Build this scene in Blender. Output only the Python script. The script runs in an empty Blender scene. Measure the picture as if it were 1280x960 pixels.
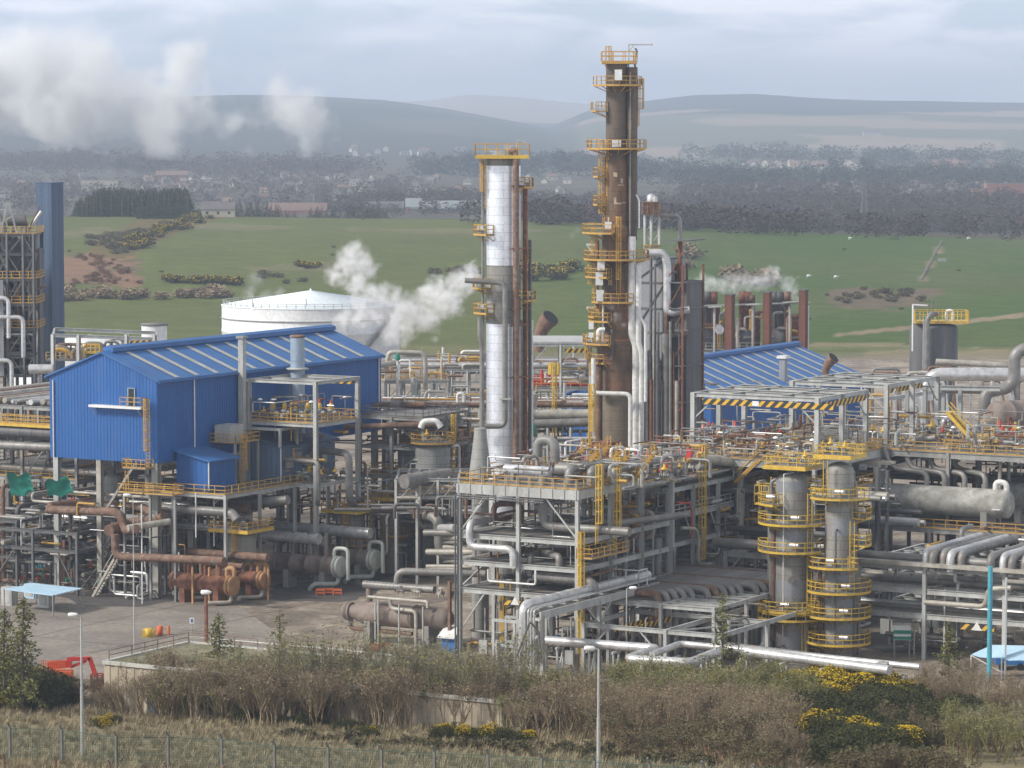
import bpy, math, random
from mathutils import Vector as V, noise
R = random.Random(7)
sc = bpy.context.scene
COL = sc.collection
Fp, HC = 4200.0, 60.0
PITCH = math.atan(330 / Fp)
A = V((0.5, 0.8660254, 0)); C = V((0.8660254, -0.5, 0)); UP = V((0, 0, 1))
# ---------- camera geometry: a photo pixel (1280x960) is turned into a real point on a real plane
def ray(px, py):
 x = px - 640; y = 480 - py
 return V((x, Fp * math.cos(PITCH) + y * math.sin(PITCH), y * math.cos(PITCH) - Fp * math.sin(PITCH)))
CAM = V((0, 0, HC))
def W(px, py, z=0.0):
 d = ray(px, py); return CAM + d * ((z - HC) / d.z)
def D(px, py, Y):
 d = ray(px, py); return CAM + d * (Y / d.y)
O = W(575, 826, 0)
def L(a, c, z=0.0):
 return V((O.x + a * A.x + c * C.x, O.y + a * A.y + c * C.y, z))
def onA(px, py, a):          # on the vertical plane a = const
 d = ray(px, py); t = (a - (CAM - O).dot(A)) / d.dot(A); return CAM + d * t
def onC(px, py, c):
 d = ray(px, py); t = (c - (CAM - O).dot(C)) / d.dot(C); return CAM + d * t
def ac(p):
 q = p - O; return q.dot(A), q.dot(C)
# ---------- materials
MATS = {}
def nd(nt, t, **k):
 n = nt.nodes.new(t)
 for a, b in k.items(): setattr(n, a, b)
 return n
def M(name, c1, c2=None, scale=0.6, rough=0.65, metal=0.0, stretch=(1, 1, 1), bump=0.0, seams=None, third=None, amt3=0.6, contrast=(0.35, 0.65), flat=False, fine=0.12, trans=0):
 m = bpy.data.materials.new(name); m.use_nodes = True; nt = m.node_tree; lk = nt.links.new
 b = nt.nodes['Principled BSDF']; b.inputs['Roughness'].default_value = rough; b.inputs['Metallic'].default_value = metal
 MATS[name] = m
 c1 = (*c1, 1); c2 = (*c2, 1) if c2 else tuple(x * 0.7 for x in c1[:3]) + (1,)
 tc = nd(nt, 'ShaderNodeTexCoord'); mp = nd(nt, 'ShaderNodeMapping'); mp.inputs['Scale'].default_value = stretch
 lk(tc.outputs['Object'], mp.inputs['Vector'])
 n = nd(nt, 'ShaderNodeTexNoise'); n.inputs['Scale'].default_value = scale; n.inputs['Detail'].default_value = 6; n.inputs['Roughness'].default_value = 0.62
 lk(mp.outputs[0], n.inputs['Vector'])
 mr = nd(nt, 'ShaderNodeMapRange'); mr.inputs[1].default_value, mr.inputs[2].default_value = contrast
 lk(n.outputs['Fac'], mr.inputs[0])
 mx = nd(nt, 'ShaderNodeMix', data_type='RGBA'); mx.inputs[6].default_value = c1; mx.inputs[7].default_value = c2
 lk(mr.outputs[0], mx.inputs[0]); out = mx.outputs[2]
 if third:
  n3 = nd(nt, 'ShaderNodeTexNoise'); n3.inputs['Scale'].default_value = scale * 2.3; n3.inputs['Detail'].default_value = 8
  mp3 = nd(nt, 'ShaderNodeMapping'); mp3.inputs['Location'].default_value = (31, 7, 3); mp3.inputs['Scale'].default_value = stretch
  lk(tc.outputs['Object'], mp3.inputs['Vector']); lk(mp3.outputs[0], n3.inputs['Vector'])
  m3 = nd(nt, 'ShaderNodeMapRange'); m3.inputs[1].default_value = 0.5; m3.inputs[2].default_value = 0.72; m3.inputs[4].default_value = amt3
  lk(n3.outputs['Fac'], m3.inputs[0])
  x3 = nd(nt, 'ShaderNodeMix', data_type='RGBA'); x3.inputs[7].default_value = (*third, 1)
  lk(m3.outputs[0], x3.inputs[0]); lk(out, x3.inputs[6]); out = x3.outputs[2]
 if fine:
  nf = nd(nt, 'ShaderNodeTexNoise'); nf.inputs['Scale'].default_value = scale * 12; nf.inputs['Detail'].default_value = 3
  lk(tc.outputs['Object'], nf.inputs['Vector'])
  mf = nd(nt, 'ShaderNodeMapRange'); mf.inputs[1].default_value = 0.3; mf.inputs[2].default_value = 0.7; mf.inputs[3].default_value = 1 - fine; mf.inputs[4].default_value = 1 + fine
  lk(nf.outputs['Fac'], mf.inputs[0])
  vm = nd(nt, 'ShaderNodeVectorMath', operation='SCALE'); lk(out, vm.inputs[0]); lk(mf.outputs[0], vm.inputs['Scale']); out = vm.outputs[0]
 if seams:   # jacket sheets round a vertical shell: seams = (radius, sheet width, sheet height, seam colour)
  sp = nd(nt, 'ShaderNodeSeparateXYZ'); lk(tc.outputs['Object'], sp.inputs[0])
  at = nd(nt, 'ShaderNodeMath', operation='ARCTAN2'); lk(sp.outputs[1], at.inputs[0]); lk(sp.outputs[0], at.inputs[1])
  ml = nd(nt, 'ShaderNodeMath', operation='MULTIPLY'); ml.inputs[1].default_value = seams[0]; lk(at.outputs[0], ml.inputs[0])
  cb = nd(nt, 'ShaderNodeCombineXYZ'); lk(ml.outputs[0], cb.inputs[0]); lk(sp.outputs[2], cb.inputs[1])
  br = nd(nt, 'ShaderNodeTexBrick'); br.inputs['Scale'].default_value = 1; br.inputs['Brick Width'].default_value = seams[1]; br.inputs['Row Height'].default_value = seams[2]
  br.inputs['Mortar Size'].default_value = 0.03; br.inputs['Mortar Smooth'].default_value = 0.3
  br.inputs['Color1'].default_value = (1, 1, 1, 1); br.inputs['Color2'].default_value = (0.93, 0.93, 0.93, 1); br.inputs['Mortar'].default_value = (*seams[3], 1)
  lk(cb.outputs[0], br.inputs['Vector'])
  x4 = nd(nt, 'ShaderNodeMix', data_type='RGBA', blend_type='MULTIPLY'); x4.inputs[0].default_value = 1
  lk(out, x4.inputs[6]); lk(br.outputs['Color'], x4.inputs[7]); out = x4.outputs[2]
 lk(out, b.inputs['Base Color'])
 if bump:
  bp = nd(nt, 'ShaderNodeBump'); bp.inputs['Strength'].default_value = bump; bp.inputs['Distance'].default_value = 0.1
  lk(n.outputs['Fac'], bp.inputs['Height']); lk(bp.outputs[0], b.inputs['Normal'])
 return m
VS = (1, 1, 0.12)
M('steel', (.36, .365, .35), (.22, .22, .21), .5, .55, stretch=(1, 1, .3), third=(.25, .17, .11), amt3=.35)
M('steel_light', (.49, .50, .48), (.33, .335, .32), .5, .55, stretch=(1, 1, .3), third=(.3, .2, .13), amt3=.3)
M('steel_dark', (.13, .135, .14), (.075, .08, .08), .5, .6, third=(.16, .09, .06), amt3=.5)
M('grating', (.20, .195, .185), (.12, .115, .11), .4, .8, third=(.3, .2, .12), amt3=.5)
M('concrete', (.30, .29, .26), (.24, .23, .21), .5, .9)
M('fireproof', (.36, .35, .31), (.28, .27, .24), .6, .9, stretch=VS)
M('yellow', (.56, .33, .055), (.42, .24, .05), 1.2, .6, third=(.3, .17, .08), amt3=.6)
M('yellow_bright', (.66, .44, .05), (.5, .32, .05), 1.2, .5)
M('silver', (.82, .83, .85), (.66, .67, .69), .8, .36, .55, bump=.15, third=(.45, .42, .38), amt3=.25)
M('silver_pipe', (.70, .70, .70), (.50, .50, .49), .7, .38, .45, third=(.3, .24, .2), amt3=.4)
M('grey_pipe', (.27, .265, .25), (.165, .16, .15), .6, .5, .2, third=(.24, .15, .1), amt3=.4)
M('dark_pipe', (.13, .13, .13), (.08, .08, .08), .6, .6, .1, third=(.16, .09, .06), amt3=.4)
M('pale_pipe', (.48, .46, .40), (.30, .28, .24), .6, .5, .05, third=(.28, .18, .12), amt3=.5)
M('rust', (.21, .085, .05), (.13, .05, .03), .7, .85, third=(.33, .17, .09), amt3=.7)
M('rust_pipe', (.21, .12, .08), (.13, .07, .045), .7, .8, third=(.30, .26, .21), amt3=.6)
M('rust_end', (.45, .26, .12), (.33, .17, .08), 1.2, .7)
M('white', (.78, .78, .76), (.62, .62, .60), .6, .5, stretch=VS)
M('white_pipe', (.80, .80, .78), (.62, .61, .58), .9, .45, third=(.35, .28, .22), amt3=.35)
M('pale_green', (.52, .55, .50), (.40, .42, .38), .9, .6)
M('blue_wall', (.010, .100, .33), (.008, .082, .28), .25, .6, stretch=(1, 1, .3), third=(.06, .14, .34), amt3=.3, fine=.04)
M('blue_roof', (.030, .135, .36), (.025, .11, .30), .2, .55, third=(.09, .16, .32), amt3=.35, fine=.04)
M('blue_grey', (.06, .10, .165), (.045, .08, .135), .3, .55, stretch=VS)
M('cabin_blue', (.10, .165, .26), (.075, .125, .20), .4, .5, stretch=VS)
M('blue_pale', (.30, .40, .50), (.22, .31, .41), .5, .5, stretch=VS)
M('duct_blue', (.33, .42, .52), (.24, .31, .40), .5, .45, stretch=VS, third=(.2, .17, .15), amt3=.4)
M('strip', (.46, .46, .42), (.34, .34, .31), .6, .6)
M('black', (.02, .02, .022), (.015, .015, .015), 1, .7)
M('hole', (.03, .03, .032), (.02, .02, .02), 1, .9)
M('red', (.62, .05, .03), (.45, .04, .03), 2, .5)
M('orange', (.75, .16, .04), (.6, .12, .03), 2, .6)
M('green_tarp', (.015, .29, .215), (.01, .2, .15), .6, .7, bump=.6)
M('green_valve', (.02, .25, .16), (.015, .2, .13), 2, .5)
M('blue_paint', (.03, .16, .42), (.025, .12, .34), 2, .5)
M('rust_stack', (.15, .055, .03), (.075, .035, .025), .5, .9, stretch=VS, third=(.2, .1, .06), amt3=.5)
M('cyan', (.09, .40, .50), (.06, .31, .40), .6, .5, third=(.3, .3, .28), amt3=.3)
M('canvas_blue', (.45, .62, .74), (.36, .54, .68), .5, .7)
M('lamp_head', (.85, .85, .82), (.8, .8, .78), 1, .4)
M('tank_white', (.76, .77, .77), (.66, .67, .67), .12, .5, stretch=(1, 1, .2), third=(.5, .5, .48), amt3=.25)
M('tank_roof', (.80, .86, .88), (.72, .79, .82), .12, .5)
M('grey_block', (.13, .13, .13), (.085, .085, .085), .5, .85, stretch=VS, third=(.19, .17, .15), amt3=.5)
M('panel_grey', (.30, .31, .33), (.20, .21, .22), .4, .55, stretch=(1, 1, .25), third=(.28, .2, .15), amt3=.4)
M('stain_drum', (.40, .39, .355), (.25, .245, .215), .45, .85, stretch=(1, 1, 1), third=(.52, .52, .48), amt3=.7, contrast=(.4, .6), bump=.2)
M('drum_brown', (.24, .19, .16), (.16, .12, .10), .5, .7, third=(.3, .27, .24), amt3=.5)
M('grey_vessel', (.33, .33, .31), (.23, .23, .215), .5, .7, stretch=VS, seams=(1.8, 2.4, 1.1, (.55, .55, .55)))
M('silver_col', (.82, .84, .87), (.66, .68, .71), .5, .38, .5, stretch=(1, 1, .5), seams=(2.1, 2.2, 1.05, (.6, .6, .6)), bump=.1)
M('grey_col', (.31, .30, .27), (.22, .21, .185), .5, .65, .1, stretch=VS, seams=(2.1, 2.2, 1.05, (.45, .43, .4)))
M('brown_col', (.20, .125, .072), (.11, .07, .045), .35, .7, .1, stretch=(1, 1, .35), seams=(2.6, 2.5, 1.3, (.55, .5, .45)), third=(.30, .13, .05), amt3=.8)
M('brown_col_low', (.22, .18, .125), (.15, .12, .085), .35, .7, .1, stretch=(1, 1, .35), seams=(2.7, 2.5, 1.3, (.6, .55, .5)), third=(.13, .09, .06), amt3=.5)
M('brown_top', (.15, .11, .08), (.085, .063, .048), .35, .7, .1, stretch=(1, 1, .35), seams=(1.9, 2.2, 1.2, (.6, .6, .6)))
M('bare_patch', (.50, .40, .27), (.34, .24, .15), 2, .8)
M('rust_band', (.40, .20, .07), (.25, .12, .05), 2, .8, stretch=(.3, .3, 2))
M('hazard', (.7, .42, .03), None, 1, .6)
M('render_beige', (.50, .43, .32), (.38, .32, .24), .4, .9, stretch=(1, 1, .2))
M('roof_moss', (.22, .185, .12), (.12, .125, .055), .25, .95, third=(.32, .28, .2), amt3=.8)
M('post_grey', (.20, .185, .16), (.14, .13, .11), 1, .85)
M('mesh_green', (.03, .10, .075), (.02, .075, .055), 1, .6)
M('screen', (.08, .14, .2), (.06, .1, .15), 1, .3)
M('kerb', (.58, .57, .53), (.42, .41, .37), .5, .9, third=(.3, .3, .2), amt3=.5)
# hazard stripes
def hz():
 m = MATS['hazard']; nt = m.node_tree; lk = nt.links.new; b = nt.nodes['Principled BSDF']
 tc = nd(nt, 'ShaderNodeTexCoord'); sp = nd(nt, 'ShaderNodeSeparateXYZ'); lk(tc.outputs['Object'], sp.inputs[0])
 ax = nd(nt, 'ShaderNodeVectorMath', operation='DOT_PRODUCT'); ax.inputs[1].default_value = (1.366, .366, -1.0); lk(tc.outputs['Object'], ax.inputs[0])
 mm = nd(nt, 'ShaderNodeMath', operation='MULTIPLY'); mm.inputs[1].default_value = .85; lk(ax.outputs['Value'], mm.inputs[0])
 fr = nd(nt, 'ShaderNodeMath', operation='FRACT'); lk(mm.outputs[0], fr.inputs[0])
 gt = nd(nt, 'ShaderNodeMath', operation='GREATER_THAN'); gt.inputs[1].default_value = .45; lk(fr.outputs[0], gt.inputs[0])
 mx = nd(nt, 'ShaderNodeMix', data_type='RGBA'); mx.inputs[6].default_value = (.65, .38, .03, 1); mx.inputs[7].default_value = (.03, .03, .03, 1)
 lk(gt.outputs[0], mx.inputs[0]); lk(mx.outputs[2], b.inputs['Base Color'])
hz()
# ---------- mesh builder
class MB:
 def __init__(s): s.v = []; s.f = []; s.sm = []; s.mi = []; s.cur = 0
 def add(s, vs, fs, smooth=False):
  o = len(s.v); s.v += [tuple(p) for p in vs]
  for f in fs: s.f.append(tuple(i + o for i in f)); s.sm.append(smooth); s.mi.append(s.cur)
  return s
 def prof(s, p0, p1, pr, up=UP, closed=True):
  p0, p1 = V(p0), V(p1); d = (p1 - p0)
  if d.length < 1e-6: return s
  d.normalize(); u = V(up)
  if abs(d.dot(u)) > .98: u = A if abs(d.dot(A)) < .9 else C
  sx = d.cross(u).normalized(); su = sx.cross(d).normalized(); n = len(pr)
  vs = [p + sx * x + su * y for p in (p0, p1) for x, y in pr]
  fs = [(i, (i + 1) % n, n + (i + 1) % n, n + i) for i in range(n)] + [tuple(range(n - 1, -1, -1)), tuple(range(n, 2 * n))]
  return s.add(vs, fs)
 def beam(s, p0, p1, w=.2, h=None, up=UP):
  h = w if h is None else h; w /= 2; h /= 2
  return s.prof(p0, p1, [(-w, -h), (w, -h), (w, h), (-w, h)], up)
 def ibeam(s, p0, p1, w=.3, h=.4, up=UP, t=.05):
  x, y, k = w / 2, h / 2, t
  return s.prof(p0, p1, [(-x, -y), (x, -y), (x, -y + k), (k / 2, -y + k), (k / 2, y - k), (x, y - k), (x, y), (-x, y), (-x, y - k), (-k / 2, y - k), (-k / 2, -y + k), (-x, -y + k)], up)
 def box(s, a0, a1, c0, c1, z0, z1):
  vs = [L(a, c, z) for z in (z0, z1) for a, c in ((a0, c0), (a0, c1), (a1, c1), (a1, c0))]
  return s.add(vs, [(0, 3, 2, 1), (4, 5, 6, 7), (0, 1, 5, 4), (1, 2, 6, 5), (2, 3, 7, 6), (3, 0, 4, 7)])
 def hull(s, poly, z0, z1):
  n = len(poly); vs = [(p[0], p[1], z) for z in (z0, z1) for p in poly]
  return s.add(vs, [tuple(range(n - 1, -1, -1)), tuple(range(n, 2 * n))] + [(i, (i + 1) % n, n + (i + 1) % n, n + i) for i in range(n)])
 def sweep(s, pts, rs, n=8, caps=True):
  pts = [V(p) for p in pts]; T0 = (pts[1] - pts[0]).normalized()
  u = UP if abs(T0.z) < .9 else A
  u = (u - T0 * u.dot(T0)).normalized(); vs = []; fs = []
  for i, p in enumerate(pts):
   a = pts[max(i - 1, 0)]; b = pts[min(i + 1, len(pts) - 1)]; t = (b - a).normalized()
   u = u - t * u.dot(t)
   u = u.normalized() if u.length > 1e-4 else t.orthogonal().normalized()
   w = t.cross(u); r = rs[i] if isinstance(rs, (list, tuple)) else rs
   for k in range(n):
    g = 2 * math.pi * k / n; vs.append(p + (u * math.cos(g) + w * math.sin(g)) * r)
  for i in range(len(pts) - 1):
   for k in range(n):
    j = (k + 1) % n; fs.append((i * n + k, i * n + j, (i + 1) * n + j, (i + 1) * n + k))
  s.add(vs, fs, n > 5)
  if caps:
   m = len(pts) * n; s.add(vs[:n], [tuple(range(n - 1, -1, -1))]); s.add(vs[m - n:], [tuple(range(n))])
  return s
 def tube(s, p0, p1, r=.05, n=6, r1=None):
  return s.sweep([p0, p1], [r, r if r1 is None else r1], n)
 def pipe(s, pts, r, n=8, bend=None, bands=0.0, flange=0.0):
  pts = [V(p) for p in pts]; bend = bend or r * 2.6; q = [pts[0]]
  for i in range(1, len(pts) - 1):
   p = pts[i]; d0 = pts[i - 1] - p; d1 = pts[i + 1] - p
   k = min(bend, d0.length * .48, d1.length * .48); s0 = p + d0.normalized() * k; s1 = p + d1.normalized() * k
   for j in range(5):
    t = j / 4; q.append(s0 * (1 - t) ** 2 + p * 2 * t * (1 - t) + s1 * t * t)
  q.append(pts[-1])
  if bands:
   o = [q[0]]
   for i in range(1, len(q)):
    dd = q[i] - q[i - 1]
    if dd.length > bands * 1.2:
     k = int(dd.length / bands); e = dd.normalized() * .04
     for j in range(1, k + 1):
      m = q[i - 1] + dd * (j / (k + 1))
      s.sweep([m - e, m + e], r * 1.045, n)
    o.append(q[i])
   s.sweep(o, r, n)
  else: s.sweep(q, r, n)
  return s
 def lathe(s, c, prof, n=24, axis=UP, a0=0, a1=None):
  c = V(c); ax = V(axis).normalized(); u = ax.orthogonal().normalized() if abs(ax.z) < .9 else V((1, 0, 0)); w = ax.cross(u)
  vs = []; fs = []
  for r, z in prof:
   for k in range(n):
    g = 2 * math.pi * k / n; vs.append(c + ax * z + (u * math.cos(g) + w * math.sin(g)) * r)
  for i in range(len(prof) - 1):
   for k in range(n):
    j = (k + 1) % n; fs.append((i * n + k, i * n + j, (i + 1) * n + j, (i + 1) * n + k))
  s.add(vs, fs, True)
  m = (len(prof) - 1) * n
  s.add(vs[:n], [tuple(range(n - 1, -1, -1))]); s.add(vs[m:], [tuple(range(n))])
  return s
 def rail(s, pts, h=1.1, closed=False, sp=1.5, r=.042, toe=False):
  pts = [V(p) for p in pts]
  if closed: pts = pts + [pts[0]]
  for a, b in zip(pts, pts[1:]):
   d = b - a; k = max(1, round(d.length / sp))
   for q in (h, h * .52): s.beam(a + UP * q, b + UP * q, r * 2)
   if toe: s.beam(a + UP * .08, b + UP * .08, .03, .16)
   for j in range(k + 1):
    p = a + d * (j / k); s.beam(p, p + UP * h, r * 2)
  return s
 def ladder(s, p, z0, z1, face, cage=True, w=.5):
  p = V((p[0], p[1], 0)); f = V(face).normalized(); t = f.cross(UP).normalized()
  for q in (-w / 2, w / 2): s.beam(p + t * q + UP * z0, p + t * q + UP * (z1 + 1), .08)
  k = int((z1 - z0) / .42)
  for j in range(k): s.beam(p - t * w / 2 + UP * (z0 + .3 + j * .42), p + t * w / 2 + UP * (z0 + .3 + j * .42), .045)
  return s
 def cage(s, p, z0, z1, face, w=.5):
  p = V((p[0], p[1], 0)); f = V(face).normalized(); t = f.cross(UP).normalized(); zb = z0 + 2.3; k = max(1, int((z1 + 1 - zb) / 1.15))
  arc = [(t * math.cos(g) * .38 + f * (.12 + .62 * math.sin(g))) for g in [math.pi * i / 6 for i in range(7)]]
  for j in range(k + 1):
   z = zb + (z1 + 1 - zb) * j / k
   for a, b in zip(arc, arc[1:]): s.beam(p + a + UP * z, p + b + UP * z, .05, .12)
  for a in arc[1:-1]: s.beam(p + a + UP * zb, p + a + UP * (z1 + 1), .07)
  return s
 def build(s, name, mats, parent=None, root=None):
  me = bpy.data.meshes.new(name); o = root.location if root is not None else V((0, 0, 0))
  me.from_pydata([(x - o[0], y - o[1], z - o[2]) for x, y, z in s.v], [], s.f); me.update()
  for m in (mats if isinstance(mats, (list, tuple)) else [mats]): me.materials.append(MATS[m] if isinstance(m, str) else m)
  me.polygons.foreach_set('use_smooth', s.sm)
  if s.cur: me.polygons.foreach_set('material_index', s.mi)
  ob = bpy.data.objects.new(name, me); COL.objects.link(ob)
  if parent is not None: ob.parent = parent
  return ob
def tag(o, label=None, cat=None, group=None, kind=None):
 if label: o['label'] = label
 if cat: o['category'] = cat
 if group: o['group'] = group
 if kind: o['kind'] = kind
 return o
class T:      # a thing: an Empty at its base, and its parts
 def __init__(s, name, label, cat, loc, group=None):
  s.o = bpy.data.objects.new(name, None); COL.objects.link(s.o); s.o.location = loc; s.o.empty_display_size = .5
  tag(s.o, label, cat, group)
 def part(s, name, mb, mat, parent=None, label=None):
  if not mb.v: return None
  ob = mb.build(name, mat, parent or s.o, s.o)
  if label: ob['label'] = label
  return ob
def one(name, mb, mat, label, cat, group=None, loc=None, kind=None):    # a thing that is one mesh
 loc = V(loc) if loc is not None else V(mb.v[0])
 class q: location = loc
 o = mb.build(name, mat, None, q); o.location = loc
 return tag(o, label, cat, group, kind)
def copy_tree(o, parent=None):
 c = o.copy(); COL.objects.link(c)
 if parent is not None: c.parent = parent; c.matrix_parent_inverse = o.matrix_parent_inverse
 for ch in list(o.children): copy_tree(ch, c)
 return c
PIPES = []
def pipe(pts, r, mat='grey_pipe', label='grey pipe', group=None, n=8, bands=0, bend=None, name='pipe', low=False):
 """pipes are gathered first: the ones that show largest become things, the small rest one mass of pipework"""
 pts = [V(p) for p in pts]; ln = sum((b - a).length for a, b in zip(pts, pts[1:])); y = max(60, min(p.y for p in pts))
 PIPES.append((1e9 if group is None else r * min(ln, 12) / y ** 1.5 * (.0 if group == 'fill' else .35 if low else 1), pts, r, mat, label, group, n, bands, bend))
def flush_pipes(limit=290):
 PIPES.sort(key=lambda q: -q[0]); mass = {}
 for i, (_, pts, r, mat, label, group, n, bands, bend) in enumerate(PIPES):
  if i < limit: mb = MB(); mb.pipe(pts, r, n, bend, bands); one('pipe', mb, mat, label, 'pipe', group)
  else: mass.setdefault(mat, []).append((pts, r, n, bend, bands))
 mb = MB(); ms = list(mass)
 for k, m in enumerate(ms):
  mb.cur = k
  for pts, r, n, bend, bands in mass[m]: mb.pipe(pts, r, max(6, n - 2), bend, bands)
 if ms: mb.cur = 1; tag(one('pipework', mb, ms, 'dense jumble of smaller grey, cream and rusty pipes filling the steel structures', 'pipework', loc=(0, 0, 0)), kind='stuff')
# ---------- compound parts
def ringdeck(t, c, r0, r1, z, a0=0, a1=360, mat='yellow', rails=True, name='platform', parent=None, deep=.2):
 c = V((c[0], c[1], 0)); n = max(3, int(abs(a1 - a0) / 15)); full = abs(a1 - a0) >= 359
 P = lambda r, g, zz: c + V((math.cos(math.radians(g)) * r, math.sin(math.radians(g)) * r, zz))
 mb = MB(); gs = [a0 + (a1 - a0) * i / n for i in range(n + 1)]
 for g, h in zip(gs, gs[1:]):
  vs = [P(r, q, zz) for zz in (z - .06, z) for r, q in ((r0, g), (r1, g), (r1, h), (r0, h))]
  mb.cur = 1; mb.add(vs, [(4, 5, 6, 7), (3, 2, 1, 0)]); mb.cur = 0
  vs = [P(r, q, zz) for zz in (z - deep, z + .05) for r, q in ((r1 - .08, g), (r1, g), (r1, h), (r1 - .08, h))]
  mb.add(vs, [(0, 3, 2, 1), (4, 5, 6, 7), (0, 1, 5, 4), (1, 2, 6, 5), (2, 3, 7, 6), (3, 0, 4, 7)])
 k = max(2, n // 2)
 for i in range(k + 1):
  g = a0 + (a1 - a0) * i / k; mb.beam(P(r0, g, z - .9), P(r1 - .1, g, z - .15), .1); mb.beam(P(r0, g, z - .12), P(r1 - .1, g, z - .12), .1, .16)
 mb.cur = 1
 pl = t.part(name, mb, [mat, 'grating'], parent)
 if rails:
  rb = MB(); pts = [P(r1 - .05, g, z) for g in gs]
  if not full: pts = [P(r0 + .1, a0, z)] + pts + [P(r0 + .1, a1, z)]
  rb.rail(pts, sp=1.2); t.part('railing', rb, mat, pl)
 return pl
def ladder(t, p, z0, z1, face, mat='yellow', cage=True, parent=None):
 mb = MB().ladder(p, z0, z1, face); l = t.part('ladder', mb, mat, parent)
 if cage and z1 - z0 > 3: t.part('cage', MB().cage(p, z0, z1, face), mat, l)
 return l
def deck(t, a0, a1, c0, c1, z, rail='yellow', sides='abcd', mat='grating', name='deck', th=.06, sp=1.5, toe=True, edge=None):
 d = t.part(name, MB().box(a0, a1, c0, c1, z - th, z), mat)
 if edge:
  e = MB()
  for (p, q) in ((L(a0, c0), L(a0, c1)), (L(a0, c1), L(a1, c1)), (L(a1, c1), L(a1, c0)), (L(a1, c0), L(a0, c0))):
   e.beam(p + UP * (z - .14), q + UP * (z - .14), .08, .36)
  t.part('kick_plate', e, edge, d)
 if rail:
  rb = MB(); i = .04
  if 'a' in sides: rb.rail([L(a0 + i, c0 + i, z), L(a0 + i, c1 - i, z)], sp=sp, toe=toe)     # camera-left front edge
  if 'b' in sides: rb.rail([L(a0 + i, c1 - i, z), L(a1 - i, c1 - i, z)], sp=sp, toe=toe)     # right edge
  if 'c' in sides: rb.rail([L(a1 - i, c1 - i, z), L(a1 - i, c0 + i, z)], sp=sp, toe=toe)
  if 'd' in sides: rb.rail([L(a1 - i, c0 + i, z), L(a0 + i, c0 + i, z)], sp=sp, toe=toe)
  t.part('railing', rb, rail, d)
 return d
def frame(name, label, cat, a_s, c_s, zs, decks={}, post=.4, bw=.25, bh=.42, mat='steel', brace=(), base=None, group=None, joist=0, z0=0, skip=(), rails={}):
 """steel frame: posts at every (a, c), a floor frame at each z, optional gratings."""
 t = T(name, label, cat, L(a_s[0], c_s[0], z0), group); top = max(zs)
 for a in a_s:
  for c in c_s:
   if (a, c) in skip: continue
   mb = MB().ibeam(L(a, c, z0), L(a, c, top + bh / 2), post, post, up=A)
   if base: mb.beam(L(a, c, z0), L(a, c, z0 + base), post * 1.5)
   t.part('post', mb, mat)
 for z in zs:
  mb = MB()
  for a in a_s: mb.ibeam(L(a, c_s[0] - .12, z), L(a, c_s[-1] + .12, z), bw, bh)
  for c in c_s: mb.ibeam(L(a_s[0] - .12, c, z + .003), L(a_s[-1] + .12, c, z + .003), bw, bh)
  if joist:
   k = a_s[0] + joist
   while k < a_s[-1] - .4:
    mb.ibeam(L(k, c_s[0], z), L(k, c_s[-1], z), bw * .7, bh * .7); k += joist
  t.part('floor_frame', mb, mat)
  if z in decks: deck(t, a_s[0], a_s[-1], c_s[0], c_s[-1], z + bh / 2 + .06, decks[z], rails.get(z, 'abcd'))
 for p, q in brace:
  t.part('brace', MB().beam(p, q, .16), mat)
 return t
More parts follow.
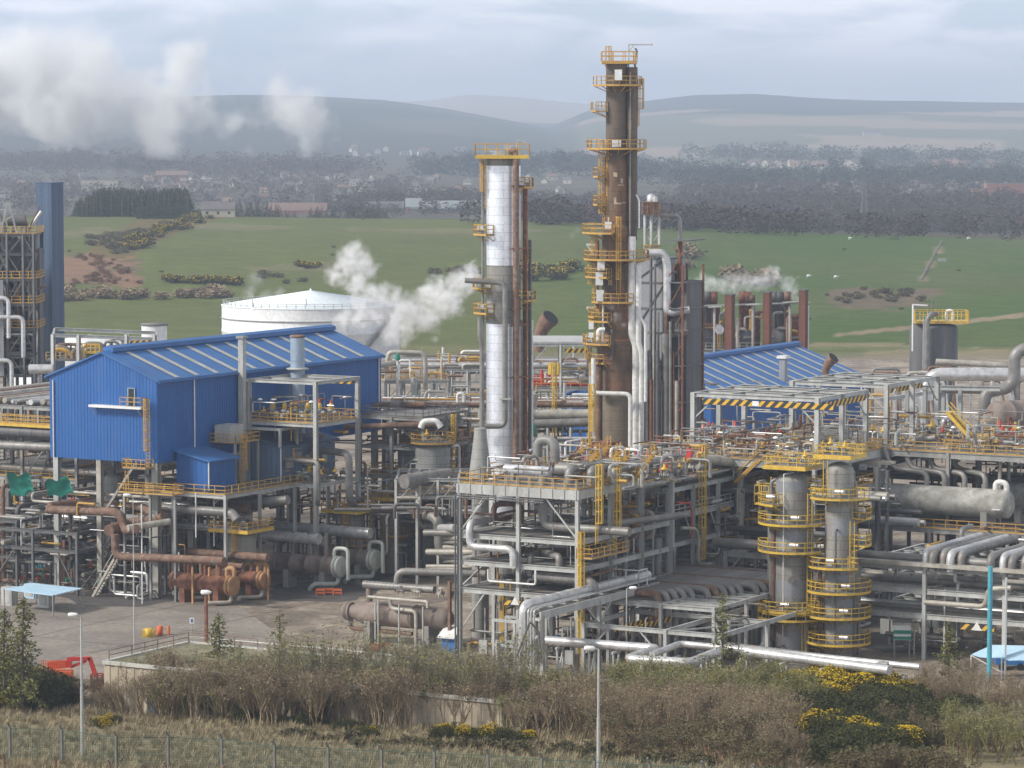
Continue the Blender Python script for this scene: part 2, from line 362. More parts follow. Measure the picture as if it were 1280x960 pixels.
# ================= world, sun, camera
def setup():
 w = bpy.data.worlds.new('World'); sc.world = w; w.use_nodes = True; nt = w.node_tree; lk = nt.links.new
 bg = nt.nodes['Background']; bg.inputs['Strength'].default_value = .1
 sky = nd(nt, 'ShaderNodeTexSky', sky_type='NISHITA'); sky.sun_disc = False
 sky.sun_elevation = math.radians(38); sky.sun_rotation = math.radians(SUN_AZ); sky.air_density = 1; sky.dust_density = 2.5; sky.ozone_density = 1.5
 tc = nd(nt, 'ShaderNodeTexCoord'); mp = nd(nt, 'ShaderNodeMapping'); mp.inputs['Scale'].default_value = (20, 20, 75); mp.inputs['Location'].default_value = (.3, 1.2, .2)
 lk(tc.outputs['Generated'], mp.inputs['Vector'])
 n = nd(nt, 'ShaderNodeTexNoise'); n.inputs['Scale'].default_value = 1.1; n.inputs['Detail'].default_value = 7; n.inputs['Roughness'].default_value = .5; n.inputs['Distortion'].default_value = .4
 lk(mp.outputs[0], n.inputs['Vector'])
 mr = nd(nt, 'ShaderNodeMapRange'); mr.inputs[1].default_value = .40; mr.inputs[2].default_value = .60; lk(n.outputs['Fac'], mr.inputs[0])
 thin = nd(nt, 'ShaderNodeMix', data_type='RGBA'); thin.inputs[0].default_value = .72; thin.inputs[7].default_value = (8.1, 9.3, 10.9, 1); lk(sky.outputs[0], thin.inputs[6])
 c2 = nd(nt, 'ShaderNodeMix', data_type='RGBA'); c2.inputs[7].default_value = (12.2, 12.0, 12.5, 1); lk(thin.outputs[2], c2.inputs[6]); lk(mr.outputs[0], c2.inputs[0])
 sp = nd(nt, 'ShaderNodeSeparateXYZ'); lk(tc.outputs['Generated'], sp.inputs[0]); zr = nd(nt, 'ShaderNodeMapRange'); zr.inputs[1].default_value = .08; zr.inputs[2].default_value = .5; zr.inputs[3].default_value = 1; zr.inputs[4].default_value = .40; lk(sp.outputs[2], zr.inputs[0])   # added dimming of the unseen sky overhead, cuts the ambient light
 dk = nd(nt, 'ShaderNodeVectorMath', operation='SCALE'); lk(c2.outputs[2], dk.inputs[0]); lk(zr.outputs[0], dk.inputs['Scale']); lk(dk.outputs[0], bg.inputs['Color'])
 s = bpy.data.lights.new('sun', 'SUN'); s.energy = SUN_E; s.angle = math.radians(10); s.color = (1, .95, .87)
 so = bpy.data.objects.new('sun', s); COL.objects.link(so)
 el = math.radians(38); az = math.radians(SUN_AZ)   # azimuth clockwise from +Y
 d = V((math.sin(az) * math.cos(el), math.cos(az) * math.cos(el), math.sin(el)))
 so.rotation_euler = (-d).to_track_quat('-Z', 'Y').to_euler()
 cd = bpy.data.cameras.new('camera'); co = bpy.data.objects.new('camera', cd); COL.objects.link(co); sc.camera = co
 co.location = CAM; co.rotation_euler = (math.pi / 2 - PITCH, 0, 0); cd.sensor_width = 36; cd.lens = 36 * Fp / 1280; cd.clip_end = 60000; cd.clip_start = 1
 vs = sc.view_settings; vs.view_transform = 'Standard'; vs.look = 'None'; vs.gamma = 1; vs.exposure = EXPO; vs.use_curve_mapping = False
 cy = sc.cycles; cy.use_denoising = True; cy.max_bounces = 6; cy.diffuse_bounces = 2; cy.glossy_bounces = 3; cy.volume_bounces = 5; cy.transparent_max_bounces = 8
 cy.volume_step_rate = 1.5; cy.volume_max_steps = 96; cy.use_adaptive_sampling = True; cy.adaptive_threshold = .02
SUN_AZ, SUN_E, EXPO = -110.0, 3.3, 0.38
# ================= terrain height
def lerpn(x, pts):
 if x <= pts[0][0]: return pts[0][1]
 for (a, b), (c, d) in zip(pts, pts[1:]):
  if x <= c: return b + (d - b) * (x - a) / (c - a)
 return pts[-1][1]
def ss(t): t = max(0, min(1, t)); return t * t * (3 - 2 * t)
RIDGES = [  # distance, foot distance, skyline as photo (column, row)
 (14000, 9000, [(-400, 140), (300, 150), (430, 136), (480, 128), (540, 125), (590, 118), (650, 122), (740, 131), (850, 134), (1700, 140)]),
 (9500, 5600, [(-400, 250), (600, 225), (660, 170), (740, 136), (800, 127), (870, 119), (940, 118), (1000, 122), (1100, 125), (1200, 128), (1280, 129), (1700, 140)]),
 (8500, 5200, [(-400, 130), (0, 128), (150, 121), (300, 118), (400, 119), (480, 124), (560, 135), (640, 150), (700, 164), (760, 180), (820, 200), (1000, 235), (1700, 250)]),
 (6000, 4300, [(-400, 158), (0, 163), (100, 166), (200, 165), (300, 172), (420, 178), (520, 190), (640, 205), (800, 240), (1700, 250)])]
CREST = [(-400, 270), (250, 271), (640, 275), (860, 283), (1000, 291), (1280, 299), (1700, 305)]
def tz(x, y):
 u = x / max(y, 1) * Fp + 640
 if y < 335: t = 335 - y; return .1 * t + .0002 * t * t
 if y < 860: return 0
 if y < 1900:
  zc = 60 + (150 - lerpn(u, CREST)) / Fp * 1520
  if y < 1520: t = (y - 860) / 660; z = zc * (1.5 * t - .5 * t * t * t)
  else: t = (y - 1520) / 380; z = zc - (zc + 5) * ss(t)
  return z + 1.2 * noise.noise(V((x * .008, y * .008, 0))) * min(1, (y - 860) / 200) * min(1, abs(y - 1520) / 90)
 z = -5 + (y - 1900) * .002 + 3 * noise.noise(V((x * .002, y * .002, 3))) * min(1, (y - 1900) / 400)
 for k, (yr, yf, pr) in enumerate(RIDGES):
  if y > yf:
   H = 60 + (150 - lerpn(u, pr)) / Fp * yr
   t = (y - yf) / (yr - yf); g = t ** .85 if t < 1 else max(0, 1 - (t - 1) * 1.2)
   hz_ = H * g + (7 * noise.noise(V((x * .0016, y * .0016, k * 5.0))) * math.sin(min(t, 1) * math.pi) + 3.5 * noise.noise(V((x * .004, y * .001, k * 9.0))) if t < 1.2 else 0)
   z = max(z, hz_)
 return z
def G(px, py):      # the terrain point seen at a pixel
 d = ray(px, py); d = d / d.y; y = 200.0
 while y < 15000:
  p = CAM + d * y
  if p.z <= tz(p.x, p.y): return V((p.x, p.y, tz(p.x, p.y)))
  y += 2 if y < 2000 else 12
 return CAM + d * 9000
def in_poly(x, y, P):
 c = False; j = len(P) - 1
 for i in range(len(P)):
  if (P[i][1] > y) != (P[j][1] > y) and x < (P[j][0] - P[i][0]) * (y - P[i][1]) / (P[j][1] - P[i][1]) + P[i][0]: c = not c
  j = i
 return c
def landpoly(pts): return [(p.x, p.y) for p in (G(*q) for q in pts)]
def ground():
 rows = [60, 100, 140, 180, 210] + [210 + i * 5 for i in range(1, 26)] + [336, 345] + [360 + i * 40 for i in range(13)] + [868 + i * 6 for i in range(175)] + [1920 + i * 30 for i in range(60)]
 y = rows[-1]
 while y < 15500: y += 70; rows.append(y)
 rows += [17000, 22000, 30000]; NU = 300; us = [-.34 + .68 * i / NU for i in range(NU + 1)]
 bracken = [landpoly([(68, 330), (100, 315), (150, 312), (160, 325), (185, 352), (150, 362), (60, 358)]), landpoly([(55, 318), (85, 320), (80, 330), (55, 326)])]
 strip = landpoly([(255, 268), (285, 272), (215, 295), (185, 305), (160, 325), (108, 318), (125, 298), (150, 290)])
 dry = [landpoly([(160, 280), (420, 283), (300, 289), (170, 288)]), landpoly([(430, 285), (700, 288), (640, 294), (450, 290)]), landpoly([(300, 332), (410, 328), (420, 336), (310, 340)]), landpoly([(60, 290), (130, 284), (160, 288), (70, 300)])]
 heath = landpoly([(1035, 362), (1075, 358), (1130, 368), (1190, 362), (1150, 385), (1060, 385)])
 base = landpoly([(850, 436), (1280, 436), (1400, 440), (1280, 448), (850, 446)])
 trk = landpoly([(1045, 417), (1170, 405), (1285, 390), (1285, 396), (1170, 410), (1045, 421)])
 trk2 = landpoly([(1150, 352), (1178, 300), (1183, 300), (1155, 353)])
 v = []; cols = []
 for y in rows:
  for u in us:
   x = u * y; v.append((x, y, tz(x, y)))
   f1 = noise.noise(V((x * .01, y * .01, 1))); f2 = noise.noise(V((x * .05, y * .05, 9)))
   if y < 336: c = (.27, .225, .14); k = .5 + .5 * f2; c = tuple(a * (1 - k) + b * k for a, b in zip(c, (.19, .165, .095)))
   elif y < 850: c = (.22, .185, .14)
   elif y < 1800:
    rt = ss((u + .02) * 12); g1 = (.105, .126, .034); g2 = (.062, .106, .022); c = tuple(a * (1 - rt) + b * rt for a, b in zip(g1, g2))
    k = ss(.5 + 1.3 * f1); c = tuple(a * (1 - .45 * k) + b * .45 * k for a, b in zip(c, (.11, .115, .045)))
    wx, wy = x + 10 * f1, y + 30 * f2
    if y < 885: c = tuple(a * .7 + b * .3 for a, b in zip(c, (.22, .19, .11)))
    if any(in_poly(wx, wy, p) for p in dry): c = (.15, .145, .07)
    if any(in_poly(wx, wy, p) for p in bracken): c = (.215, .13, .08) if f2 > -.25 else (.12, .10, .05)
    if in_poly(x, y, strip): c = (.13, .10, .04)
    if in_poly(wx, wy, heath): c = (.14, .11, .07)
    if in_poly(wx, wy, base): c = (.21, .18, .10)
    if in_poly(x, y, trk) or in_poly(x, y, trk2): c = (.24, .19, .12)
    if y > 1525: c = (.08, .07, .045)
   elif y < 4800:
    c = (.085, .075, .06) if f1 > -.1 else (.11, .10, .075)
    if u > .05 and y > 3300: c = (.14, .12, .085)
   else:
    w1 = noise.noise(V((x * .0012, y * .0008, 7))); q = noise.cell(V((x * .0022 + w1, y * .0019 + w1, 2))); q2 = noise.noise(V((x * .0009, y * .0007, 4)))
    c = (.27, .21, .16) if q > .5 else ((.19, .18, .12) if q > .22 else (.13, .135, .09))
    if u < .02: c = (.10, .10, .075) if q > .4 else (.07, .08, .06)
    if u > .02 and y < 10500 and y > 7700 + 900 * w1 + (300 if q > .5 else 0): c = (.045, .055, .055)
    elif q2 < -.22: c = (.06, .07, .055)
    if y > 10500: c = (.34, .28, .23)
    if y < 6200 and u < 0: c = (.06, .065, .055)
   cols.append(c)
 n = NU + 1; f = [(j * n + i, j * n + i + 1, (j + 1) * n + i + 1, (j + 1) * n + i) for j in range(len(rows) - 1) for i in range(NU)]
 me = bpy.data.meshes.new('ground'); me.from_pydata(v, [], f); me.update(); me.polygons.foreach_set('use_smooth', [True] * len(f))
 ca = me.color_attributes.new('cover', 'FLOAT_COLOR', 'POINT'); ca.data.foreach_set('color', [q for c in cols for q in (*c, 1)])
 m = bpy.data.materials.new('ground_cover'); m.use_nodes = True; nt = m.node_tree; lk = nt.links.new; b = nt.nodes['Principled BSDF']; b.inputs['Roughness'].default_value = 1; b.inputs['Specular IOR Level'].default_value = .1
 at = nd(nt, 'ShaderNodeAttribute', attribute_name='cover'); tc = nd(nt, 'ShaderNodeTexCoord'); o = at.outputs['Color']
 for sca, amt in ((.9, .22), (.12, .18), (.015, .10)):
  nn = nd(nt, 'ShaderNodeTexNoise'); nn.inputs['Scale'].default_value = sca; nn.inputs['Detail'].default_value = 7; nn.inputs['Roughness'].default_value = .7; lk(tc.outputs['Object'], nn.inputs['Vector'])
  mr = nd(nt, 'ShaderNodeMapRange'); mr.inputs[1].default_value = .3; mr.inputs[2].default_value = .7; mr.inputs[3].default_value = 1 - amt; mr.inputs[4].default_value = 1 + amt; lk(nn.outputs['Fac'], mr.inputs[0])
  s = nd(nt, 'ShaderNodeVectorMath', operation='SCALE'); lk(o, s.inputs[0]); lk(mr.outputs[0], s.inputs['Scale']); o = s.outputs[0]
 lk(o, b.inputs['Base Color'])
 me.materials.append(m); ob = bpy.data.objects.new('ground', me); COL.objects.link(ob); tag(ob, 'green pasture, dry grass, town fields and hills behind the plant', kind='structure')
M('yard', (.29, .235, .175), (.15, .12, .095), .09, .95, third=(.38, .33, .26), amt3=.9, bump=.1, fine=.3, contrast=(.42, .58))
M('road_grey', (.27, .235, .195), (.185, .16, .135), .12, .95, fine=.2)
M('path_wet', (.10, .09, .085), (.07, .065, .06), .3, .7, fine=.2)
def yard():
 def flat(poly, z, name, mat, label):
  mb = MB(); mb.add([(p.x, p.y, z) for p in poly], [tuple(range(len(poly)))])
  tag(one(name, mb, mat, label, None, loc=(0, 0, 0)), kind='structure')
 flat([L(-32, -140), L(-32, 120), L(520, 120), L(520, -300), L(150, -300)], .01, 'yard', 'yard', 'brown stained concrete yard under the plant')
 flat([L(-31, -56), L(-31, -15.5), L(-6, -16), L(0, -22), L(24, -47), L(20, -95), L(-10, -95)], .016, 'road', 'road_grey', 'pale grey roadway between the rusty exchangers and the shrubs')
 for i, pl in enumerate([[(420, 700), (520, 690), (560, 712), (430, 725)], [(340, 735), (420, 728), (470, 742), (380, 752)], [(80, 740), (205, 735), (240, 752), (110, 758)], [(1085, 735), (1280, 745), (1280, 770), (1150, 760)], [(1060, 790), (1200, 795), (1190, 815), (1070, 812)]]):
  P_ = [W(*q) for q in pl]; c = sum(P_, V()) / len(P_); pts = []
  for k in range(28):
   g = 2 * math.pi * k / 28; e = V((max(abs(p.x - c.x) for p in P_) * math.cos(g), max(abs(p.y - c.y) for p in P_) * math.sin(g), 0)); pts.append(c + e * (1 + .35 * noise.noise(V((math.cos(g) * 2, math.sin(g) * 2, i * 3)))))
  flat(pts, .022 + .004 * i, 'yard_patch', 'path_wet', 'dark oily stain on the yard')
 j = MB()
 for i in range(-2, 7): a = i * 13 + 3; j.add([L(a, -100, .05), L(a, 70, .05), L(a + .09, 70, .05), L(a + .09, -100, .05)], [(0, 1, 2, 3)])
 for i in range(-7, 5): c = i * 13; j.add([L(-30, c, .054), L(-30, c + .09, .054), L(100, c + .09, .054), L(100, c, .054)], [(0, 1, 2, 3)])
 tag(one('yard_joints', j, 'path_wet', 'thin dark slab joints across the yard', None, loc=(0, 0, 0)), kind='structure')
 k = MB(); k.pipe([W(235, 797), W(420, 812), W(560, 828)], .15, 4); k.v = [(x, y, max(z, 0) + .02) for x, y, z in k.v]
 tag(one('kerb', k, 'kerb', 'pale concrete kerb along the yard edge', None, loc=W(235, 797)), kind='structure')
# ================= leafy masses
def leafcol(name, c, trans=.2, rough=.8):
 m = M(name, c, tuple(x * .6 for x in c), .8, rough, fine=.3)
 m.node_tree.nodes['Principled BSDF'].inputs['Specular IOR Level'].default_value = .15
leafcol('conifer', (.026, .045, .022)); leafcol('conifer_light', (.05, .085, .03)); leafcol('gorse_green', (.062, .066, .022)); leafcol('gorse_flower', (.60, .42, .02))
leafcol('twig_brown', (.31, .24, .155)); leafcol('twig_red', (.29, .19, .12)); leafcol('twig_olive', (.26, .25, .10)); leafcol('twig_grey', (.30, .27, .19)); leafcol('bark', (.16, .135, .11)); leafcol('bark_pale', (.30, .28, .23))
leafcol('larch_leaf', (.19, .19, .06)); leafcol('needle', (.055, .075, .03)); leafcol('wood_far', (.085, .062, .052)); leafcol('wood_far_green', (.045, .055, .04)); leafcol('bracken', (.2, .11, .06)); leafcol('dry_grass', (.34, .28, .17)); leafcol('bramble', (.14, .125, .065))
def leaf(mb, p, s, rnd, tall=.6):
 a = V((rnd.uniform(-1, 1), rnd.uniform(-1, 1), rnd.uniform(-.5, .5))).normalized() * s; b = V((rnd.uniform(-1, 1), rnd.uniform(-1, 1), rnd.uniform(-1, 1))).normalized() * s * tall
 mb.add([p - a, p + b, p + a, p - b * .8], [(0, 1, 2, 3)])
def blob_leaves(mb, c, rx, rz, n, s, rnd, core=.0):
 for _ in range(n):
  d = V((rnd.gauss(0, 1), rnd.gauss(0, 1), rnd.gauss(0, 1))).normalized() * rnd.uniform(.45, 1.0) ** .6
  leaf(mb, c + V((d.x * rx, d.y * rx, d.z * rz)), s * rnd.uniform(.6, 1.3), rnd)
# ================= vegetation of the field and the far country
def bush_proto(kind, rnd, r=2.0, h=2.0, n=300, s=.28):
 name, mats = {'gorse': ('gorse_bush', ('gorse_green', 'gorse_flower')), 'bare': ('bare_shrub', ('twig_brown', 'twig_olive')), 'bracken': ('bracken_clump', ('bracken', 'gorse_green')), 'dark': ('heather_clump', ('bramble', 'twig_brown'))}[kind]
 t = T(name, 'x', 'bush', (0, 0, 0)); f = MB(); g = MB(); st = MB()
 for k in range(6):
  c = V((rnd.uniform(-.5, .5) * r, rnd.uniform(-.5, .5) * r, h * rnd.uniform(.4, .6))); st.tube((c.x * .3, c.y * .3, 0), c, .06, 3, .03)
  blob_leaves(f, c, r * .55, h * .45, n // 6, s, rnd)
  if kind == 'gorse':
   if k % 2 == 0:
    for _ in range(n // 14):
     d = V((rnd.gauss(0, 1), rnd.gauss(0, 1), abs(rnd.gauss(0, 1)))).normalized(); leaf(g, c + V((d.x * r * .58, d.y * r * .58, d.z * h * .48)), s * .7, rnd)
 t.part('stems', st, 'bark'); t.part('foliage', f, mats[0])
 if g.v: t.part('flowers', g, mats[1])
 return t.o
def put(proto, used, loc, sc_, rz, label, group):
 if proto.name in used: o = copy_tree(proto)
 else: o = proto; used.add(proto.name)
 o.location = loc; o.scale = sc_; o.rotation_euler = (0, 0, rz); o['label'] = label; o['group'] = group; return o
USED = set()
def field_plants():
 r = random.Random(3)
 P = {k: [bush_proto(k, r, 2, 2, 260 if k != 'bracken' else 160, .34) for _ in range(3)] for k in ('gorse', 'bare', 'bracken', 'dark')}
 def line(kind, pts, n, size, label, group, jit=(4, 2)):
  for i in range(n):
   t = r.random() * (len(pts) - 1); k = int(t); a, b = pts[k], pts[min(k + 1, len(pts) - 1)]; f = t - k
   g = G(a[0] + (b[0] - a[0]) * f + r.uniform(-1, 1) * jit[0], a[1] + (b[1] - a[1]) * f + r.uniform(-1, 1) * jit[1])
   s = size * r.uniform(.7, 1.3); put(r.choice(P[kind]), USED, g - UP * .1, (s, s, s * r.uniform(.7, 1)), r.random() * 6, label, group)
 line('gorse', [(208, 352), (300, 356)], 26, 1.25, 'yellow flowering gorse bush in the hedge below the bracken slope', 'gorse hedge below the bracken')
 line('gorse', [(375, 333), (400, 336)], 6, 1.1, 'yellow gorse bush of the small clump above the white tank', 'gorse clump above the tank')
 line('gorse', [(668, 345), (718, 345)], 16, 1.7, 'rounded yellow gorse bush between the two tall columns', 'gorse thicket between the columns', (8, 8))
 line('dark', [(540, 342), (608, 340)], 14, 1.1, 'dark brown bush in the row behind the silver column', 'dark bushes behind the silver column', (5, 3))
 line('gorse', [(270, 267), (215, 287), (190, 298), (165, 312)], 34, 1.5, 'gorse bush in the strip running down the pasture', 'gorse strip down the pasture', (10, 4))
 line('dark', [(260, 266), (200, 290), (150, 298), (120, 300), (165, 320)], 50, 1.3, 'dark bush in the strip running down the pasture', 'dark bushes of the pasture strip', (16, 4))
 line('bracken', [(70, 356), (120, 350), (160, 345), (125, 330), (100, 318), (170, 352)], 60, .8, 'low rust brown bracken clump on the left slope', 'bracken on the left slope', (20, 6))
 line('bare', [(70, 376), (110, 372), (170, 372), (230, 372), (280, 370)], 34, 1.7, 'bare brown bush in the hedge behind the blue building', 'bare hedge behind the blue building', (6, 3))
 line('dark', [(320, 345), (360, 350), (400, 352)], 8, 1.0, 'dark bush beside the white steam above the tank', 'dark bushes above the tank', (14, 5))
 line('dark', [(1040, 372), (1100, 368), (1150, 374)], 26, .9, 'low dark heather clump on the green slope beyond the stacks', 'heather patch on the slope', (12, 8))
 line('bare', [(905, 352), (950, 356), (978, 352)], 7, 2.4, 'bare brown tree top just behind the rusty stacks', 'bare trees behind the stacks', (8, 3))
 line('bare', [(845, 330), (862, 325)], 4, 2.6, 'tall bare thicket beside the grey furnace frame', 'bare thicket beside the furnace', (5, 8))
 for i in range(14):
  g = G(r.choice([250, 420, 470, 1000, 1110, 1220, 900]) + r.uniform(-60, 60), r.uniform(285, 395)); put(r.choice(P['dark']), USED, g, (.5, .5, .4), 0, 'tiny dark tussock alone on the open pasture', 'tussocks on the pasture')
 # spruce plantation on the crest
 def spruce(h, lab):
  t = T('spruce_tree', lab, 'tree', (0, 0, 0)); t.part('trunk', MB().tube((0, 0, 0), (0, 0, h * .95), .25, 5, .04), 'bark'); f = MB()
  for i in range(230):
   z = h * (.06 + .94 * (i / 230)); w = (1 - i / 230) * h * .27 + .12; g = r.random() * 6.28; q = w * r.uniform(.35, 1); leaf(f, V((math.cos(g) * q, math.sin(g) * q, z - q * .35)), .62 * (1.1 - i / 300), r, .5)
  t.part('crown', f, 'conifer' if 'dark' in lab else 'conifer_light'); return t.o
 sp = [spruce(12, 'dark spruce in the clump on the crest') for _ in range(3)]; sl = [spruce(9, 'lighter green young spruce in front of the clump') for _ in range(2)]
 for i in range(170):
  px = r.uniform(95, 236); e = ss((px - 88) / 45) * ss((245 - px) / 14); p = G(px, 271.2); p = V((p.x, p.y, 0)) * (1 + r.uniform(0, .03)); s = .55 + .5 * e + r.uniform(-.08, .08)
  put(r.choice(sp), USED, (p.x, p.y, tz(p.x, p.y) - .3), (s * 1.7, s * 1.7, s), r.random() * 6, 'dark spruce in the dense clump on the crest', 'spruce clump on the crest')
 for i in range(60):
  px = r.uniform(172, 252); s = .75 * (1 - .55 * ss((px - 215) / 40)) + r.uniform(-.1, .1); p = G(px, 273.5)
  put(r.choice(sl), USED, p, (s * 1.2, s * 1.2, s), r.random() * 6, 'lighter green young spruce at the foot of the clump', 'young spruces before the clump')
 for (x0, x1, n, hh) in ((287, 350, 22, .62), (350, 372, 6, .4), (385, 425, 14, .5), (432, 500, 26, .6), (516, 550, 12, .45), (562, 600, 12, .5), (658, 722, 24, .6)):
  for i in range(n):
   p = G(x0 + (x1 - x0) * i / n, 273 + (5 if x0 > 640 else 0)); p = V((p.x, p.y + r.uniform(0, 30), 0)) * 1.05; s = hh * r.uniform(.75, 1.15)
   put(r.choice(sp), USED, (p.x, p.y, tz(p.x, p.y)), (s * 1.5, s * 1.5, s), r.random() * 6, 'dark conifer of the low shelter belt along the skyline of the field', 'conifer shelter belt')
def woods():
 r = random.Random(11)
 def mass(name, label, mat, pts, n, size, leafn=26, spread=(10, 3)):
  mb = MB()
  for i in range(n):
   t = r.random() * (len(pts) - 1); k = int(t); a, b = pts[k], pts[k + 1]; f = t - k
   g = G(a[0] + (b[0] - a[0]) * f + r.uniform(-1, 1) * spread[0], a[1] + (b[1] - a[1]) * f + r.gauss(0, .8) * spread[1]); s = size * r.uniform(.6, 1.3)
   blob_leaves(mb, g + UP * s * .5, s * .75, s * .55, leafn * 5, s * .11, r)
  tag(one(name, mb, mat, label, 'woodland', loc=(0, 0, 0)), kind='stuff')
 mass('woodland', 'dark bare woodland belt just beyond the pasture on the right', 'wood_far', [(660, 272), (860, 279), (1000, 284), (1290, 290)], 800, 9, 24, (10, 6))
 mass('woodland', 'brown woodland across the middle of the plain on the right', 'wood_far', [(860, 262), (1000, 258), (1150, 262), (1300, 262)], 520, 10, 22, (20, 10))
 mass('woodland', 'wooded ridge below the town on the right', 'wood_far_green', [(850, 225), (960, 228), (1080, 226), (1200, 224), (1300, 222)], 420, 12, 20, (20, 8))
 mass('woodland', 'brown woods behind the shelter belt in the middle', 'wood_far', [(420, 262), (560, 258), (700, 262), (860, 268)], 480, 9, 22, (20, 7))
 mass('woodland', 'wooded knoll behind the silver column', 'wood_far_green', [(520, 213), (620, 214), (700, 208), (750, 212), (830, 220)], 260, 15, 22, (14, 6))
 mass('woodland', 'misty tree line of the town on the left', 'wood_far', [(-20, 208), (60, 208), (120, 206), (200, 212), (330, 214), (450, 212)], 330, 15, 20, (20, 5))
 mass('woodland', 'misty brown gardens among the houses on the left', 'wood_far', [(0, 245), (100, 240), (260, 235), (400, 235), (520, 240)], 420, 8, 18, (30, 16))
 mass('woodland', 'scattered trees between the houses on the right', 'wood_far', [(840, 242), (1000, 240), (1160, 238), (1290, 240)], 260, 9, 18, (20, 14))
 mass('woodland', 'faint tree row at the foot of the right hills', 'wood_far_green', [(860, 195), (1000, 200), (1120, 202), (1290, 203)], 220, 17, 16, (20, 4))
 for px, h in ((208, 26), (1045, 20), (700, 28), (668, 24), (1085, 22), (590, 24), (150, 20)):
  t = T('broadleaf_tree', 'big rounded hazy tree standing above the town roofs', 'tree', G(px, 216), 'big trees above the town'); p = t.o.location
  t.part('trunk', MB().tube(p, p + UP * h * .5, 1, 5, .4), 'bark'); f = MB()
  for _ in range(7): blob_leaves(f, p + V((r.uniform(-1, 1) * h * .3, 0, h * r.uniform(.45, .75))), h * .25, h * .22, 60, h * .07, r)
  t.part('crown', f, 'wood_far_green')
M('house_wall', (.22, .2, .17), (.16, .145, .125), .02, .9); M('house_pale', (.52, .49, .43), (.4, .38, .33), .02, .9); M('house_red', (.34, .15, .10), (.24, .11, .08), .02, .9)
M('slate', (.16, .15, .15), (.11, .10, .10), .05, .8); M('tile_brown', (.22, .14, .11), (.16, .10, .08), .05, .8); M('shed_roof', (.27, .29, .3), (.2, .22, .23), .03, .6)
M('flat_yellow', (.46, .43, .33), (.38, .36, .28), .02, .9); M('window_dark', (.05, .06, .07), None, 1, .3)
def town():
 r = random.Random(5)
 def house(p, w, d, h, rot, wall, roof, label, group, pitched=True, name='house'):
  cs, sn = math.cos(rot), math.sin(rot); q = lambda x, y, z: (p.x + x * cs - y * sn, p.y + x * sn + y * cs, p.z + z)
  t = T(name, label, 'house', p, group); rh = h + (d * .42 if pitched else .6)
  b = MB(); vs = [q(x, y, z) for z in (-1, h) for x, y in ((-w / 2, -d / 2), (w / 2, -d / 2), (w / 2, d / 2), (-w / 2, d / 2))]
  b.add(vs, [(0, 1, 5, 4), (1, 2, 6, 5), (2, 3, 7, 6), (3, 0, 4, 7)])
  if pitched: b.add([q(-w / 2, -d / 2, h), q(-w / 2, d / 2, h), q(-w / 2, 0, rh), q(w / 2, -d / 2, h), q(w / 2, d / 2, h), q(w / 2, 0, rh)], [(0, 2, 1), (3, 4, 5)])
  t.part('wall', b, wall); b = MB(); e = .3
  if pitched:
   W2 = w / 2 + e
   for k in (-1, 1): b.add([q(-W2, k * (d / 2 + e), h - .15), q(W2, k * (d / 2 + e), h - .15), q(W2, 0, rh + .06), q(-W2, 0, rh + .06), q(-W2, k * (d / 2 + e), h - .4), q(W2, k * (d / 2 + e), h - .4), q(W2, 0, rh - .2), q(-W2, 0, rh - .2)], [(0, 1, 2, 3), (7, 6, 5, 4), (0, 4, 5, 1), (0, 3, 7, 4), (1, 5, 6, 2)])
   b.add([q(x + w * .35, y, z) for z in (h, rh + 1.1) for x, y in ((-.5, -.4), (.5, -.4), (.5, .4), (-.5, .4))], [(0, 1, 5, 4), (1, 2, 6, 5), (2, 3, 7, 6), (3, 0, 4, 7), (4, 5, 6, 7)])
  else: b.add([q(x, y, z) for z in (h, h + .5) for x, y in ((-w / 2 - .1, -d / 2 - .1), (w / 2 + .1, -d / 2 - .1), (w / 2 + .1, d / 2 + .1), (-w / 2 - .1, d / 2 + .1))], [(0, 1, 5, 4), (1, 2, 6, 5), (2, 3, 7, 6), (3, 0, 4, 7), (4, 5, 6, 7)])
  t.part('roof', b, roof)
  if w > 6 and h > 3:
   b = MB(); k = int(w // 4)
   for i in range(k):
    x = -w / 2 + w * (i + .5) / k
    for zz in ([1.2, 3.8] if h > 5 else [1.2]): b.add([q(x + dx, -d / 2 - .04, zz + dz) for dx, dz in ((-.6, 0), (.6, 0), (.6, 1.3), (-.6, 1.3))], [(0, 1, 2, 3)])
   t.part('window', b, 'window_dark')
  return t
 zones = [(-10, 560, 226, 262, 105, 'grey roofed house in the misty town on the left', 'houses of the misty town', 'house_wall'),
   (60, 480, 222, 250, 26, 'pale walled house in the misty town on the left', 'pale houses of the misty town', 'house_pale'),
   (560, 780, 222, 250, 22, 'pale house among trees behind the silver column', 'houses behind the silver column', 'house_pale'),
   (860, 1290, 232, 248, 46, 'grey roofed house in the town on the right', 'houses of the right town', 'house_wall'),
   (880, 1290, 232, 250, 18, 'white gabled house in the town on the right', 'white houses of the right town', 'house_pale'),
   (900, 1080, 207, 214, 46, 'sunlit distant house in the pale row under the right hills', 'sunlit far houses', 'house_pale'),
   (1160, 1240, 206, 209, 10, 'distant red roofed house beside the green field', 'red roofed far houses', 'house_red'),
   (430, 640, 186, 196, 18, 'faint pale house at the foot of the far left hills', 'faint far houses', 'house_pale')]
 for x0, x1, y0, y1, n, lab, grp, wall in zones:
  for i in range(n):
   p = G(r.uniform(x0, x1), r.uniform(y0, y1)); k = 1.0 if p.y < 4000 else 1.35
   k *= .8; house(p, r.uniform(7, 14) * k, r.uniform(6.5, 8.5) * k, r.choice([2.8, 5, 5]) * k, r.uniform(-.5, .5) + r.choice([0, 1.5]), wall, r.choice(['slate', 'slate', 'tile_brown']) if wall != 'house_red' else 'tile_brown', lab, grp)
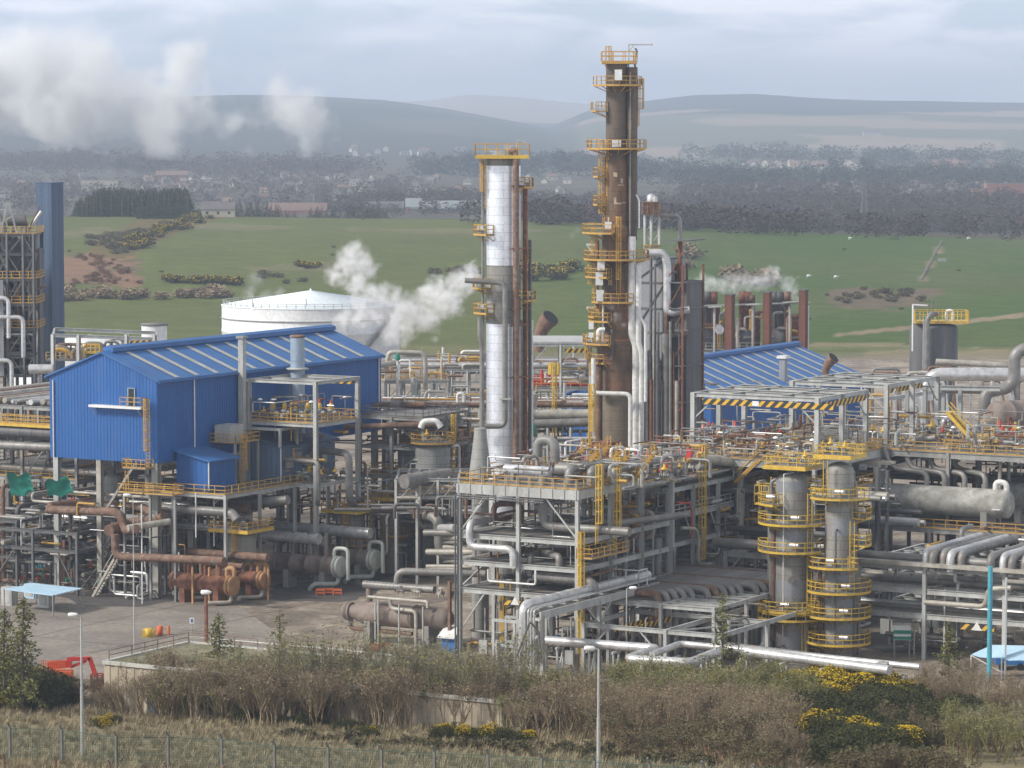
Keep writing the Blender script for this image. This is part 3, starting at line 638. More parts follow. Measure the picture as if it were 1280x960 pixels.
 # terraces of white cottages beyond the field, between the columns
 for i in range(11):
  p = G(684 + i * 6.2, 270); house(p, 5, 5, 2.6, .1, 'house_pale', 'shed_roof', 'small white hut in the row beyond the pasture', 'white huts beyond the pasture')
 B = [((273, 271), 12, 8, 3.6, 'flat_yellow', 'slate', 'cream building with slate roof at the end of the gorse strip', True), ((125, 238), 27, 12, 9, 'flat_yellow', 'slate', 'flat roofed cream block in the misty town', False),
  ((372, 268), 32, 12, 2.6, 'house_red', 'tile_brown', 'long low red brick building beside the pylon', True), ((517, 266), 9, 14, 4, 'house_red', 'shed_roof', 'brick ended shed left of the silver column', True),
  ((560, 266), 42, 12, 3.2, 'house_wall', 'shed_roof', 'long pale roofed warehouse beyond the shelter belt', True), ((480, 266), 22, 10, 3.5, 'house_wall', 'slate', 'long dark low building beside the warehouse', True), ((1258, 250), 28, 11, 13, 'house_red', 'slate', 'tall brick blocks at the right end of the town', False), ((1228, 250), 14, 10, 9, 'house_red', 'slate', 'lower brick block beside the tall brick blocks', False),
  ((518, 240), 9, 8, 5, 'house_pale', 'slate', 'white square house in front of the knoll', False), ((1155, 252), 14, 7, 3, 'house_pale', 'shed_roof', 'white single storey building at the town edge', True), ((1090, 170), 26, 12, 6, 'house_pale', 'slate', 'lone white farm on the right hillside', True), ((215, 226), 26, 10, 6, 'house_red', 'tile_brown', 'red brick block among the misty trees', True)]
 for pp, w, d, h, wl, rf, lab, pt in B: house(G(*pp), w * 1.25, d, h, .05, wl, rf, lab, None, pt, 'building')
def pylon(px, py, h, label):
 p = G(px, py); t = T('pylon', label, 'pylon', p); m = MB(); hw = lambda z: .13 * h * (1 - z / h) ** 1.2 * .5 + .5
 zs = [h * k / 9 for k in range(10)]
 for a, b in zip(zs, zs[1:]):
  ca = [p + V((sx * hw(a), sy * hw(a), a)) for sx, sy in ((-1, -1), (1, -1), (1, 1), (-1, 1))]; cb = [p + V((sx * hw(b), sy * hw(b), b)) for sx, sy in ((-1, -1), (1, -1), (1, 1), (-1, 1))]
  for i in range(4): m.beam(ca[i], cb[i], .6); m.beam(ca[i], cb[(i + 1) % 4], .36); m.beam(cb[i], cb[(i + 1) % 4], .36)
 t.part('tower', m, 'steel_dark')
 for k, (z, w) in enumerate(((.62, .17), (.76, .22), (.9, .14))):
  b = MB(); z *= h; w *= h
  for s in (-1, 1): b.beam(p + V((s * hw(z), 0, z)), p + V((s * w, 0, z)), .5); b.beam(p + V((s * hw(z), 0, z + h * .05)), p + V((s * w, 0, z)), .4); b.beam(p + V((s * w, 0, z)), p + V((s * w, 0, z - h * .03)), .25)
  t.part('cross_arm', b, 'steel_dark')
def field_extras():
 r = random.Random(8); w = MB()
 for i in range(60):
  g = G(1152 + 26 * i / 60 + r.uniform(-.3, .3), 351 - 50 * i / 60); w.box(0, .1, 0, .1, 0, .01) if False else w.hull([(g.x - .35, g.y - .8), (g.x + .35, g.y - .7), (g.x + .3, g.y + 2.4), (g.x - .35, g.y + 2.2)], g.z - .3, g.z + r.uniform(.2, .8))
 one('dry_stone_wall', w, 'post_grey', 'grey dry stone wall running up the right pasture', 'wall')
 one('trough', MB().hull([(lambda g: (g.x + dx, g.y + dy))(G(1178, 327)) for dx, dy in ((-1.6, -.6), (1.6, -.6), (1.6, .6), (-1.6, .6))], G(1178, 327).z - .2, G(1178, 327).z + 1.1), 'steel', 'grey metal water trough beside the stone wall', 'trough')
 for px, py in ((1010, 378 - 30), (1044, 349), (1062, 300), (1210, 300)):
  g = G(px, py); m = MB(); m.lathe(g + V((-.5, 0, .75)), [(.1, 0), (.42, .15), (.5, .6), (.42, 1.1), (.2, 1.3)], 8, axis=(1, 0, .05)); m.lathe(g + V((.85, 0, .95)), [(.1, 0), (.2, .1), (.15, .4), (.05, .5)], 6, axis=(1, 0, -.3))
  for dx in (-.35, .55):
   for dy in (-.2, .2): m.tube(g + V((dx, dy, 0)), g + V((dx, dy, .5)), .06, 4)
  one('sheep', m, 'white', 'small white sheep grazing on the green pasture', 'sheep', 'sheep on the pasture', g)
def tank():
 # big white storage tank, its roof cone and rim rail
 Y = 830; s = Fp / Y; cx = (388 - 640) / s; r = 111 / s; c = V((cx, Y, 0)); zt = D(388, 387, Y - r).z
 t = T('storage_tank', 'large white storage tank with shallow cone roof behind the blue building', 'tank', c)
 t.part('shell', MB().lathe(c, [(r, 0), (r, zt * .55), (r + .12, zt * .56), (r + .12, zt * .59), (r, zt * .6), (r, zt)], 72), 'tank_white')
 t.part('roof', MB().lathe(c, [(r + .15, zt), (r + .15, zt + .12), (.3, zt + r * .16), (.1, zt + r * .16 + .5)], 72), 'tank_roof')
 rb = MB(); P = [c + V((math.cos(g) * (r - .3), math.sin(g) * (r - .3), zt + .1)) for g in [2 * math.pi * i / 60 for i in range(60)]]; rb.rail(P, closed=True, sp=2.4, r=.05); t.part('railing', rb, 'steel_light')
 t.part('band', MB().lathe(c + UP * (zt * .78), [(r + .02, 0), (r + .25, .05), (r + .25, .25), (r + .02, .3)], 72), 'steel')
 sb = MB(); n = 30; pts = []
 for i in range(n + 1):
  g = math.radians(-62 + 40 * i / n); pts.append(c + V((math.cos(g) * (r + .8), math.sin(g) * (r + .8), .3 + (zt - .3) * i / n)))
 for a, b in zip(pts, pts[1:]): sb.beam(a, b, 1.1, .18)
 sb.rail([p + UP * .1 for p in pts[::3]], sp=4, r=.05); t.part('stair', sb, 'steel')
 for px, hh in ((316, 3), (383, 2)): t.part('vent', MB().tube(D(px, 384, Y - r + 4), D(px, 384, Y - r + 4) + UP * hh, .12, 6), 'steel_light')
 # second white tank roof, cylinder silo
 c2 = V((-92, 730, 0)); zz = D(225, 424, 730).z
 t = T('storage_tank', 'low white tank roof showing just above the blue ridge', 'tank', c2); t.part('shell', MB().lathe(c2, [(17, 0), (17, zz - 2)], 48), 'tank_white'); t.part('roof', MB().lathe(c2, [(17.2, zz - 2), (17.2, zz - 1.8), (.3, zz + 1)], 48), 'white')
 Y = 640; s = Fp / Y; c3 = V(((192 - 640) / s, Y, 0)); z3 = D(192, 405, Y).z
 t = T('silo', 'small grey cylindrical tank standing between the grey tower and the white tank', 'tank', c3); t.part('shell', MB().lathe(c3, [(16 / s, 0), (16 / s, z3)], 32), 'tank_white'); t.part('rim', MB().lathe(c3 + UP * (z3 - .3), [(16 / s + .05, 0), (16 / s + .2, .1), (16 / s + .2, .4), (.5, .5)], 32), 'grating')
# ================= air and steam
def haze():
 b = MB(); X, Y0, Y1, z0, z1 = 6500, -60, 31000, -60, 420
 b.add([(x, y, z) for z in (z0, z1) for x, y in ((-12000, Y0), (12000, Y0), (12000, Y1), (-12000, Y1))], [(0, 3, 2, 1), (4, 5, 6, 7), (0, 1, 5, 4), (1, 2, 6, 5), (2, 3, 7, 6), (3, 0, 4, 7)])
 m = bpy.data.materials.new('haze'); m.use_nodes = True; nt = m.node_tree; nt.nodes.clear(); o = nd(nt, 'ShaderNodeOutputMaterial'); v = nd(nt, 'ShaderNodeVolumePrincipled')
 v.inputs['Color'].default_value = (.72, .83, 1, 1); v.inputs['Density'].default_value = HAZE; v.inputs['Anisotropy'].default_value = .25; nt.links.new(v.outputs[0], o.inputs['Volume'])
 MATS['haze'] = m; tag(one('haze', b, 'haze', 'pale air over the plain', None, loc=(0, 0, 0)), kind='stuff')
HAZE = .00013
def steam(name, label, blobs, dens, nscale, warp, col=(1, 1, 1)):
 """blobs: (centre, radius); a closed box of air whose density is the union of soft noisy puffs"""
 lo = V([min(c[i] - r for c, r in blobs) for i in range(3)]); hi = V([max(c[i] + r for c, r in blobs) for i in range(3)]); o = (lo + hi) / 2
 b = MB(); b.add([(x, y, z) for z in (lo.z, hi.z) for x, y in ((lo.x, lo.y), (hi.x, lo.y), (hi.x, hi.y), (lo.x, hi.y))], [(0, 3, 2, 1), (4, 5, 6, 7), (0, 1, 5, 4), (1, 2, 6, 5), (2, 3, 7, 6), (3, 0, 4, 7)])
 m = bpy.data.materials.new('steam'); m.use_nodes = True; nt = m.node_tree; lk = nt.links.new; nt.nodes.clear(); out = nd(nt, 'ShaderNodeOutputMaterial'); v = nd(nt, 'ShaderNodeVolumePrincipled'); v.inputs['Color'].default_value = (*col, 1); v.inputs['Anisotropy'].default_value = .0
 tc = nd(nt, 'ShaderNodeTexCoord'); n = nd(nt, 'ShaderNodeTexNoise'); n.inputs['Scale'].default_value = nscale; n.inputs['Detail'].default_value = 4; n.inputs['Roughness'].default_value = .55; lk(tc.outputs['Object'], n.inputs['Vector'])
 sb = nd(nt, 'ShaderNodeVectorMath', operation='SUBTRACT'); sb.inputs[1].default_value = (.5, .5, .5); lk(n.outputs['Color'], sb.inputs[0])
 scl = nd(nt, 'ShaderNodeVectorMath', operation='SCALE'); scl.inputs['Scale'].default_value = warp; lk(sb.outputs[0], scl.inputs[0])
 ad = nd(nt, 'ShaderNodeVectorMath', operation='ADD'); lk(tc.outputs['Object'], ad.inputs[0]); lk(scl.outputs[0], ad.inputs[1]); prev = None
 for c, r in blobs:
  q = V(c) - o; d = nd(nt, 'ShaderNodeVectorMath', operation='DISTANCE'); d.inputs[1].default_value = q; lk(ad.outputs[0], d.inputs[0])
  mr = nd(nt, 'ShaderNodeMapRange'); mr.inputs[1].default_value = r * .85; mr.inputs[2].default_value = r * .25; lk(d.outputs['Value'], mr.inputs[0])
  if prev is None: prev = mr.outputs[0]
  else: mm = nd(nt, 'ShaderNodeMath', operation='MAXIMUM'); lk(prev, mm.inputs[0]); lk(mr.outputs[0], mm.inputs[1]); prev = mm.outputs[0]
 mu = nd(nt, 'ShaderNodeMath', operation='MULTIPLY'); mu.inputs[1].default_value = dens; lk(prev, mu.inputs[0]); n2 = nd(nt, 'ShaderNodeTexNoise'); n2.inputs['Scale'].default_value = nscale * 1.7; n2.inputs['Detail'].default_value = 5; lk(tc.outputs['Object'], n2.inputs['Vector']); e = nd(nt, 'ShaderNodeMapRange'); e.inputs[1].default_value = .38; e.inputs[2].default_value = .6; e.inputs[3].default_value = .16; lk(n2.outputs['Fac'], e.inputs[0]); m2 = nd(nt, 'ShaderNodeMath', operation='MULTIPLY'); lk(mu.outputs[0], m2.inputs[0]); lk(e.outputs[0], m2.inputs[1]); lk(m2.outputs[0], v.inputs['Density']); lk(v.outputs[0], out.inputs['Volume'])
 MATS[m.name] = m; tag(one(name, b, m, label, 'steam', loc=o), kind='stuff')
def steams():
 def B(Y, L_): return [(D(px, py, Y + dy), r / Fp * Y) for px, py, r, dy in L_]
 steam('steam', 'white steam column rising and drifting over the white tank', B(700, [(440, 320, 24, 0), (455, 335, 22, 2), (432, 335, 20, 0), (448, 355, 24, 0), (470, 370, 26, 0), (530, 395, 28, 1), (495, 410, 26, 0), (420, 345, 16, 0), (452, 380, 22, 0), (470, 395, 20, 0), (490, 375, 22, 0), (515, 385, 26, 2), (545, 370, 30, 0), (575, 355, 26, 2), (585, 345, 20, 0), (540, 395, 22, 0), (430, 400, 18, 0), (510, 410, 18, 0), (500, 395, 26, -1), (560, 380, 26, 0), (448, 400, 20, 0)]), .65, .35, 7)
 steam('steam', 'thin wisp of steam left of the white tank', B(790, [(318, 352, 16, 0), (312, 366, 14, 0), (335, 372, 14, 0), (350, 368, 12, 0)]), .16, .22, 5)
 steam('steam', 'ragged grey white steam streaming left from the rusty stacks', B(655, [(866, 358, 15, 0), (878, 356, 17, 0), (892, 357, 16, 0), (905, 356, 17, 1), (920, 354, 17, 0), (935, 352, 18, 0), (950, 352, 18, 0), (965, 348, 18, 0), (985, 354, 15, 0), (992, 368, 12, 0)]), .4, .4, 6)
 steam('steam', 'small puff of steam at the right end of the blue wall', B(462, [(495, 508, 13, 0), (503, 520, 11, 0), (487, 520, 9, 0)]), .8, .6, 2.2)
 steam('steam', 'faint wisp drifting in front of the brown column', B(418, [(764, 385, 8, 0), (772, 395, 8, 0), (780, 405, 6, 0)]), .4, .9, 1.6)
 steam('steam', 'thin veil of steam beside the tank stair', B(760, [(505, 425, 16, 0), (500, 445, 14, 0), (515, 405, 14, 0), (545, 425, 9, 0)]), .2, .25, 4.4)
 steam('steam', 'tiny puff above the pasture between the columns', B(760, [(722, 288, 8, 0), (716, 294, 7, 0)]), .06, .5, 2)
 steam('steam_cloud', 'big pale steam cloud drifting across the hills on the left', B(2600, [(0, 95, 85, 0), (60, 95, 85, 20), (110, 95, 70, 0), (130, 110, 62, 0), (60, 135, 50, -30), (170, 120, 50, 0), (215, 130, 48, 30), (225, 75, 48, 0), (240, 60, 42, 0), (-60, 90, 80, 0), (110, 140, 46, 0), (360, 135, 48, 0), (385, 158, 42, 10), (340, 125, 40, 0), (285, 150, 40, 0), (195, 145, 55, 0), (245, 85, 50, 0)]), .12, .02, 110)
rp = random.Random(21)
# ---------- small prototypes
def valve_proto(kind):
 t = T('valve', 'x', 'valve', (0, 0, 0)); b = MB(); b.tube((-.55, 0, .6), (.55, 0, .6), .16, 8)
 for x in (-.5, -.25, .25, .5): b.tube((x - .04, 0, .6), (x + .04, 0, .6), .27, 8)
 b.lathe((0, 0, .42), [(.1, 0), (.24, .1), (.24, .25), (.12, .4), (.1, .7)], 8); b.tube((-.5, 0, 0), (-.5, 0, .6), .1, 6); b.tube((.5, 0, 0), (.5, 0, .6), .1, 6)
 t.part('body', b, 'grey_pipe' if kind != 'pale' else 'pale_pipe'); h = MB()
 if kind == 'red': h.lathe((0, 0, 1.1), [(.22, 0), (.26, .1), (.2, .5), (.05, .85)], 8); t.part('bonnet', h, 'red')
 elif kind == 'actuator': h.lathe((0, 0, 1.1), [(.1, 0), (.42, .12), (.42, .25), (.16, .4), (.14, .9)], 10); t.part('actuator', h, 'yellow_bright')
 elif kind == 'green': h.lathe((0, 0, 1.1), [(.25, 0), (.3, .3), (.25, 1.1), (.1, 1.2)], 8); t.part('actuator', h, 'green_valve')
 else:
  for i in range(10):
   g, k = i * .628, (i + 1) * .628; h.beam((math.cos(g) * .33, math.sin(g) * .33, 1.25), (math.cos(k) * .33, math.sin(k) * .33, 1.25), .06)
  h.beam((-.33, 0, 1.25), (.33, 0, 1.25), .05); h.beam((0, 0, 1.0), (0, 0, 1.45), .06); t.part('handwheel', h, 'steel_dark' if kind != 'pale' else 'white')
 return t.o
VP = {k: valve_proto(k) for k in ('wheel', 'red', 'actuator', 'green', 'pale')}
VALVES = []
VN = {'wheel': 'small grey valve with handwheel', 'red': 'small valve with a red bonnet', 'actuator': 'small valve with a yellow actuator', 'green': 'valve with a green actuator', 'pale': 'small pale valve with white handwheel'}
def valves(n, a0, a1, c0, c1, z, label, group, kinds=('wheel', 'red', 'actuator', 'pale'), s=(.7, 1.1)):
 hid = ('foot of' in label or 'inside' in label or 'beneath' in label or 'under the hoist frame' == label or 'behind the lower' in label or 'middle level' in label or 'low in' in label or 'far left' in label)
 for i in range(n):
  q = rp.uniform(*s) * .85; p = L(rp.uniform(a0, a1), rp.uniform(c0, c1), z); VALVES.append((q / p.y * (.3 if hid else 1) * rp.uniform(.8, 1.2), p, q, rp.choice(kinds), rp.choice([1.047, 1.047 + math.pi / 2, -.52, 2.6]), label, group))
def flush_valves(limit=280):
 VALVES.sort(key=lambda q: -q[0]); mb = MB(); mn = []
 for i, (_, p, q, k, rz, label, group) in enumerate(VALVES):
  if i < limit: put(VP[k], USED, p, (q, q, q), rz, VN[k] + ' ' + label, group + ', ' + k)
  else:
   cs, sn = math.cos(rz) * q, math.sin(rz) * q
   for ch in VP[k].children:
    m = ch.data.materials[0].name
    if m not in mn: mn.append(m)
    mb.cur = mn.index(m); mb.add([(p.x + v.co.x * cs - v.co.y * sn, p.y + v.co.x * sn + v.co.y * cs, p.z + v.co.z * q) for v in ch.data.vertices], [tuple(f.vertices) for f in ch.data.polygons])
 mb.cur = 1; tag(one('small_valves', mb, mn, 'countless small valves half hidden on the decks and in the steelwork', 'valves', loc=(0, 0, 0)), kind='stuff')
def bank(axis, r0, r1, start, z, radii, label, group, mats=('grey_pipe', 'silver_pipe', 'pale_pipe', 'grey_pipe'), gap=.25, bands=3.0, down=None):
 """parallel pipes side by side; axis 'a': run from a=r0 to r1, stacked in c from start"""
 q = start
 for i, r in enumerate(radii):
  q += r; f = (lambda u, zz: L(u, q, zz)) if axis == 'a' else (lambda u, zz: L(q, u, zz))
  j0, j1 = rp.uniform(0, 1.5), rp.uniform(0, 1.5); pts = [f(r0 - j0, z + r), f(r1 + j1, z + r)]
  if down: pts = [f(r0 - j0, z - down)] + pts
  m = mats[i % len(mats)]
  pipe(pts, r, m, ADJ.get(m, 'grey') + ' ' + label, group, 8, bands if r > .15 else 0); q += r + gap
ADJ = {'grey_pipe': 'grey', 'silver_pipe': 'silver', 'pale_pipe': 'pale', 'rust_pipe': 'rusty', 'dark_pipe': 'dark', 'white_pipe': 'white', 'rust': 'rust red'}
def flood_proto():
 t = T('floodlight', 'x', 'floodlight', (0, 0, 0)); t.part('pole', MB().tube((0, 0, 0), (0, 0, 2.6), .05, 6), 'steel'); t.part('lamp_head', MB().lathe((0, 0, 2.5), [(.32, 0), (.32, .12), (.1, .25)], 10), 'lamp_head'); return t.o
FL = flood_proto()
def floods(pts, label, group):
 for p in pts: put(FL, USED, p, (1, 1, 1), 0, label, group)
def hdrum(t, p0, p1, r, mat, end=None, name='shell', flat=False, n=28, seam=2.4):
 p0, p1 = V(p0), V(p1); ax = (p1 - p0).normalized(); ln = (p1 - p0).length; hd = [] if flat else [(r * k, -r * .5 * math.sqrt(1 - k * k)) for k in (.02, .4, .7, .88, .97)]
 pr = hd + [(r, 0)]; k = 1
 while k * seam < ln: pr += [(r, k * seam - .05), (r * 1.02, k * seam - .04), (r * 1.02, k * seam + .04), (r, k * seam + .05)]; k += 1
 pr += [(r, ln)] + [(a, ln - b) for a, b in reversed(hd)]
 t.part(name, MB().lathe(p0, pr, n, ax), mat)
 if end:
  b = MB(); b.lathe(p1, [(r * 1.13, -.25), (r * 1.13, .0), (r * .98, .02), (r * .98, .35), (r * 1.1, .36), (r * 1.1, .5), (r * .9, .56), (r * .3, .62)], n, ax); t.part('end_cover', b, end)
def saddle(t, p, r, axis, mat='concrete', zb=0.0):
 p = V(p); s = axis.cross(UP).normalized(); a = axis.normalized(); w = r * .85; b = MB()
 b.add([(p + a * x * .4 + s * y * w).to_tuple()[:2] + (z,) for z in (zb, p.z - r * .55) for x, y in ((-1, -1), (1, -1), (1, 1), (-1, 1))], [(0, 3, 2, 1), (4, 5, 6, 7), (0, 1, 5, 4), (1, 2, 6, 5), (2, 3, 7, 6), (3, 0, 4, 7)]); t.part('saddle', b, mat)
def vvessel(name, label, base, r, z0, z1, mat, group=None, skirt='concrete', head=True, n=32, cat='vessel'):
 t = T(name, label, cat, V((base.x, base.y, 0)), group); c = V((base.x, base.y, 0)); zs = z0 + .0
 pr = [(r, zs), (r, z1)]
 if head: pr += [(r * k, z1 + r * .5 * math.sqrt(1 - k * k)) for k in (.97, .88, .7, .4, .05)]
 t.part('shell', MB().lathe(c, pr, n), mat)
 if z0 > .1: t.part('skirt', MB().lathe(c, [(r * .98, 0), (r * .98, z0 - .02)], n), skirt)
 return t, c
# ================= MAIN STRUCTURE =================
def main_structure():
 w = 14.9; bz = .5
 t = frame('pipe_platform', 'pale grey structure of four open floors with a yellow railed top deck, front centre', 'steel structure', [0, 7.5, 15, 22], [0, 7.5, w], [8.0, 11.1, 14.1, 19.6], {19.6: 'yellow'}, post=.42, bw=.3, bh=.55, mat='steel_light', joist=1.6,
   brace=[(L(0, 0, 14.5), L(0, 4.2, 19.4)), (L(0, w, 14.5), L(0, w - 4.5, 19.4)), (L(0, 0, 3.4), L(0, 3.2, 7.8)), (L(0, 0, 14.2), L(7.5, 0, 19.3)), (L(0, 0, 8.2), L(7.5, 0, 11)), (L(7.5, w, 0.3), L(15, w, 7.8)), (L(15, 0, 0.3), L(22, 0, 7.8))])
 for z in (8.0, 11.1, 14.1): t.part('walkway', MB().box(1.0, 6.5, .3, w - .3, z + .3, z + .35), 'grating')
 e = MB(); e.beam(L(-.25, -.3, 19.35), L(-.25, w + .3, 19.35), .06, 1.05); e.beam(L(-.2, w + .25, 19.35), L(22, w + .25, 19.35), .06, .9)
 for k in range(11): e.beam(L(-.33, w * k / 10, 18.8), L(-.33, w * k / 10, 21.0), .06)
 t.part('fascia', e, 'steel_light')
 lb = MB().ladder(L(-.5, w + .9), 0, 14.5, -A); l = t.part('ladder', lb, 'yellow_bright'); t.part('cage', MB().cage(L(-.5, w + .9), 0, 14.5, -A, .6), 'yellow_bright', l)
 lb = MB().ladder(L(6, w + 1.4), 12.5, 22, C); l = t.part('ladder', lb, 'yellow_bright'); t.part('cage', MB().cage(L(6, w + 1.4), 12.5, 22, C, .6), 'yellow_bright', l)
 deck(t, -1, 7.5, w + .4, w + 2.4, 12.6, 'yellow', 'abd', name='landing')
 lb = MB().ladder(L(2, 4.6), 0, 8, -A); l = t.part('ladder', lb, 'yellow_bright'); t.part('cage', MB().cage(L(2, 4.6), 0, 8, -A), 'yellow_bright', l)
 # twin dark conduits down the front corner
 for k in (0, 1): pipe([L(-.5, -.3 + k * .3, 0), L(-.5, -.3 + k * .3, 18.6 - k * .25), L(-.5, 11, 18.6 - k * .25), L(3, 11, 18.6 - k * .25)], .09, 'steel_dark', 'dark cable conduit running up the front corner of the central structure', 'conduits on the central structure', 6)
 hz_ = one('height_bar', MB().beam(L(-.8, 6, 7.1), L(-.8, 9.1, 7.1), .1, .5), 'hazard', 'black and yellow height warning bar under the central structure', 'warning bar')
 tr = MB(); p = L(-.95, 7.6, 6.95); tr.add([p - C * .55, p + C * .55, p + UP * .95, p - C * .55 + A * .05, p + C * .55 + A * .05, p + UP * .95 + A * .05], [(0, 1, 2), (5, 4, 3), (0, 3, 4, 1), (1, 4, 5, 2), (2, 5, 3, 0)]); one('warning_sign', tr, 'white', 'white triangular sign on the warning bar under the central structure', 'sign')
 # pipes in and on it
 pipe([L(5, .6, 17.5), L(1, .6, 17.5 - 1.2), L(-.3, 1.5, 16.2), L(-.3, 1.5, 13.3), L(-.3, 7, 13.3), L(-.3, 7, 11.5)] if False else [L(6, 1.6, 15.6), L(-.6, 1.6, 15.6), L(-.6, 1.6, 13), L(-.6, 7.2, 13), L(-.6, 7.2, 11.2)], .42, 'silver_pipe', 'bright silver pipe stepping down in front of the left side of the central structure', n=14, bands=1.6, bend=.9)
 pipe([L(2.5, 9.2, 21), L(2.5, 9.2, 15.4), L(2.5, 20, 15.4)], .5, 'grey_pipe', 'thick grey pipe dropping from the top deck and turning right under it', n=14, bands=1.6, bend=1.2)
 pipe([L(9, 6, 15.4), L(9, 15, 15.4), L(20, 18, 15.4)], .4, 'grey_pipe', 'grey pipe lying on the upper floor behind the dropping pipe', n=12, bands=1.6)
 pipe([L(3, 9, 12.4), L(.8, 12.2, 12.4), L(.8, 12.2, 11.3)], .42, 'grey_pipe', 'short grey elbow pipe on the third floor, right', n=12)
 pipe([L(6, 8, 12.2), L(1, 8.4, 12.2), L(1, 8.4, 11.0), L(1, 8.4, 10)], .35, 'grey_pipe', 'short bent grey pipe in the middle of the third floor', n=12)
 pipe([L(1, 9, 10), L(1, 16.5, 10), L(1, 16.5, 6.5), L(1, 16.5, 6)], .5, 'grey_pipe', 'grey pipe leaving the second floor and bending down at the right corner', n=12, bands=1.5)
 pipe([L(-.6, 4, 10.6), L(-.6, 4, 9.3), L(-.6, 10, 9.3), L(-.6, 10, 10.9)], .12, 'white_pipe', 'thin white U shaped pipe hanging below the third floor', n=8)
 pipe([L(8, 2, 15.5), L(4, 2, 15.3), L(4, 2, 17.3), L(6, 4.4, 17.3), L(6, 4.4, 15)], .35, 'rust_pipe', 'brown arched pipe on the upper floor, left', n=10)
 for i in range(9): pipe([L(9 + rp.uniform(-2, 8), .5, z := rp.choice([8.6, 11.7, 14.7])), L(9 + rp.uniform(-2, 8), w - .5, z)], rp.uniform(.15, .4), rp.choice(['grey_pipe', 'dark_pipe', 'rust_pipe']), 'pipe crossing deep inside a floor of the central structure', 'pipes inside the central structure', 8, 2, low=True)
 for i in range(8): c = rp.uniform(1, w - 1); a = rp.uniform(6, 20); pipe([L(a, c, 1), L(a, c, rp.choice([9, 13, 18]))], rp.uniform(.12, .35), rp.choice(['grey_pipe', 'dark_pipe', 'pale_pipe']), 'upright pipe inside the central structure', 'upright pipes inside the central structure', 8, 2, low=True)
 valves(26, 5, 20, 1, w - 1, 8.4, 'inside the central structure', 'valves inside the central structure', ('wheel', 'pale', 'wheel'))
 valves(16, 6, 20, 1, w - 1, 0, 'at the foot of the central structure', 'valves at the foot of the central structure', ('wheel', 'pale', 'wheel'))
 for i in range(5): pp = L(8 + i * 3, 3 + (i * 5) % 10, 0); hd = T('pump', 'grey pump set on the ground under the central structure', 'pump', pp, 'pumps under the central structure'); hdrum(hd, pp + UP * 1 - C * .9, pp + UP * 1 + C * .6, .5, 'steel_dark', n=12); hd.part('motor', MB().lathe(pp + UP * 1 + C * .8, [(.2, 0), (.38, .1), (.38, 1.1), (.2, 1.2)], 12, C), 'blue_paint'); hd.part('baseplate', MB().box(*(lambda q: (q[0] - .7, q[0] + .7, q[1] - 1.2, q[1] + 2.2))(ac(pp)), 0, .45), 'concrete')
 # ---- on the top deck
 z = 19.95
 t = T('exchanger', 'long silver horizontal exchanger with thick curved pipe on the central top deck', 'heat exchanger', L(4, 5, z)); hdrum(t, L(5, 3.0, z + 1.2), L(5, 8.6, z + 1.2), .55, 'silver', n=20)
 for c in (4, 7.5): t.part('saddle', MB().box(4.6, 5.4, c - .2, c + .2, z, z + .8), 'steel')
 hdrum(t, L(7, 8.6, z + 1.3), L(7, 10.8, z + 1.3), .8, 'grey_pipe', n=20, name='channel')
 pipe([L(8, 5.4, z + 2.4), L(8, 5.4, z + 4.4), L(8, 7.6, z + 4.4), L(8, 7.6, z + 2.0)], .55, 'grey_pipe', 'thick grey hairpin pipe rising over the silver exchanger on the top deck', n=14, bands=1, bend=1.1)
 for i, (a, c, la) in enumerate(((3, 12.2, 'left'), (3.6, 14.6, 'middle'), (6, 16.2, 'right'))):
  pipe([L(a + 14, c - .5, z + 1.6), L(a + 1.5, c, z + 1.8), L(a, c, z + 1.8), L(a, c, z + .2)], .52, 'grey_pipe', 'thick grey pipe bending down onto the top deck, %s of three' % la, n=14, bands=1.4, bend=1.0)
 # yellow inclined stairs seen end on
 for i, (a, c, la) in enumerate(((12, 6.5, 'nearest the hairpin pipe'), (16, 7.5, 'second'), (8, 10.4, 'behind the exchanger channel'), (10, 12.0, 'between the thick bends'), (6, 15.2, 'at the right end of the deck'), (9, 16.8, 'beside the tall caged ladder'))):
  t = T('stair', 'yellow steep stair on the central top deck, %s' % la, 'stair', L(a, c, z)); s = MB(); q = C * 2.0 + A * .8;
  for o in (0, .8): s.beam(L(a, c, z) + A * o, L(a, c, z + 3.2) + A * o + q, .12, .28); s.beam(L(a, c, z + 1) + A * o, L(a, c, z + 4.2) + A * o + q, .08); s.beam(L(a, c, z) + A * o, L(a, c, z + 1) + A * o, .08); s.beam(L(a, c, z + 3.2) + A * o + q, L(a, c, z + 4.2) + A * o + q, .08)
  t.part('stringers', s, 'yellow'); s = MB()
  for k in range(9): p = L(a, c, z) + (q + UP * 3.2) * (k + .5) / 9; s.beam(p, p + A * .8, .28, .05)
  t.part('treads', s, 'yellow')
 valves(70, 9, 24, 3, 19, z, 'crowded on the central top deck', 'valves on the central top deck', ('wheel', 'pale', 'red', 'actuator', 'wheel'), (.7, 1.3))
 t = T('exchanger', 'grey exchanger cone and drum beside the silver column on the deck', 'heat exchanger', L(14, 4, z));
 for k in range(10):
  a, c = rp.uniform(9, 24), rp.uniform(2, 20); h = rp.uniform(1.5, 3.2); ln = rp.uniform(1, 4); pipe([L(a, c, z), L(a, c, z + h), L(a + (ln if k % 2 else 0), c + (0 if k % 2 else ln), z + h), L(a + (ln if k % 2 else 0), c + (0 if k % 2 else ln), z)], rp.uniform(.08, .2), rp.choice(['pale_pipe', 'grey_pipe', 'rust_pipe', 'white_pipe']), 'small looped pipe standing among the valves of the top deck', 'looped pipes on the top deck', 8)
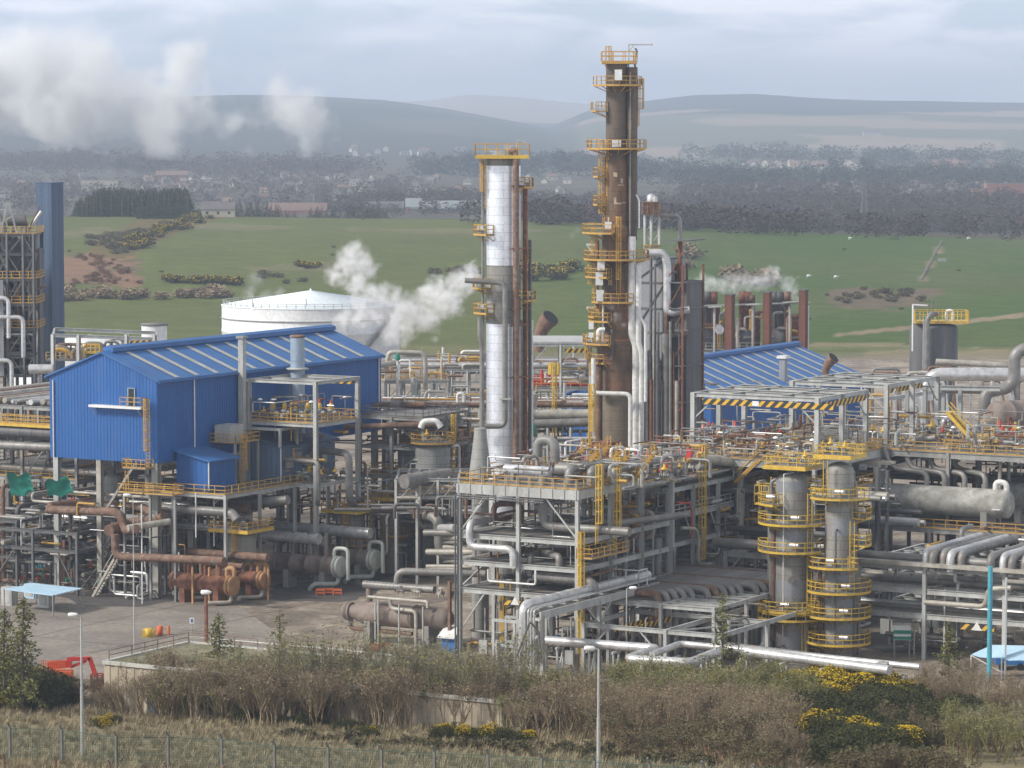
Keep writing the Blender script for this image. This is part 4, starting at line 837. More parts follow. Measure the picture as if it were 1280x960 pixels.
 t.part('drum', MB().lathe(L(18, 13, z), [(1.0, 0), (1.0, 1.6), (.7, 2.1), (.1, 2.3)], 20), 'grey_pipe')
 # cone stack at left of the deck
 p = L(16, -6.8, 0); q = lambda py: D(598, py, p.y).z
 t = T('conical_stack', 'stained grey conical stack standing left of the silver column', 'stack', p); t.part('shell', MB().lathe(p, [(1.0, 0), (1.0, q(612)), (2.0 * .62, q(608)), (1.3, q(590)), (1.25, q(588)), (.75, q(545)), (.72, q(535))], 24), 'grey_vessel')
 # rusty box
 a0 = 24; P = onA(755, 590, a0);
 t = T('rusty_box', 'rust red steel box with pale flaking patches in front of the brown column', 'tank box', V((P.x, P.y, 20))); c0 = ac(onA(740, 590, a0))[1]; c1 = ac(onA(758, 590, a0))[1]; z1 = onA(748, 553, a0).z; z0_ = onA(748, 580, a0).z
 t.part('body', MB().box(a0, a0 + 2.6, c0, c1 + .2, z0_, z1), 'rust'); b = MB()
 for i in range(3): b.box(a0 - .1, a0, c0 + i * (c1 - c0) / 2 - .05, c0 + i * (c1 - c0) / 2 + .1, z0_, z1 + .05); b.box(a0 + i * 1.25 - .05, a0 + i * 1.25 + .1, c1 + .2, c1 + .3, z0_, z1 + .05)
 t.part('stiffeners', b, 'rust'); b = MB()
 for dc, dz, s in ((.5, 1.9, .35), (1.1, 1.2, .4), (.4, .6, .3), (1.5, .5, .35)): b.box(a0 - .03, a0 - .01, c0 + dc - s / 2, c0 + dc + s / 2, z0_ + dz - s * .5, z0_ + dz + s * .7)
 t.part('flaked_patches', b, 'white'); t.part('legs', MB().box(a0 + .3, a0 + 2.2, c0 + .3, c1 - .2, 19.8, z0_), 'rust')
main_structure()
# ================= SILVER COLUMN C1 =================
def col_silver():
 a, c = 41, -18.2; p = L(a, c, 0); z = lambda py: D(628, py, p.y).z; r = 21.5 / Fp * p.y
 MATS['silver_col'], MATS['grey_col']
 t = T('distillation_column', 'tall slim column in bright silver jacketing with a grey middle band', 'column', p)
 def seg(n, m, y0, y1, k=1.0, lab=None): t.part(n, MB().lathe(p, [(r * k, z(y0)), (r * k, z(y1))], 40), m, label=lab)
 seg('jacket', 'silver_col', 640, 404, 1.02, 'smooth bluish silver lower jacket'); seg('jacket', 'grey_col', 404, 331, 1.0, 'stained grey middle jacket'); seg('jacket', 'silver_col', 331, 207, 1.0, 'bright crumpled silver upper jacket')
 t.part('top_dome', MB().lathe(p, [(r * .97, z(207)), (r * .97, z(200)), (r * .8, z(194)), (r * .3, z(190)), (.2, z(188))], 40), 'grey_col'); t.part('shell', MB().lathe(p, [(r * .95, 0), (r * .95, z(640))], 40), 'grey_col')
 def X(px): return (px - 628) / Fp * p.y
 # square top platform
 zt = z(198); b = MB(); pts = [(p.x + X(593), p.y - 3), (p.x + X(660), p.y - 3), (p.x + X(660), p.y + 3), (p.x + X(593), p.y + 3)]
 b.hull(pts, zt, zt + .42); pl = t.part('platform', b, 'yellow_bright'); t.part('railing', MB().rail([V((x, y, zt + .42)) for x, y in pts], 1.35, True, 1.3), 'yellow', pl)
 t.part('hoist_arm', MB().tube((p.x + X(645), p.y, zt), (p.x + X(645), p.y, z(176)), .1, 6).tube((p.x + X(645), p.y, z(176)), (p.x + X(655), p.y, z(178)), .08, 6), 'steel_light', pl)
 lp = V((p.x + X(604), p.y - .6, 0)); ladder(t, lp, z(262), z(200) - .5, (-.5, -.86, 0));
 ringdeck(t, p, r, r + 1.6, z(292), 165, 235); ringdeck(t, p, r, r + 1.6, z(233), -45, 30); ringdeck(t, p, r, r + 1.7, z(359), 165, 225, rails=True); ringdeck(t, p, r, r + 1.6, z(390), 165, 235)
 ringdeck(t, p, r, r + 1.9, z(374), -40, 30); ringdeck(t, p, r, r + 1.0, z(325), -15, 20)
 for py, g in ((292, 190), (233, -10), (390, 195), (374, -5)): q = p + V((math.cos(math.radians(g)) * (r + .8), math.sin(math.radians(g)) * (r + .8), 0)); t.part('manway', MB().tube(q + UP * (z(py) + .6) - V((.4, 0, 0)), q + UP * (z(py) + .6) + V((.4, 0, 0)), .35, 10), 'silver_pipe')
 # risers
 def riser(px, dy, rad, y0, y1, mat, lab, extra_top=None, bands=2.2):
  q = [V((p.x + X(px), p.y + dy, z(y0))), V((p.x + X(px), p.y + dy, z(y1)))]
  if extra_top: q += [V((p.x + X(a_), p.y + b_, z(c_))) for a_, b_, c_ in extra_top]
  t.part('riser', MB().pipe(q, rad, 12, bands=bands), mat, label=lab)
 riser(643.5, -2.6, .38, 572, 189, 'rust_pipe', 'rusty riser in front of the shell', [(640, -1.5, 187), (637, 0, 190)])
 riser(655, -.5, .3, 572, 233, 'rust', 'dark rusty riser on the right'); riser(661, .6, .22, 575, 300, 'dark_pipe', 'dark thin riser'); riser(649.5, .9, .45, 575, 400, 'pale_pipe', 'pale blue grey riser'); riser(664, 0, .12, 575, 400, 'white_pipe', 'thin white riser')
 riser(656, -.8, .12, 575, 300, 'rust', 'thin rusty riser'); riser(602, -.5, .16, 600, 200, 'grey_pipe', 'thin grey riser on the left')
 pb = MB().pipe([V((p.x + X(580), p.y - 3, z(349))), V((p.x + X(630), p.y - 3, z(352))), V((p.x + X(630), p.y - 3, z(492))), V((p.x + X(630), p.y - 3, z(530))), V((p.x + X(588), p.y - 3, z(530)))], .33, 12, .9, 1.2); t.part('loop_pipe', pb, 'grey_pipe')
 b = MB(); b.hull([(p.x + X(x), p.y - dy) for x, dy in ((623, 3.5), (637, 3.5), (637, 2.2), (623, 2.2))], z(497), z(495)); t.part('bracket', b, 'steel_light')
 for py in (232, 310, 385, 405, 470): t.part('pipe_clamp', MB().beam((p.x + X(638), p.y - 2.9, z(py)), (p.x + X(660), p.y - .6, z(py)), .3, .18), 'rust')
 # second pipe standing left of it
 pipe([W(602, 600, 0) * 0 + V((p.x + X(601.5), p.y - 6, 5)), V((p.x + X(601.5), p.y - 6, z(426))), V((p.x + X(599), p.y - 6, z(418))), V((p.x + X(599), p.y - 6, z(392)))], .3, 'grey_pipe', 'slim grey pipe standing just left of the silver column', n=12, bands=1.5)
col_silver()
# ================= BROWN COLUMN C2 =================
def col_brown():
 p = L(70, -18, 0); p = V((D(770, 500, p.y).x, p.y, 0)); z = lambda py: D(770, py, p.y).z; k = p.y / Fp; X = lambda px: (px - 770) * k
 t = T('distillation_column', 'tallest column, rust brown and tapering in steps, with yellow ringed platforms', 'column', p)
 prof = [('shell', 'brown_col_low', 24, 600, 487), ('shell', 'brown_col', 24, 487, 432), ('shell', 'brown_col', 18, 425, 285), ('shell', 'brown_col', 15, 280, 200), ('shell', 'brown_top', 13.5, 200, 80)]
 for n, m, hw, y0, y1 in prof: t.part(n, MB().lathe(p, [(hw * k, z(y0)), (hw * k, z(y1))], 40), m)
 t.part('cone', MB().lathe(p, [(24 * k, z(432)), (18 * k, z(425))], 40), 'brown_col'); t.part('cone', MB().lathe(p, [(18 * k, z(285)), (15 * k, z(280))], 40), 'brown_col'); t.part('shell', MB().lathe(p, [(24 * k, 0), (24 * k, z(600))], 40), 'brown_col_low')
 t.part('top_dome', MB().lathe(p, [(13.5 * k, z(80)), (11 * k, z(78)), (.1, z(76))], 32), 'brown_top')
 t.part('band', MB().lathe(p + UP * z(434), [(18.2 * k, 0), (18.2 * k, z(425) - z(434) + .2)], 40), 'rust_band');
 # flaked bare patches, thin plates on the shell
 def patch(px, py, w, h):
  hw = 15.1 if py < 280 else 18.1; g0 = math.asin(max(-1, min(1, (px - 770 - w / 2) / hw))); g1 = math.asin(max(-1, min(1, (px - 770 + w / 2) / hw))); q = MB(); n = 5; m = len([0]); vs = []
  for i in range(n + 1):
   g = g0 + (g1 - g0) * i / n
   for yy in (py + h / 2 * (1 - .5 * rp.random()), py - h / 2 * (1 - .5 * rp.random())): vs.append((p.x + math.sin(g) * (hw * k + .03), p.y - math.cos(g) * (hw * k + .03), z(yy)))
  q.add(vs, [(2 * i, 2 * i + 2, 2 * i + 3, 2 * i + 1) for i in range(n)]); t.part('bare_patch', q, 'bare_patch')
 for q in ((768, 218, 5, 7), (776, 226, 3, 8), (775, 231, 7, 2), (768, 250, 3, 9), (771, 254, 9, 3), (779, 253, 5, 1.5), (760, 274, 2, 7), (762, 352, 5, 9), (768, 392, 4, 6)): patch(*q)
 # platforms: (row, outer left px, outer right px, start deg, end deg)
 P = [(106, 1.9, -160, 20), (138, 2.0, 170, 215), (185, 2.5, 150, 395), (290, 2.6, 150, 260), (323, 2.4, 150, 390), (376, 1.9, -150, -55), (428, 2.5, 160, 255), (395, 1.8, 170, 215), (345, 2.2, 165, 250), (452, 1.6, 165, 240), (220, 1.5, 170, 215), (255, 1.5, 165, 212), (400, 1.8, 165, 250)]
 for py, w, a0, a1 in P: hw = (13.5 if py < 200 else 15 if py < 283 else 18) * k; ringdeck(t, p, hw, hw + w, z(py), a0, a1, mat='yellow')
 # top square platform
 zt = z(80); b = MB(); pts = [(p.x + X(751), p.y - 2), (p.x + X(790), p.y - 2), (p.x + X(796), p.y + 2), (p.x + X(751), p.y + 2)]; b.hull(pts, zt, zt + .4); pl = t.part('platform', b, 'yellow'); t.part('railing', MB().rail([V((x, y, zt + .4)) for x, y in pts], 1.2, True, 1.4), 'yellow', pl)
 d = MB(); q = lambda px, py: V((p.x + X(px), p.y + 1, z(py))); d.tube(q(785, 84), q(785, 55), .09, 6); d.tube(q(785, 55.5), q(814, 55.5), .08, 6); d.tube(q(785, 64), q(792, 56), .06, 6); d.tube(q(814, 57), q(814, 54), .1, 6); t.part('davit', d, 'steel_light')
 t.part('riser', MB().pipe([q(793, 200), q(793, 70), q(796, 64), q(793, 60)], .13, 8), 'steel_dark')
 # ladders
 for px, y0, y1, f in ((737, 470, 432, -1), (741, 376, 330, -1), (760, 288, 186, 0), (745, 345, 296, -1), (748, 425, 380, 0), (762, 105, 68, -1), (797, 158, 108, 1), (754, 288, 186, -1), (772, 370, 280, 0), (744, 398, 378, -1), (744, 430, 398, -1)):
  fx = V((f, -.4 if f else -1, 0)).normalized(); rr = 17.5 * k + .4 if px == 772 else 0
  pos = V((p.x + X(px), p.y - (rr if px == 772 else .3), 0)); ladder(t, pos, z(y0), z(y1), fx, cage=True)
 # side platform box & white dish panels
 def dish(px, py, w, h, lab):
  b = MB(); b.hull([(p.x + X(px) + dx, p.y - 3.3 + dy) for dx, dy in ((-w * k / 2, 0), (w * k / 2, 0), (w * k / 2, .5), (-w * k / 2, .5))], z(py) - h * k / 2, z(py) + h * k / 2); t.part('cabinet', b, 'white', label=lab)
 dish(771, 94, 9, 13, 'white shield on the top platform'); dish(769, 179, 11, 9, 'white box on the middle platform'); dish(750, 330, 9, 13, 'white cabinet on the lower platform'); dish(748, 347, 9, 16, 'pale panel left of the shell'); dish(749, 368, 9, 14, 'pale panel below the cabinet'); dish(759, 281, 8, 9, 'white box at the foot of the long ladder'); dish(738, 405, 6, 9, 'white cabinet on the left platform'); dish(738, 417, 6, 6, 'small white cabinet')
 for yy in (306, 385): t.part('bracket', MB().beam(q(733, yy), q(745, yy), .25).beam(q(733, yy), q(742, yy + 13), .15), 'white')
 # attached pipes
 def rz(pts, rad, mat, lab, n=10, bands=1.4): t.part('riser', MB().pipe([V((p.x + X(a_), p.y + d_, z(b_))) for a_, d_, b_ in pts], rad, n, bands=bands), mat, label=lab)
 rz([(789, -.5, 300), (789, -.5, 84)], .72, 'brown_top', 'thick brown riser clinging to the right side', 14); rz([(786.5, -1.4, 300), (786.5, -1.4, 90)], .1, 'grey_pipe', 'thin grey riser'); rz([(794, .8, 182), (794, .8, 290)], .15, 'rust', 'thin rusty riser')
 rz([(757, 0, 285), (757, 0, 195)], .16, 'steel_dark', 'dark thin riser left of the shell')
 rz([(798, -1, 285), (798, -1, 250), (794, -1, 243)], .1, 'white_pipe', 'thin white pipe with crooked top')
 for px, r_, mt in ((790, .45, 'white_pipe'),): rz([(794, -2, 570), (794, -2, 430), (789, -2, 418), (789, -2, 295)], .48, mt, 'thick white jacketed downcomer', 14)
 rz([(801, -2.3, 580), (801, -2.3, 440), (797, -2.3, 428), (797, -2.3, 330)], .36, 'white_pipe', 'second white downcomer', 12); rz([(806, -2.5, 500), (806, -2.5, 405), (798, -2.5, 395)], .22, 'white_pipe', 'thin white downcomer with slanting top')
 rz([(755, -3.2, 410), (747, -3.2, 410), (747, -3.2, 424)], .3, 'white_pipe', 'short white bend on the left platform')
 rz([(741, -2.9, 446), (741, -2.9, 489), (787, -3.4, 490), (787, -3.4, 560)], .3, 'white_pipe', 'white pipe stepping round the front of the shell', 12)
 rz([(748, -1.5, 446), (748, -1.5, 600)], .4, 'rust_pipe', 'rusty pipe under the left platform', 12); rz([(737, 0, 480), (737, 0, 600)], .2, 'yellow', 'yellow pole'); rz([(764, -2.8, 448), (764, -2.8, 410)], .2, 'dark_pipe', 'dark pipe on the shell', 8)
 rz([(746, -2, 385), (746, -2, 300)], .22, 'rust', 'rusty pipe behind the panels'); rz([(753, -2, 425), (753, -2, 380)], .14, 'white_pipe', 'thin white pipe')
col_brown()
# ================= FURNACE STRUCTURE S3 =================
def furnace():
 Y = 462; k = Y / Fp; P = lambda px, py, dy=0: D(px, py, Y + dy); X = lambda px: D(px, 400, Y).x; Z = lambda py: D(800, py, Y).z
 p = V((X(826), Y, 0)); t = T('furnace_tower', 'grey panelled furnace tower wrapped in pipes right of the brown column', 'furnace', p)
 a_, c_ = ac(p); b = MB(); b.box(a_ - 3, a_ + 3, c_ - 2.6, c_ + 2.2, Z(600), Z(322)); t.part('casing', b, 'panel_grey')
 br = MB(); fa = a_ - 3.06
 for i, zz in enumerate((322, 352, 384, 414, 450, 490, 530)): br.beam(L(fa, c_ - 2.7, Z(zz)), L(fa, c_ + 2.3, Z(zz)), .15, .22); br.beam(L(fa, c_ + 2.3, Z(zz)), L(a_ + 3, c_ + 2.3, Z(zz)), .15, .22)
 for za, zb in ((322, 352), (352, 414), (450, 490)): br.beam(L(fa - .03, c_ - 2.6, Z(zb)), L(fa - .03, c_ + 2.2, Z(za)), .14);
 for c in (c_ - 2.6, c_, c_ + 2.2): br.beam(L(fa, c, Z(600)), L(fa, c, Z(320)), .22)
 t.part('stiffeners', br, 'steel_dark')
 # top frame and head box
 s = MB()
 for px in (806, 814, 824): s.beam(P(px, 322), P(px, 268), .3)
 for a0, b0, a1, b1 in ((806, 320, 824, 290), (824, 320, 806, 290), (806, 290, 824, 270)): s.beam(P(a0, b0), P(a1, b1), .12)
 t.part('mast', s, 'steel_light'); q = MB(); q.hull([(X(x), Y + dy) for x, dy in ((803, -1.4), (824, -1.4), (824, 1.2), (803, 1.2))], Z(268), Z(252)); t.part('head_box', q, 'rust_pipe')
 q = MB(); q.lathe(P(814, 254), [(.5, 0), (.6, .3), (.6, 1), (.2, 1.3)], 12); q.lathe(P(819, 254, -.8), [(.3, 0), (.3, .9)], 10); t.part('vent', q, 'silver_pipe'); t.part('railing', MB().rail([P(802, 268, -1.5), P(825, 268, -1.5)], 1.6, sp=1), 'rust_pipe')
 def rz(pts, rad, mat, lab, n=10, bands=1.6): t.part('pipe_run', MB().pipe([P(*q_) for q_ in pts], rad, n, bands=bands), mat, label=lab)
 rz([(824, 269), (850, 270), (850, 330), (850, 420)], .28, 'grey_pipe', 'overhead pipe looping right from the mast'); rz([(806, 316, -4), (830, 316, -4), (834, 330, -4), (834, 388, -4), (838, 391, -4), (862, 387, -4)], .55, 'silver_pipe', 'thick silver pipe bending down then right', 14)
 rz([(834, 440, -4), (834, 417, -4), (860, 416, -4)], .5, 'grey_pipe', 'thick grey elbow at mid height', 14); rz([(832, 570, -4.5), (832, 417, -4.5)], .55, 'grey_pipe', 'thick grey downcomer', 14)
 rz([(812, 570, -4.2), (812, 445, -4.2), (809, 438, -4.2)], .4, 'grey_pipe', 'grey downcomer beside the white ones', 12); rz([(819, 570, -4), (819, 330, -4)], .16, 'steel_dark', 'dark thin upright'); rz([(823, 575, -4), (823, 390, -4)], .14, 'grey_pipe', 'thin upright'); rz([(850, 600, -2), (850, 300, -2)], .3, 'rust', 'rust red upright post'); rz([(842, 560, -2), (842, 450, -2), (838, 445, -2)], .36, 'dark_pipe', 'dark pipe right of the casing', 12)
 rz([(846, 560, -3), (850, 520, -3), (850, 510, -3), (838, 508, -3)], .22, 'pale_pipe', 'pale bend low right'); rz([(846, 500, -1), (846, 330, -1)], .3, 'rust_pipe', 'rusty pipe high right', 10)
 for yy, ln in ((300, 14), (352, 16), (384, 18), (412, 20), (455, 16), (500, 16)): t.part('floor', MB().box(a_ - 3.5, a_ + 3, c_ + 2.4, c_ + 5.2, Z(yy), Z(yy) + .15), 'steel_dark')
 for i, px in enumerate((803, 807, 814, 817, 822, 827, 838, 842, 846, 849)): rz([(px, 600, -5), (px, 400 + (i * 37) % 110, -5)], (.3, .15, .22, .12)[i % 4], ('dark_pipe', 'grey_pipe', 'rust', 'pale_pipe', 'dark_pipe')[i % 5], 'upright pipe on the furnace front', 8)
 t.part('casing', MB().box(a_ - 2, a_ + 3, c_ + 2.4, c_ + 5, Z(600), Z(350)), 'grey_block', label='dark stained rear casing')
 u = MB()
 for c in (c_ + 2.6, c_ + 5.1):
  for a in (a_ - 3.4, a_ + 2.8): u.beam(L(a, c, 0), L(a, c, Z(330)), .25)
 for i in range(6): u.beam(L(a_ - 3.4, c_ + 2.6, Z(540 - i * 38)), L(a_ - 3.4, c_ + 5.1, Z(502 - i * 38)), .12)
 t.part('side_frame', u, 'rust')
 for yy in (340, 365, 400): rz([(838, yy, -3), (846, yy, -3)], .2, 'grey_pipe', 'short cross pipe')
 for i in range(9): yy = 330 + i * 24; t.part('drum', MB().tube(P(838, yy, 0), P(845, yy, 0), .5, 12), 'rust_pipe' if i % 2 else 'dark_pipe')
 ringdeck(t, P(815, 330), .1, 1.2, Z(316), 200, 340)
 # white wall panels between column and furnace
 t.part('panel', MB().box(a_ - 4, a_ - 3.6, c_ - 5.5, c_ - 3.2, Z(570), Z(300)), 'white')
furnace()
def ribwall(mb, p0, p1, z0, ztop, pitch=.5, dep=.035, out=None):
 p0, p1 = V(p0), V(p1); d = p1 - p0; ln = d.length; d.normalize(); n = out or V((d.y, -d.x, 0)); k = max(1, int(ln / pitch)); q = []
 for i in range(k):
  s = ln * i / k; w = ln / k
  for f, o in ((0, 0), (.3, 0), (.4, dep), (.75, dep), (.85, 0)): q.append((s + w * f, o))
 q.append((ln, 0)); vs = []
 for s, o in q: b = p0 + d * s + n * o; vs += [(b.x, b.y, z0), (b.x, b.y, ztop(s / ln))]
 mb.add(vs, [(2 * i, 2 * i + 2, 2 * i + 3, 2 * i + 1) for i in range(len(q) - 1)])
def blue_hall(name, label, a0, a1, c0, c1, z0, ze, zr, strips, legs=True, dirt=()):
 t = T(name, label, 'industrial building', L(a0, c1, 0)); cm = (c0 + c1) / 2; gable = lambda f: ze + (zr - ze) * (1 - abs(2 * f - 1))
 w = MB(); ribwall(w, L(a0, c0), L(a0, c1), z0, gable, out=-A); t.part('gable_wall', w, 'blue_wall', label='end wall'); w = MB(); ribwall(w, L(a0, c1), L(a1, c1), z0, lambda f: ze, out=C); t.part('side_wall', w, 'blue_wall')
 w = MB(); ribwall(w, L(a0, c0), L(a1, c0), z0, lambda f: ze, out=-C); ribwall(w, L(a1, c0), L(a1, c1), z0, gable, out=A); t.part('rear_wall', w, 'blue_wall'); t.part('floor', MB().box(a0 + .05, a1 - .05, c0 + .05, c1 - .05, z0 + .05, z0 + .3), 'steel_dark')
 e = .45; r = MB()
 for s, cc in ((1, c1), (-1, c0)):
  n = int((a1 - a0) / 1.0); vs = []; zz = ze - e * 2 * (zr - ze) / (c1 - c0)
  for i in range(n * 2 + 1):
   a = a0 - .35 + (a1 - a0 + .7) * i / (2 * n); o = .05 if i % 2 else 0; vs += [L(a, cm, zr + .12 + o), L(a, cc + s * e, zz + .12 + o)]
  fs = [(2 * i, 2 * i + 2, 2 * i + 3, 2 * i + 1) for i in range(2 * n)]; r.add(vs, fs if s > 0 else [f[::-1] for f in fs])
  r.add([L(a, c, z) for a in (a0 - .35, a1 + .35) for c, z in ((cm, zr + .11), (cc + s * e, zz + .11), (cc + s * e, zz - .1), (cm, zr - .1))], [(0, 3, 2, 1), (4, 5, 6, 7), (0, 1, 5, 4), (1, 2, 6, 5), (2, 3, 7, 6), (3, 0, 4, 7)])
 rf = t.part('roof', r, 'blue_roof'); q = MB(); q.prof(L(a0 + 1.2, cm, zr + .3), L(a1 + .3, cm, zr + .3), [(-.8, -.3), (.8, -.3), (.8, .25), (0, .5), (-.8, .25)]); t.part('ridge_vent', q, 'blue_roof', rf)
 sl = (zr - ze) / (c1 - cm)
 for a in strips:
  q = MB(); cA, cB = cm + .9, c1 + .2; up = .2
  q.add([L(a, cA, zr - (cA - cm) * sl + up), L(a + 1, cA, zr - (cA - cm) * sl + up), L(a + 1, cB, zr - (cB - cm) * sl + up), L(a, cB, zr - (cB - cm) * sl + up)], [(0, 1, 2, 3)][::-1]); t.part('rooflight', q, 'strip', rf)
 g = MB(); g.beam(L(a0 - .3, c1 + e + .08, ze - .25), L(a1 + .3, c1 + e + .08, ze - .25), .18, .22); g.beam(L(a0 - .3, c0 - e - .08, ze - .25), L(a1 + .3, c0 - e - .08, ze - .25), .18, .22); t.part('gutter', g, 'blue_roof')
 return t
def blue_one():
 a0, a1, c0, c1 = 23.4, 76, -75.1, -58.2; z0, ze, zr = 17.0, 27.5, 30.7
 t = blue_hall('blue_building', 'big bright blue clad shed raised on columns above the yard, left', a0, a1, c0, c1, z0, ze, zr, [a0 + 3.6 + i * 4.35 for i in range(11)])
 def dp(c, a, za, zb, out): t.part('downpipe', MB().tube(L(a, c, za) + out * .18, L(a, c, zb) + out * .18, .09, 8), 'white')
 dp(c0 + .7, a0, ze - .6, z0, -A); dp(c1, a0 + 7.8, ze - .3, z0 + .3, C); dp(c1, a0 + 30.5, ze - .3, 19, C); dp(c1, a1 - .8, ze - .3, 20, C)
 d = MB(); cd = ac(onA(165, 497, a0))[1]; zd = onA(165, 507, a0).z; d.box(a0 - .12, a0 - .06, cd - .42, cd + .42, zd, zd + 2.1); dr = t.part('door', d, 'hole'); f = MB()
 for c in (cd - .52, cd + .52): f.beam(L(a0 - .13, c, zd), L(a0 - .13, c, zd + 2.2), .14, .1)
 f.beam(L(a0 - .13, cd - .55, zd + 2.2), L(a0 - .13, cd + .55, zd + 2.2), .14, .1); t.part('door_frame', f, 'blue_pale', dr)
 cL = ac(onA(117, 508, a0))[1]; cR = ac(onA(182, 508, a0))[1]; b = MB(); b.box(a0 - 1.1, a0 - .06, cL, cR, zd - .35, zd - .05); lp = t.part('landing', b, 'white'); t.part('railing', MB().rail([L(a0 - 1.05, cd - 1.1, zd), L(a0 - 1.05, cR, zd), L(a0 - .1, cR, zd)], 1.1, sp=1), 'yellow', lp)
 b = MB(); b.beam(L(a0 - 1, cL + .3, zd - .3), L(a0 - .1, cL + .3, zd - 1.3), .1); b.beam(L(a0 - 1, cR - .6, zd - .3), L(a0 - .1, cR - .6, zd - 1.2), .1); t.part('bracket', b, 'steel_light')
 cl = ac(onA(187, 520, a0))[1]; ladder(t, L(a0 - .5, cl + .1), z0 - .6, zd, -A); bz = onA(178, 585, a0 - 1).z
 cp0, cp1 = ac(onA(164, 585, a0))[1], ac(onA(193, 585, a0))[1];
 pf = t.part('landing', MB().box(a0 - 1.9, a0 - .1, cp0, cp1, bz - .12, bz), 'grating'); t.part('railing', MB().rail([L(a0 - .2, cp0, bz), L(a0 - 1.85, cp0, bz), L(a0 - 1.85, cp1, bz), L(a0 - .2, cp1, bz)], 1.1, sp=.8, toe=True), 'yellow', pf)
 l2 = L(a0 - 1.6, cp0 + .5); ladder(t, l2, 13.5, bz, -A, cage=False)
 for (a, c, w, m) in ((a0 + .4, c0 + .8, .75, 'steel_light'), (a0 + .4, -67.5, .7, 'pale_pipe'), (a0 + .4, c1 - .5, .9, 'fireproof'), (a0 + 8, c1 - .5, .8, 'fireproof'), (a0 + 20, c1 - .5, .7, 'steel'), (a0 + 32, c1 - .5, .7, 'steel'), (a1 - 1, c1 - .5, .7, 'steel'), (a0 + 20, c0 + .8, .7, 'steel'), (a1 - 1, c0 + .8, .7, 'steel'), (a0 + 12, -67, .6, 'steel')):
  t.part('column', MB().ibeam(L(a, c, 0), L(a, c, z0), w, w, up=A, t=.12), m)
 b = MB(); b.beam(L(a0 + .4, -67.5, 9.5), L(a0 + .4, c1 - 3.5, z0), .3); b.beam(L(a0 + .4, c0 + .8, 10), L(a0 + .4, c1, 10), .3, .5); b.beam(L(a0 + .4, c1 - .5, 10.2), L(a0 + 30, c1 - .5, 10.2), .3, .5); t.part('brace', b, 'steel')
 b = MB().box(a0 + 29, a0 + 33, -66.3, -60, 0, .1);
 # small blue annexe, grey blue cabin, duct
 for nm, lab, A0, A1, C0, C1, Z0, Z1, Z2, mt in (('annexe', 'small plain blue annexe with a single slope roof in front of the long blue wall', 27, 33, -57.9, -53.0, 13.5, 17.2, 18.3, 'blue_wall'), ('annexe', 'grey blue cabin with panelled walls and air units right of the small blue annexe', 42, 55, -57.9, -52.2, 13.4, 17.8, 19.2, 'cabin_blue')):
  s = T(nm, lab, 'building', L(A0, C1, Z0)); w = MB(); g = lambda f: Z2 + (Z1 - Z2) * f; ribwall(w, L(A0, C0), L(A0, C1), Z0, g, .8, .04, -A); s.part('front_wall', w, mt); w = MB(); ribwall(w, L(A0, C1), L(A1, C1), Z0, lambda f: Z1, .8, .04, C); ribwall(w, L(A1, C0), L(A1, C1), Z0, g, .8, .04, A); s.part('side_wall', w, mt)
  w = MB(); w.add([L(a, c, z) for a in (A0 - .4, A1 + .4) for c, z in ((C0 - .2, Z2 + .18), (C1 + .5, Z1 + .1), (C1 + .5, Z1 - .1), (C0 - .2, Z2 - .02))], [(0, 3, 2, 1), (4, 5, 6, 7), (0, 1, 5, 4), (1, 2, 6, 5), (2, 3, 7, 6), (3, 0, 4, 7)]); s.part('roof', w, 'blue_roof' if mt == 'blue_wall' else 'blue_grey'); s.part('downpipe', MB().tube(L(A0 - .1, C1 + .15, Z1), L(A0 - .1, C1 + .15, Z0), .09, 8), 'white')
  s.part('floor', MB().box(A0 + .1, A1 - .1, C0, C1 - .1, Z0 - .3, Z0), 'steel_dark')
  if mt != 'blue_wall':
   for i in range(5): s.part('air_unit', MB().box(A0 + 1 + i * 2, A0 + 2.2 + i * 2, C1 + .06, C1 + .6, Z0 + 1.6 + .5 * (i % 2), Z0 + 3 + .5 * (i % 2)), 'steel')
   b = MB();
   for a in (A0 - .5, A0 + 3.5): b.beam(L(a, C1 + .3, Z1), L(a, C1 + .3, Z1 + 2.2), .3)
   b.beam(L(A0 - .6, C1 + .3, Z1 + 2.3), L(A0 + 4.5, C1 + .3, Z1 + 2.3), .25, .35); b.beam(L(A0 - .5, C1 + .3, Z1 + 2.3), L(A0 - .5, C0, Z1 + 2.3), .25, .35); s.part('gantry', b, 'steel_light')
 P = onC(372, 470, -55.8); s = T('exhaust_duct', 'pale blue faceted exhaust duct climbing past the blue roof edge', 'duct', V((P.x, P.y, 14))); zt, zm, zl = onC(372, 422, -55.8).z, onC(372, 462, -55.8).z, onC(372, 535, -55.8).z
 s.part('duct', MB().lathe(V((P.x, P.y, 0)), [(.95, 14), (.95, zt)], 8).lathe(V((P.x, P.y, 0)), [(1.0, zt - 3), (1.0, zt - 2.9)], 8), 'duct_blue'); s.part('rim', MB().lathe(V((P.x, P.y, zt)), [(1.0, 0), (1.1, .15), (.9, .35), (.5, .35)], 8), 'rust_pipe'); s.part('flashing', MB().lathe(V((P.x, P.y, zm)), [(.96, 0), (1.5, .02), (1.5, .2), (.96, .3)], 8), 'steel_light')
blue_one()
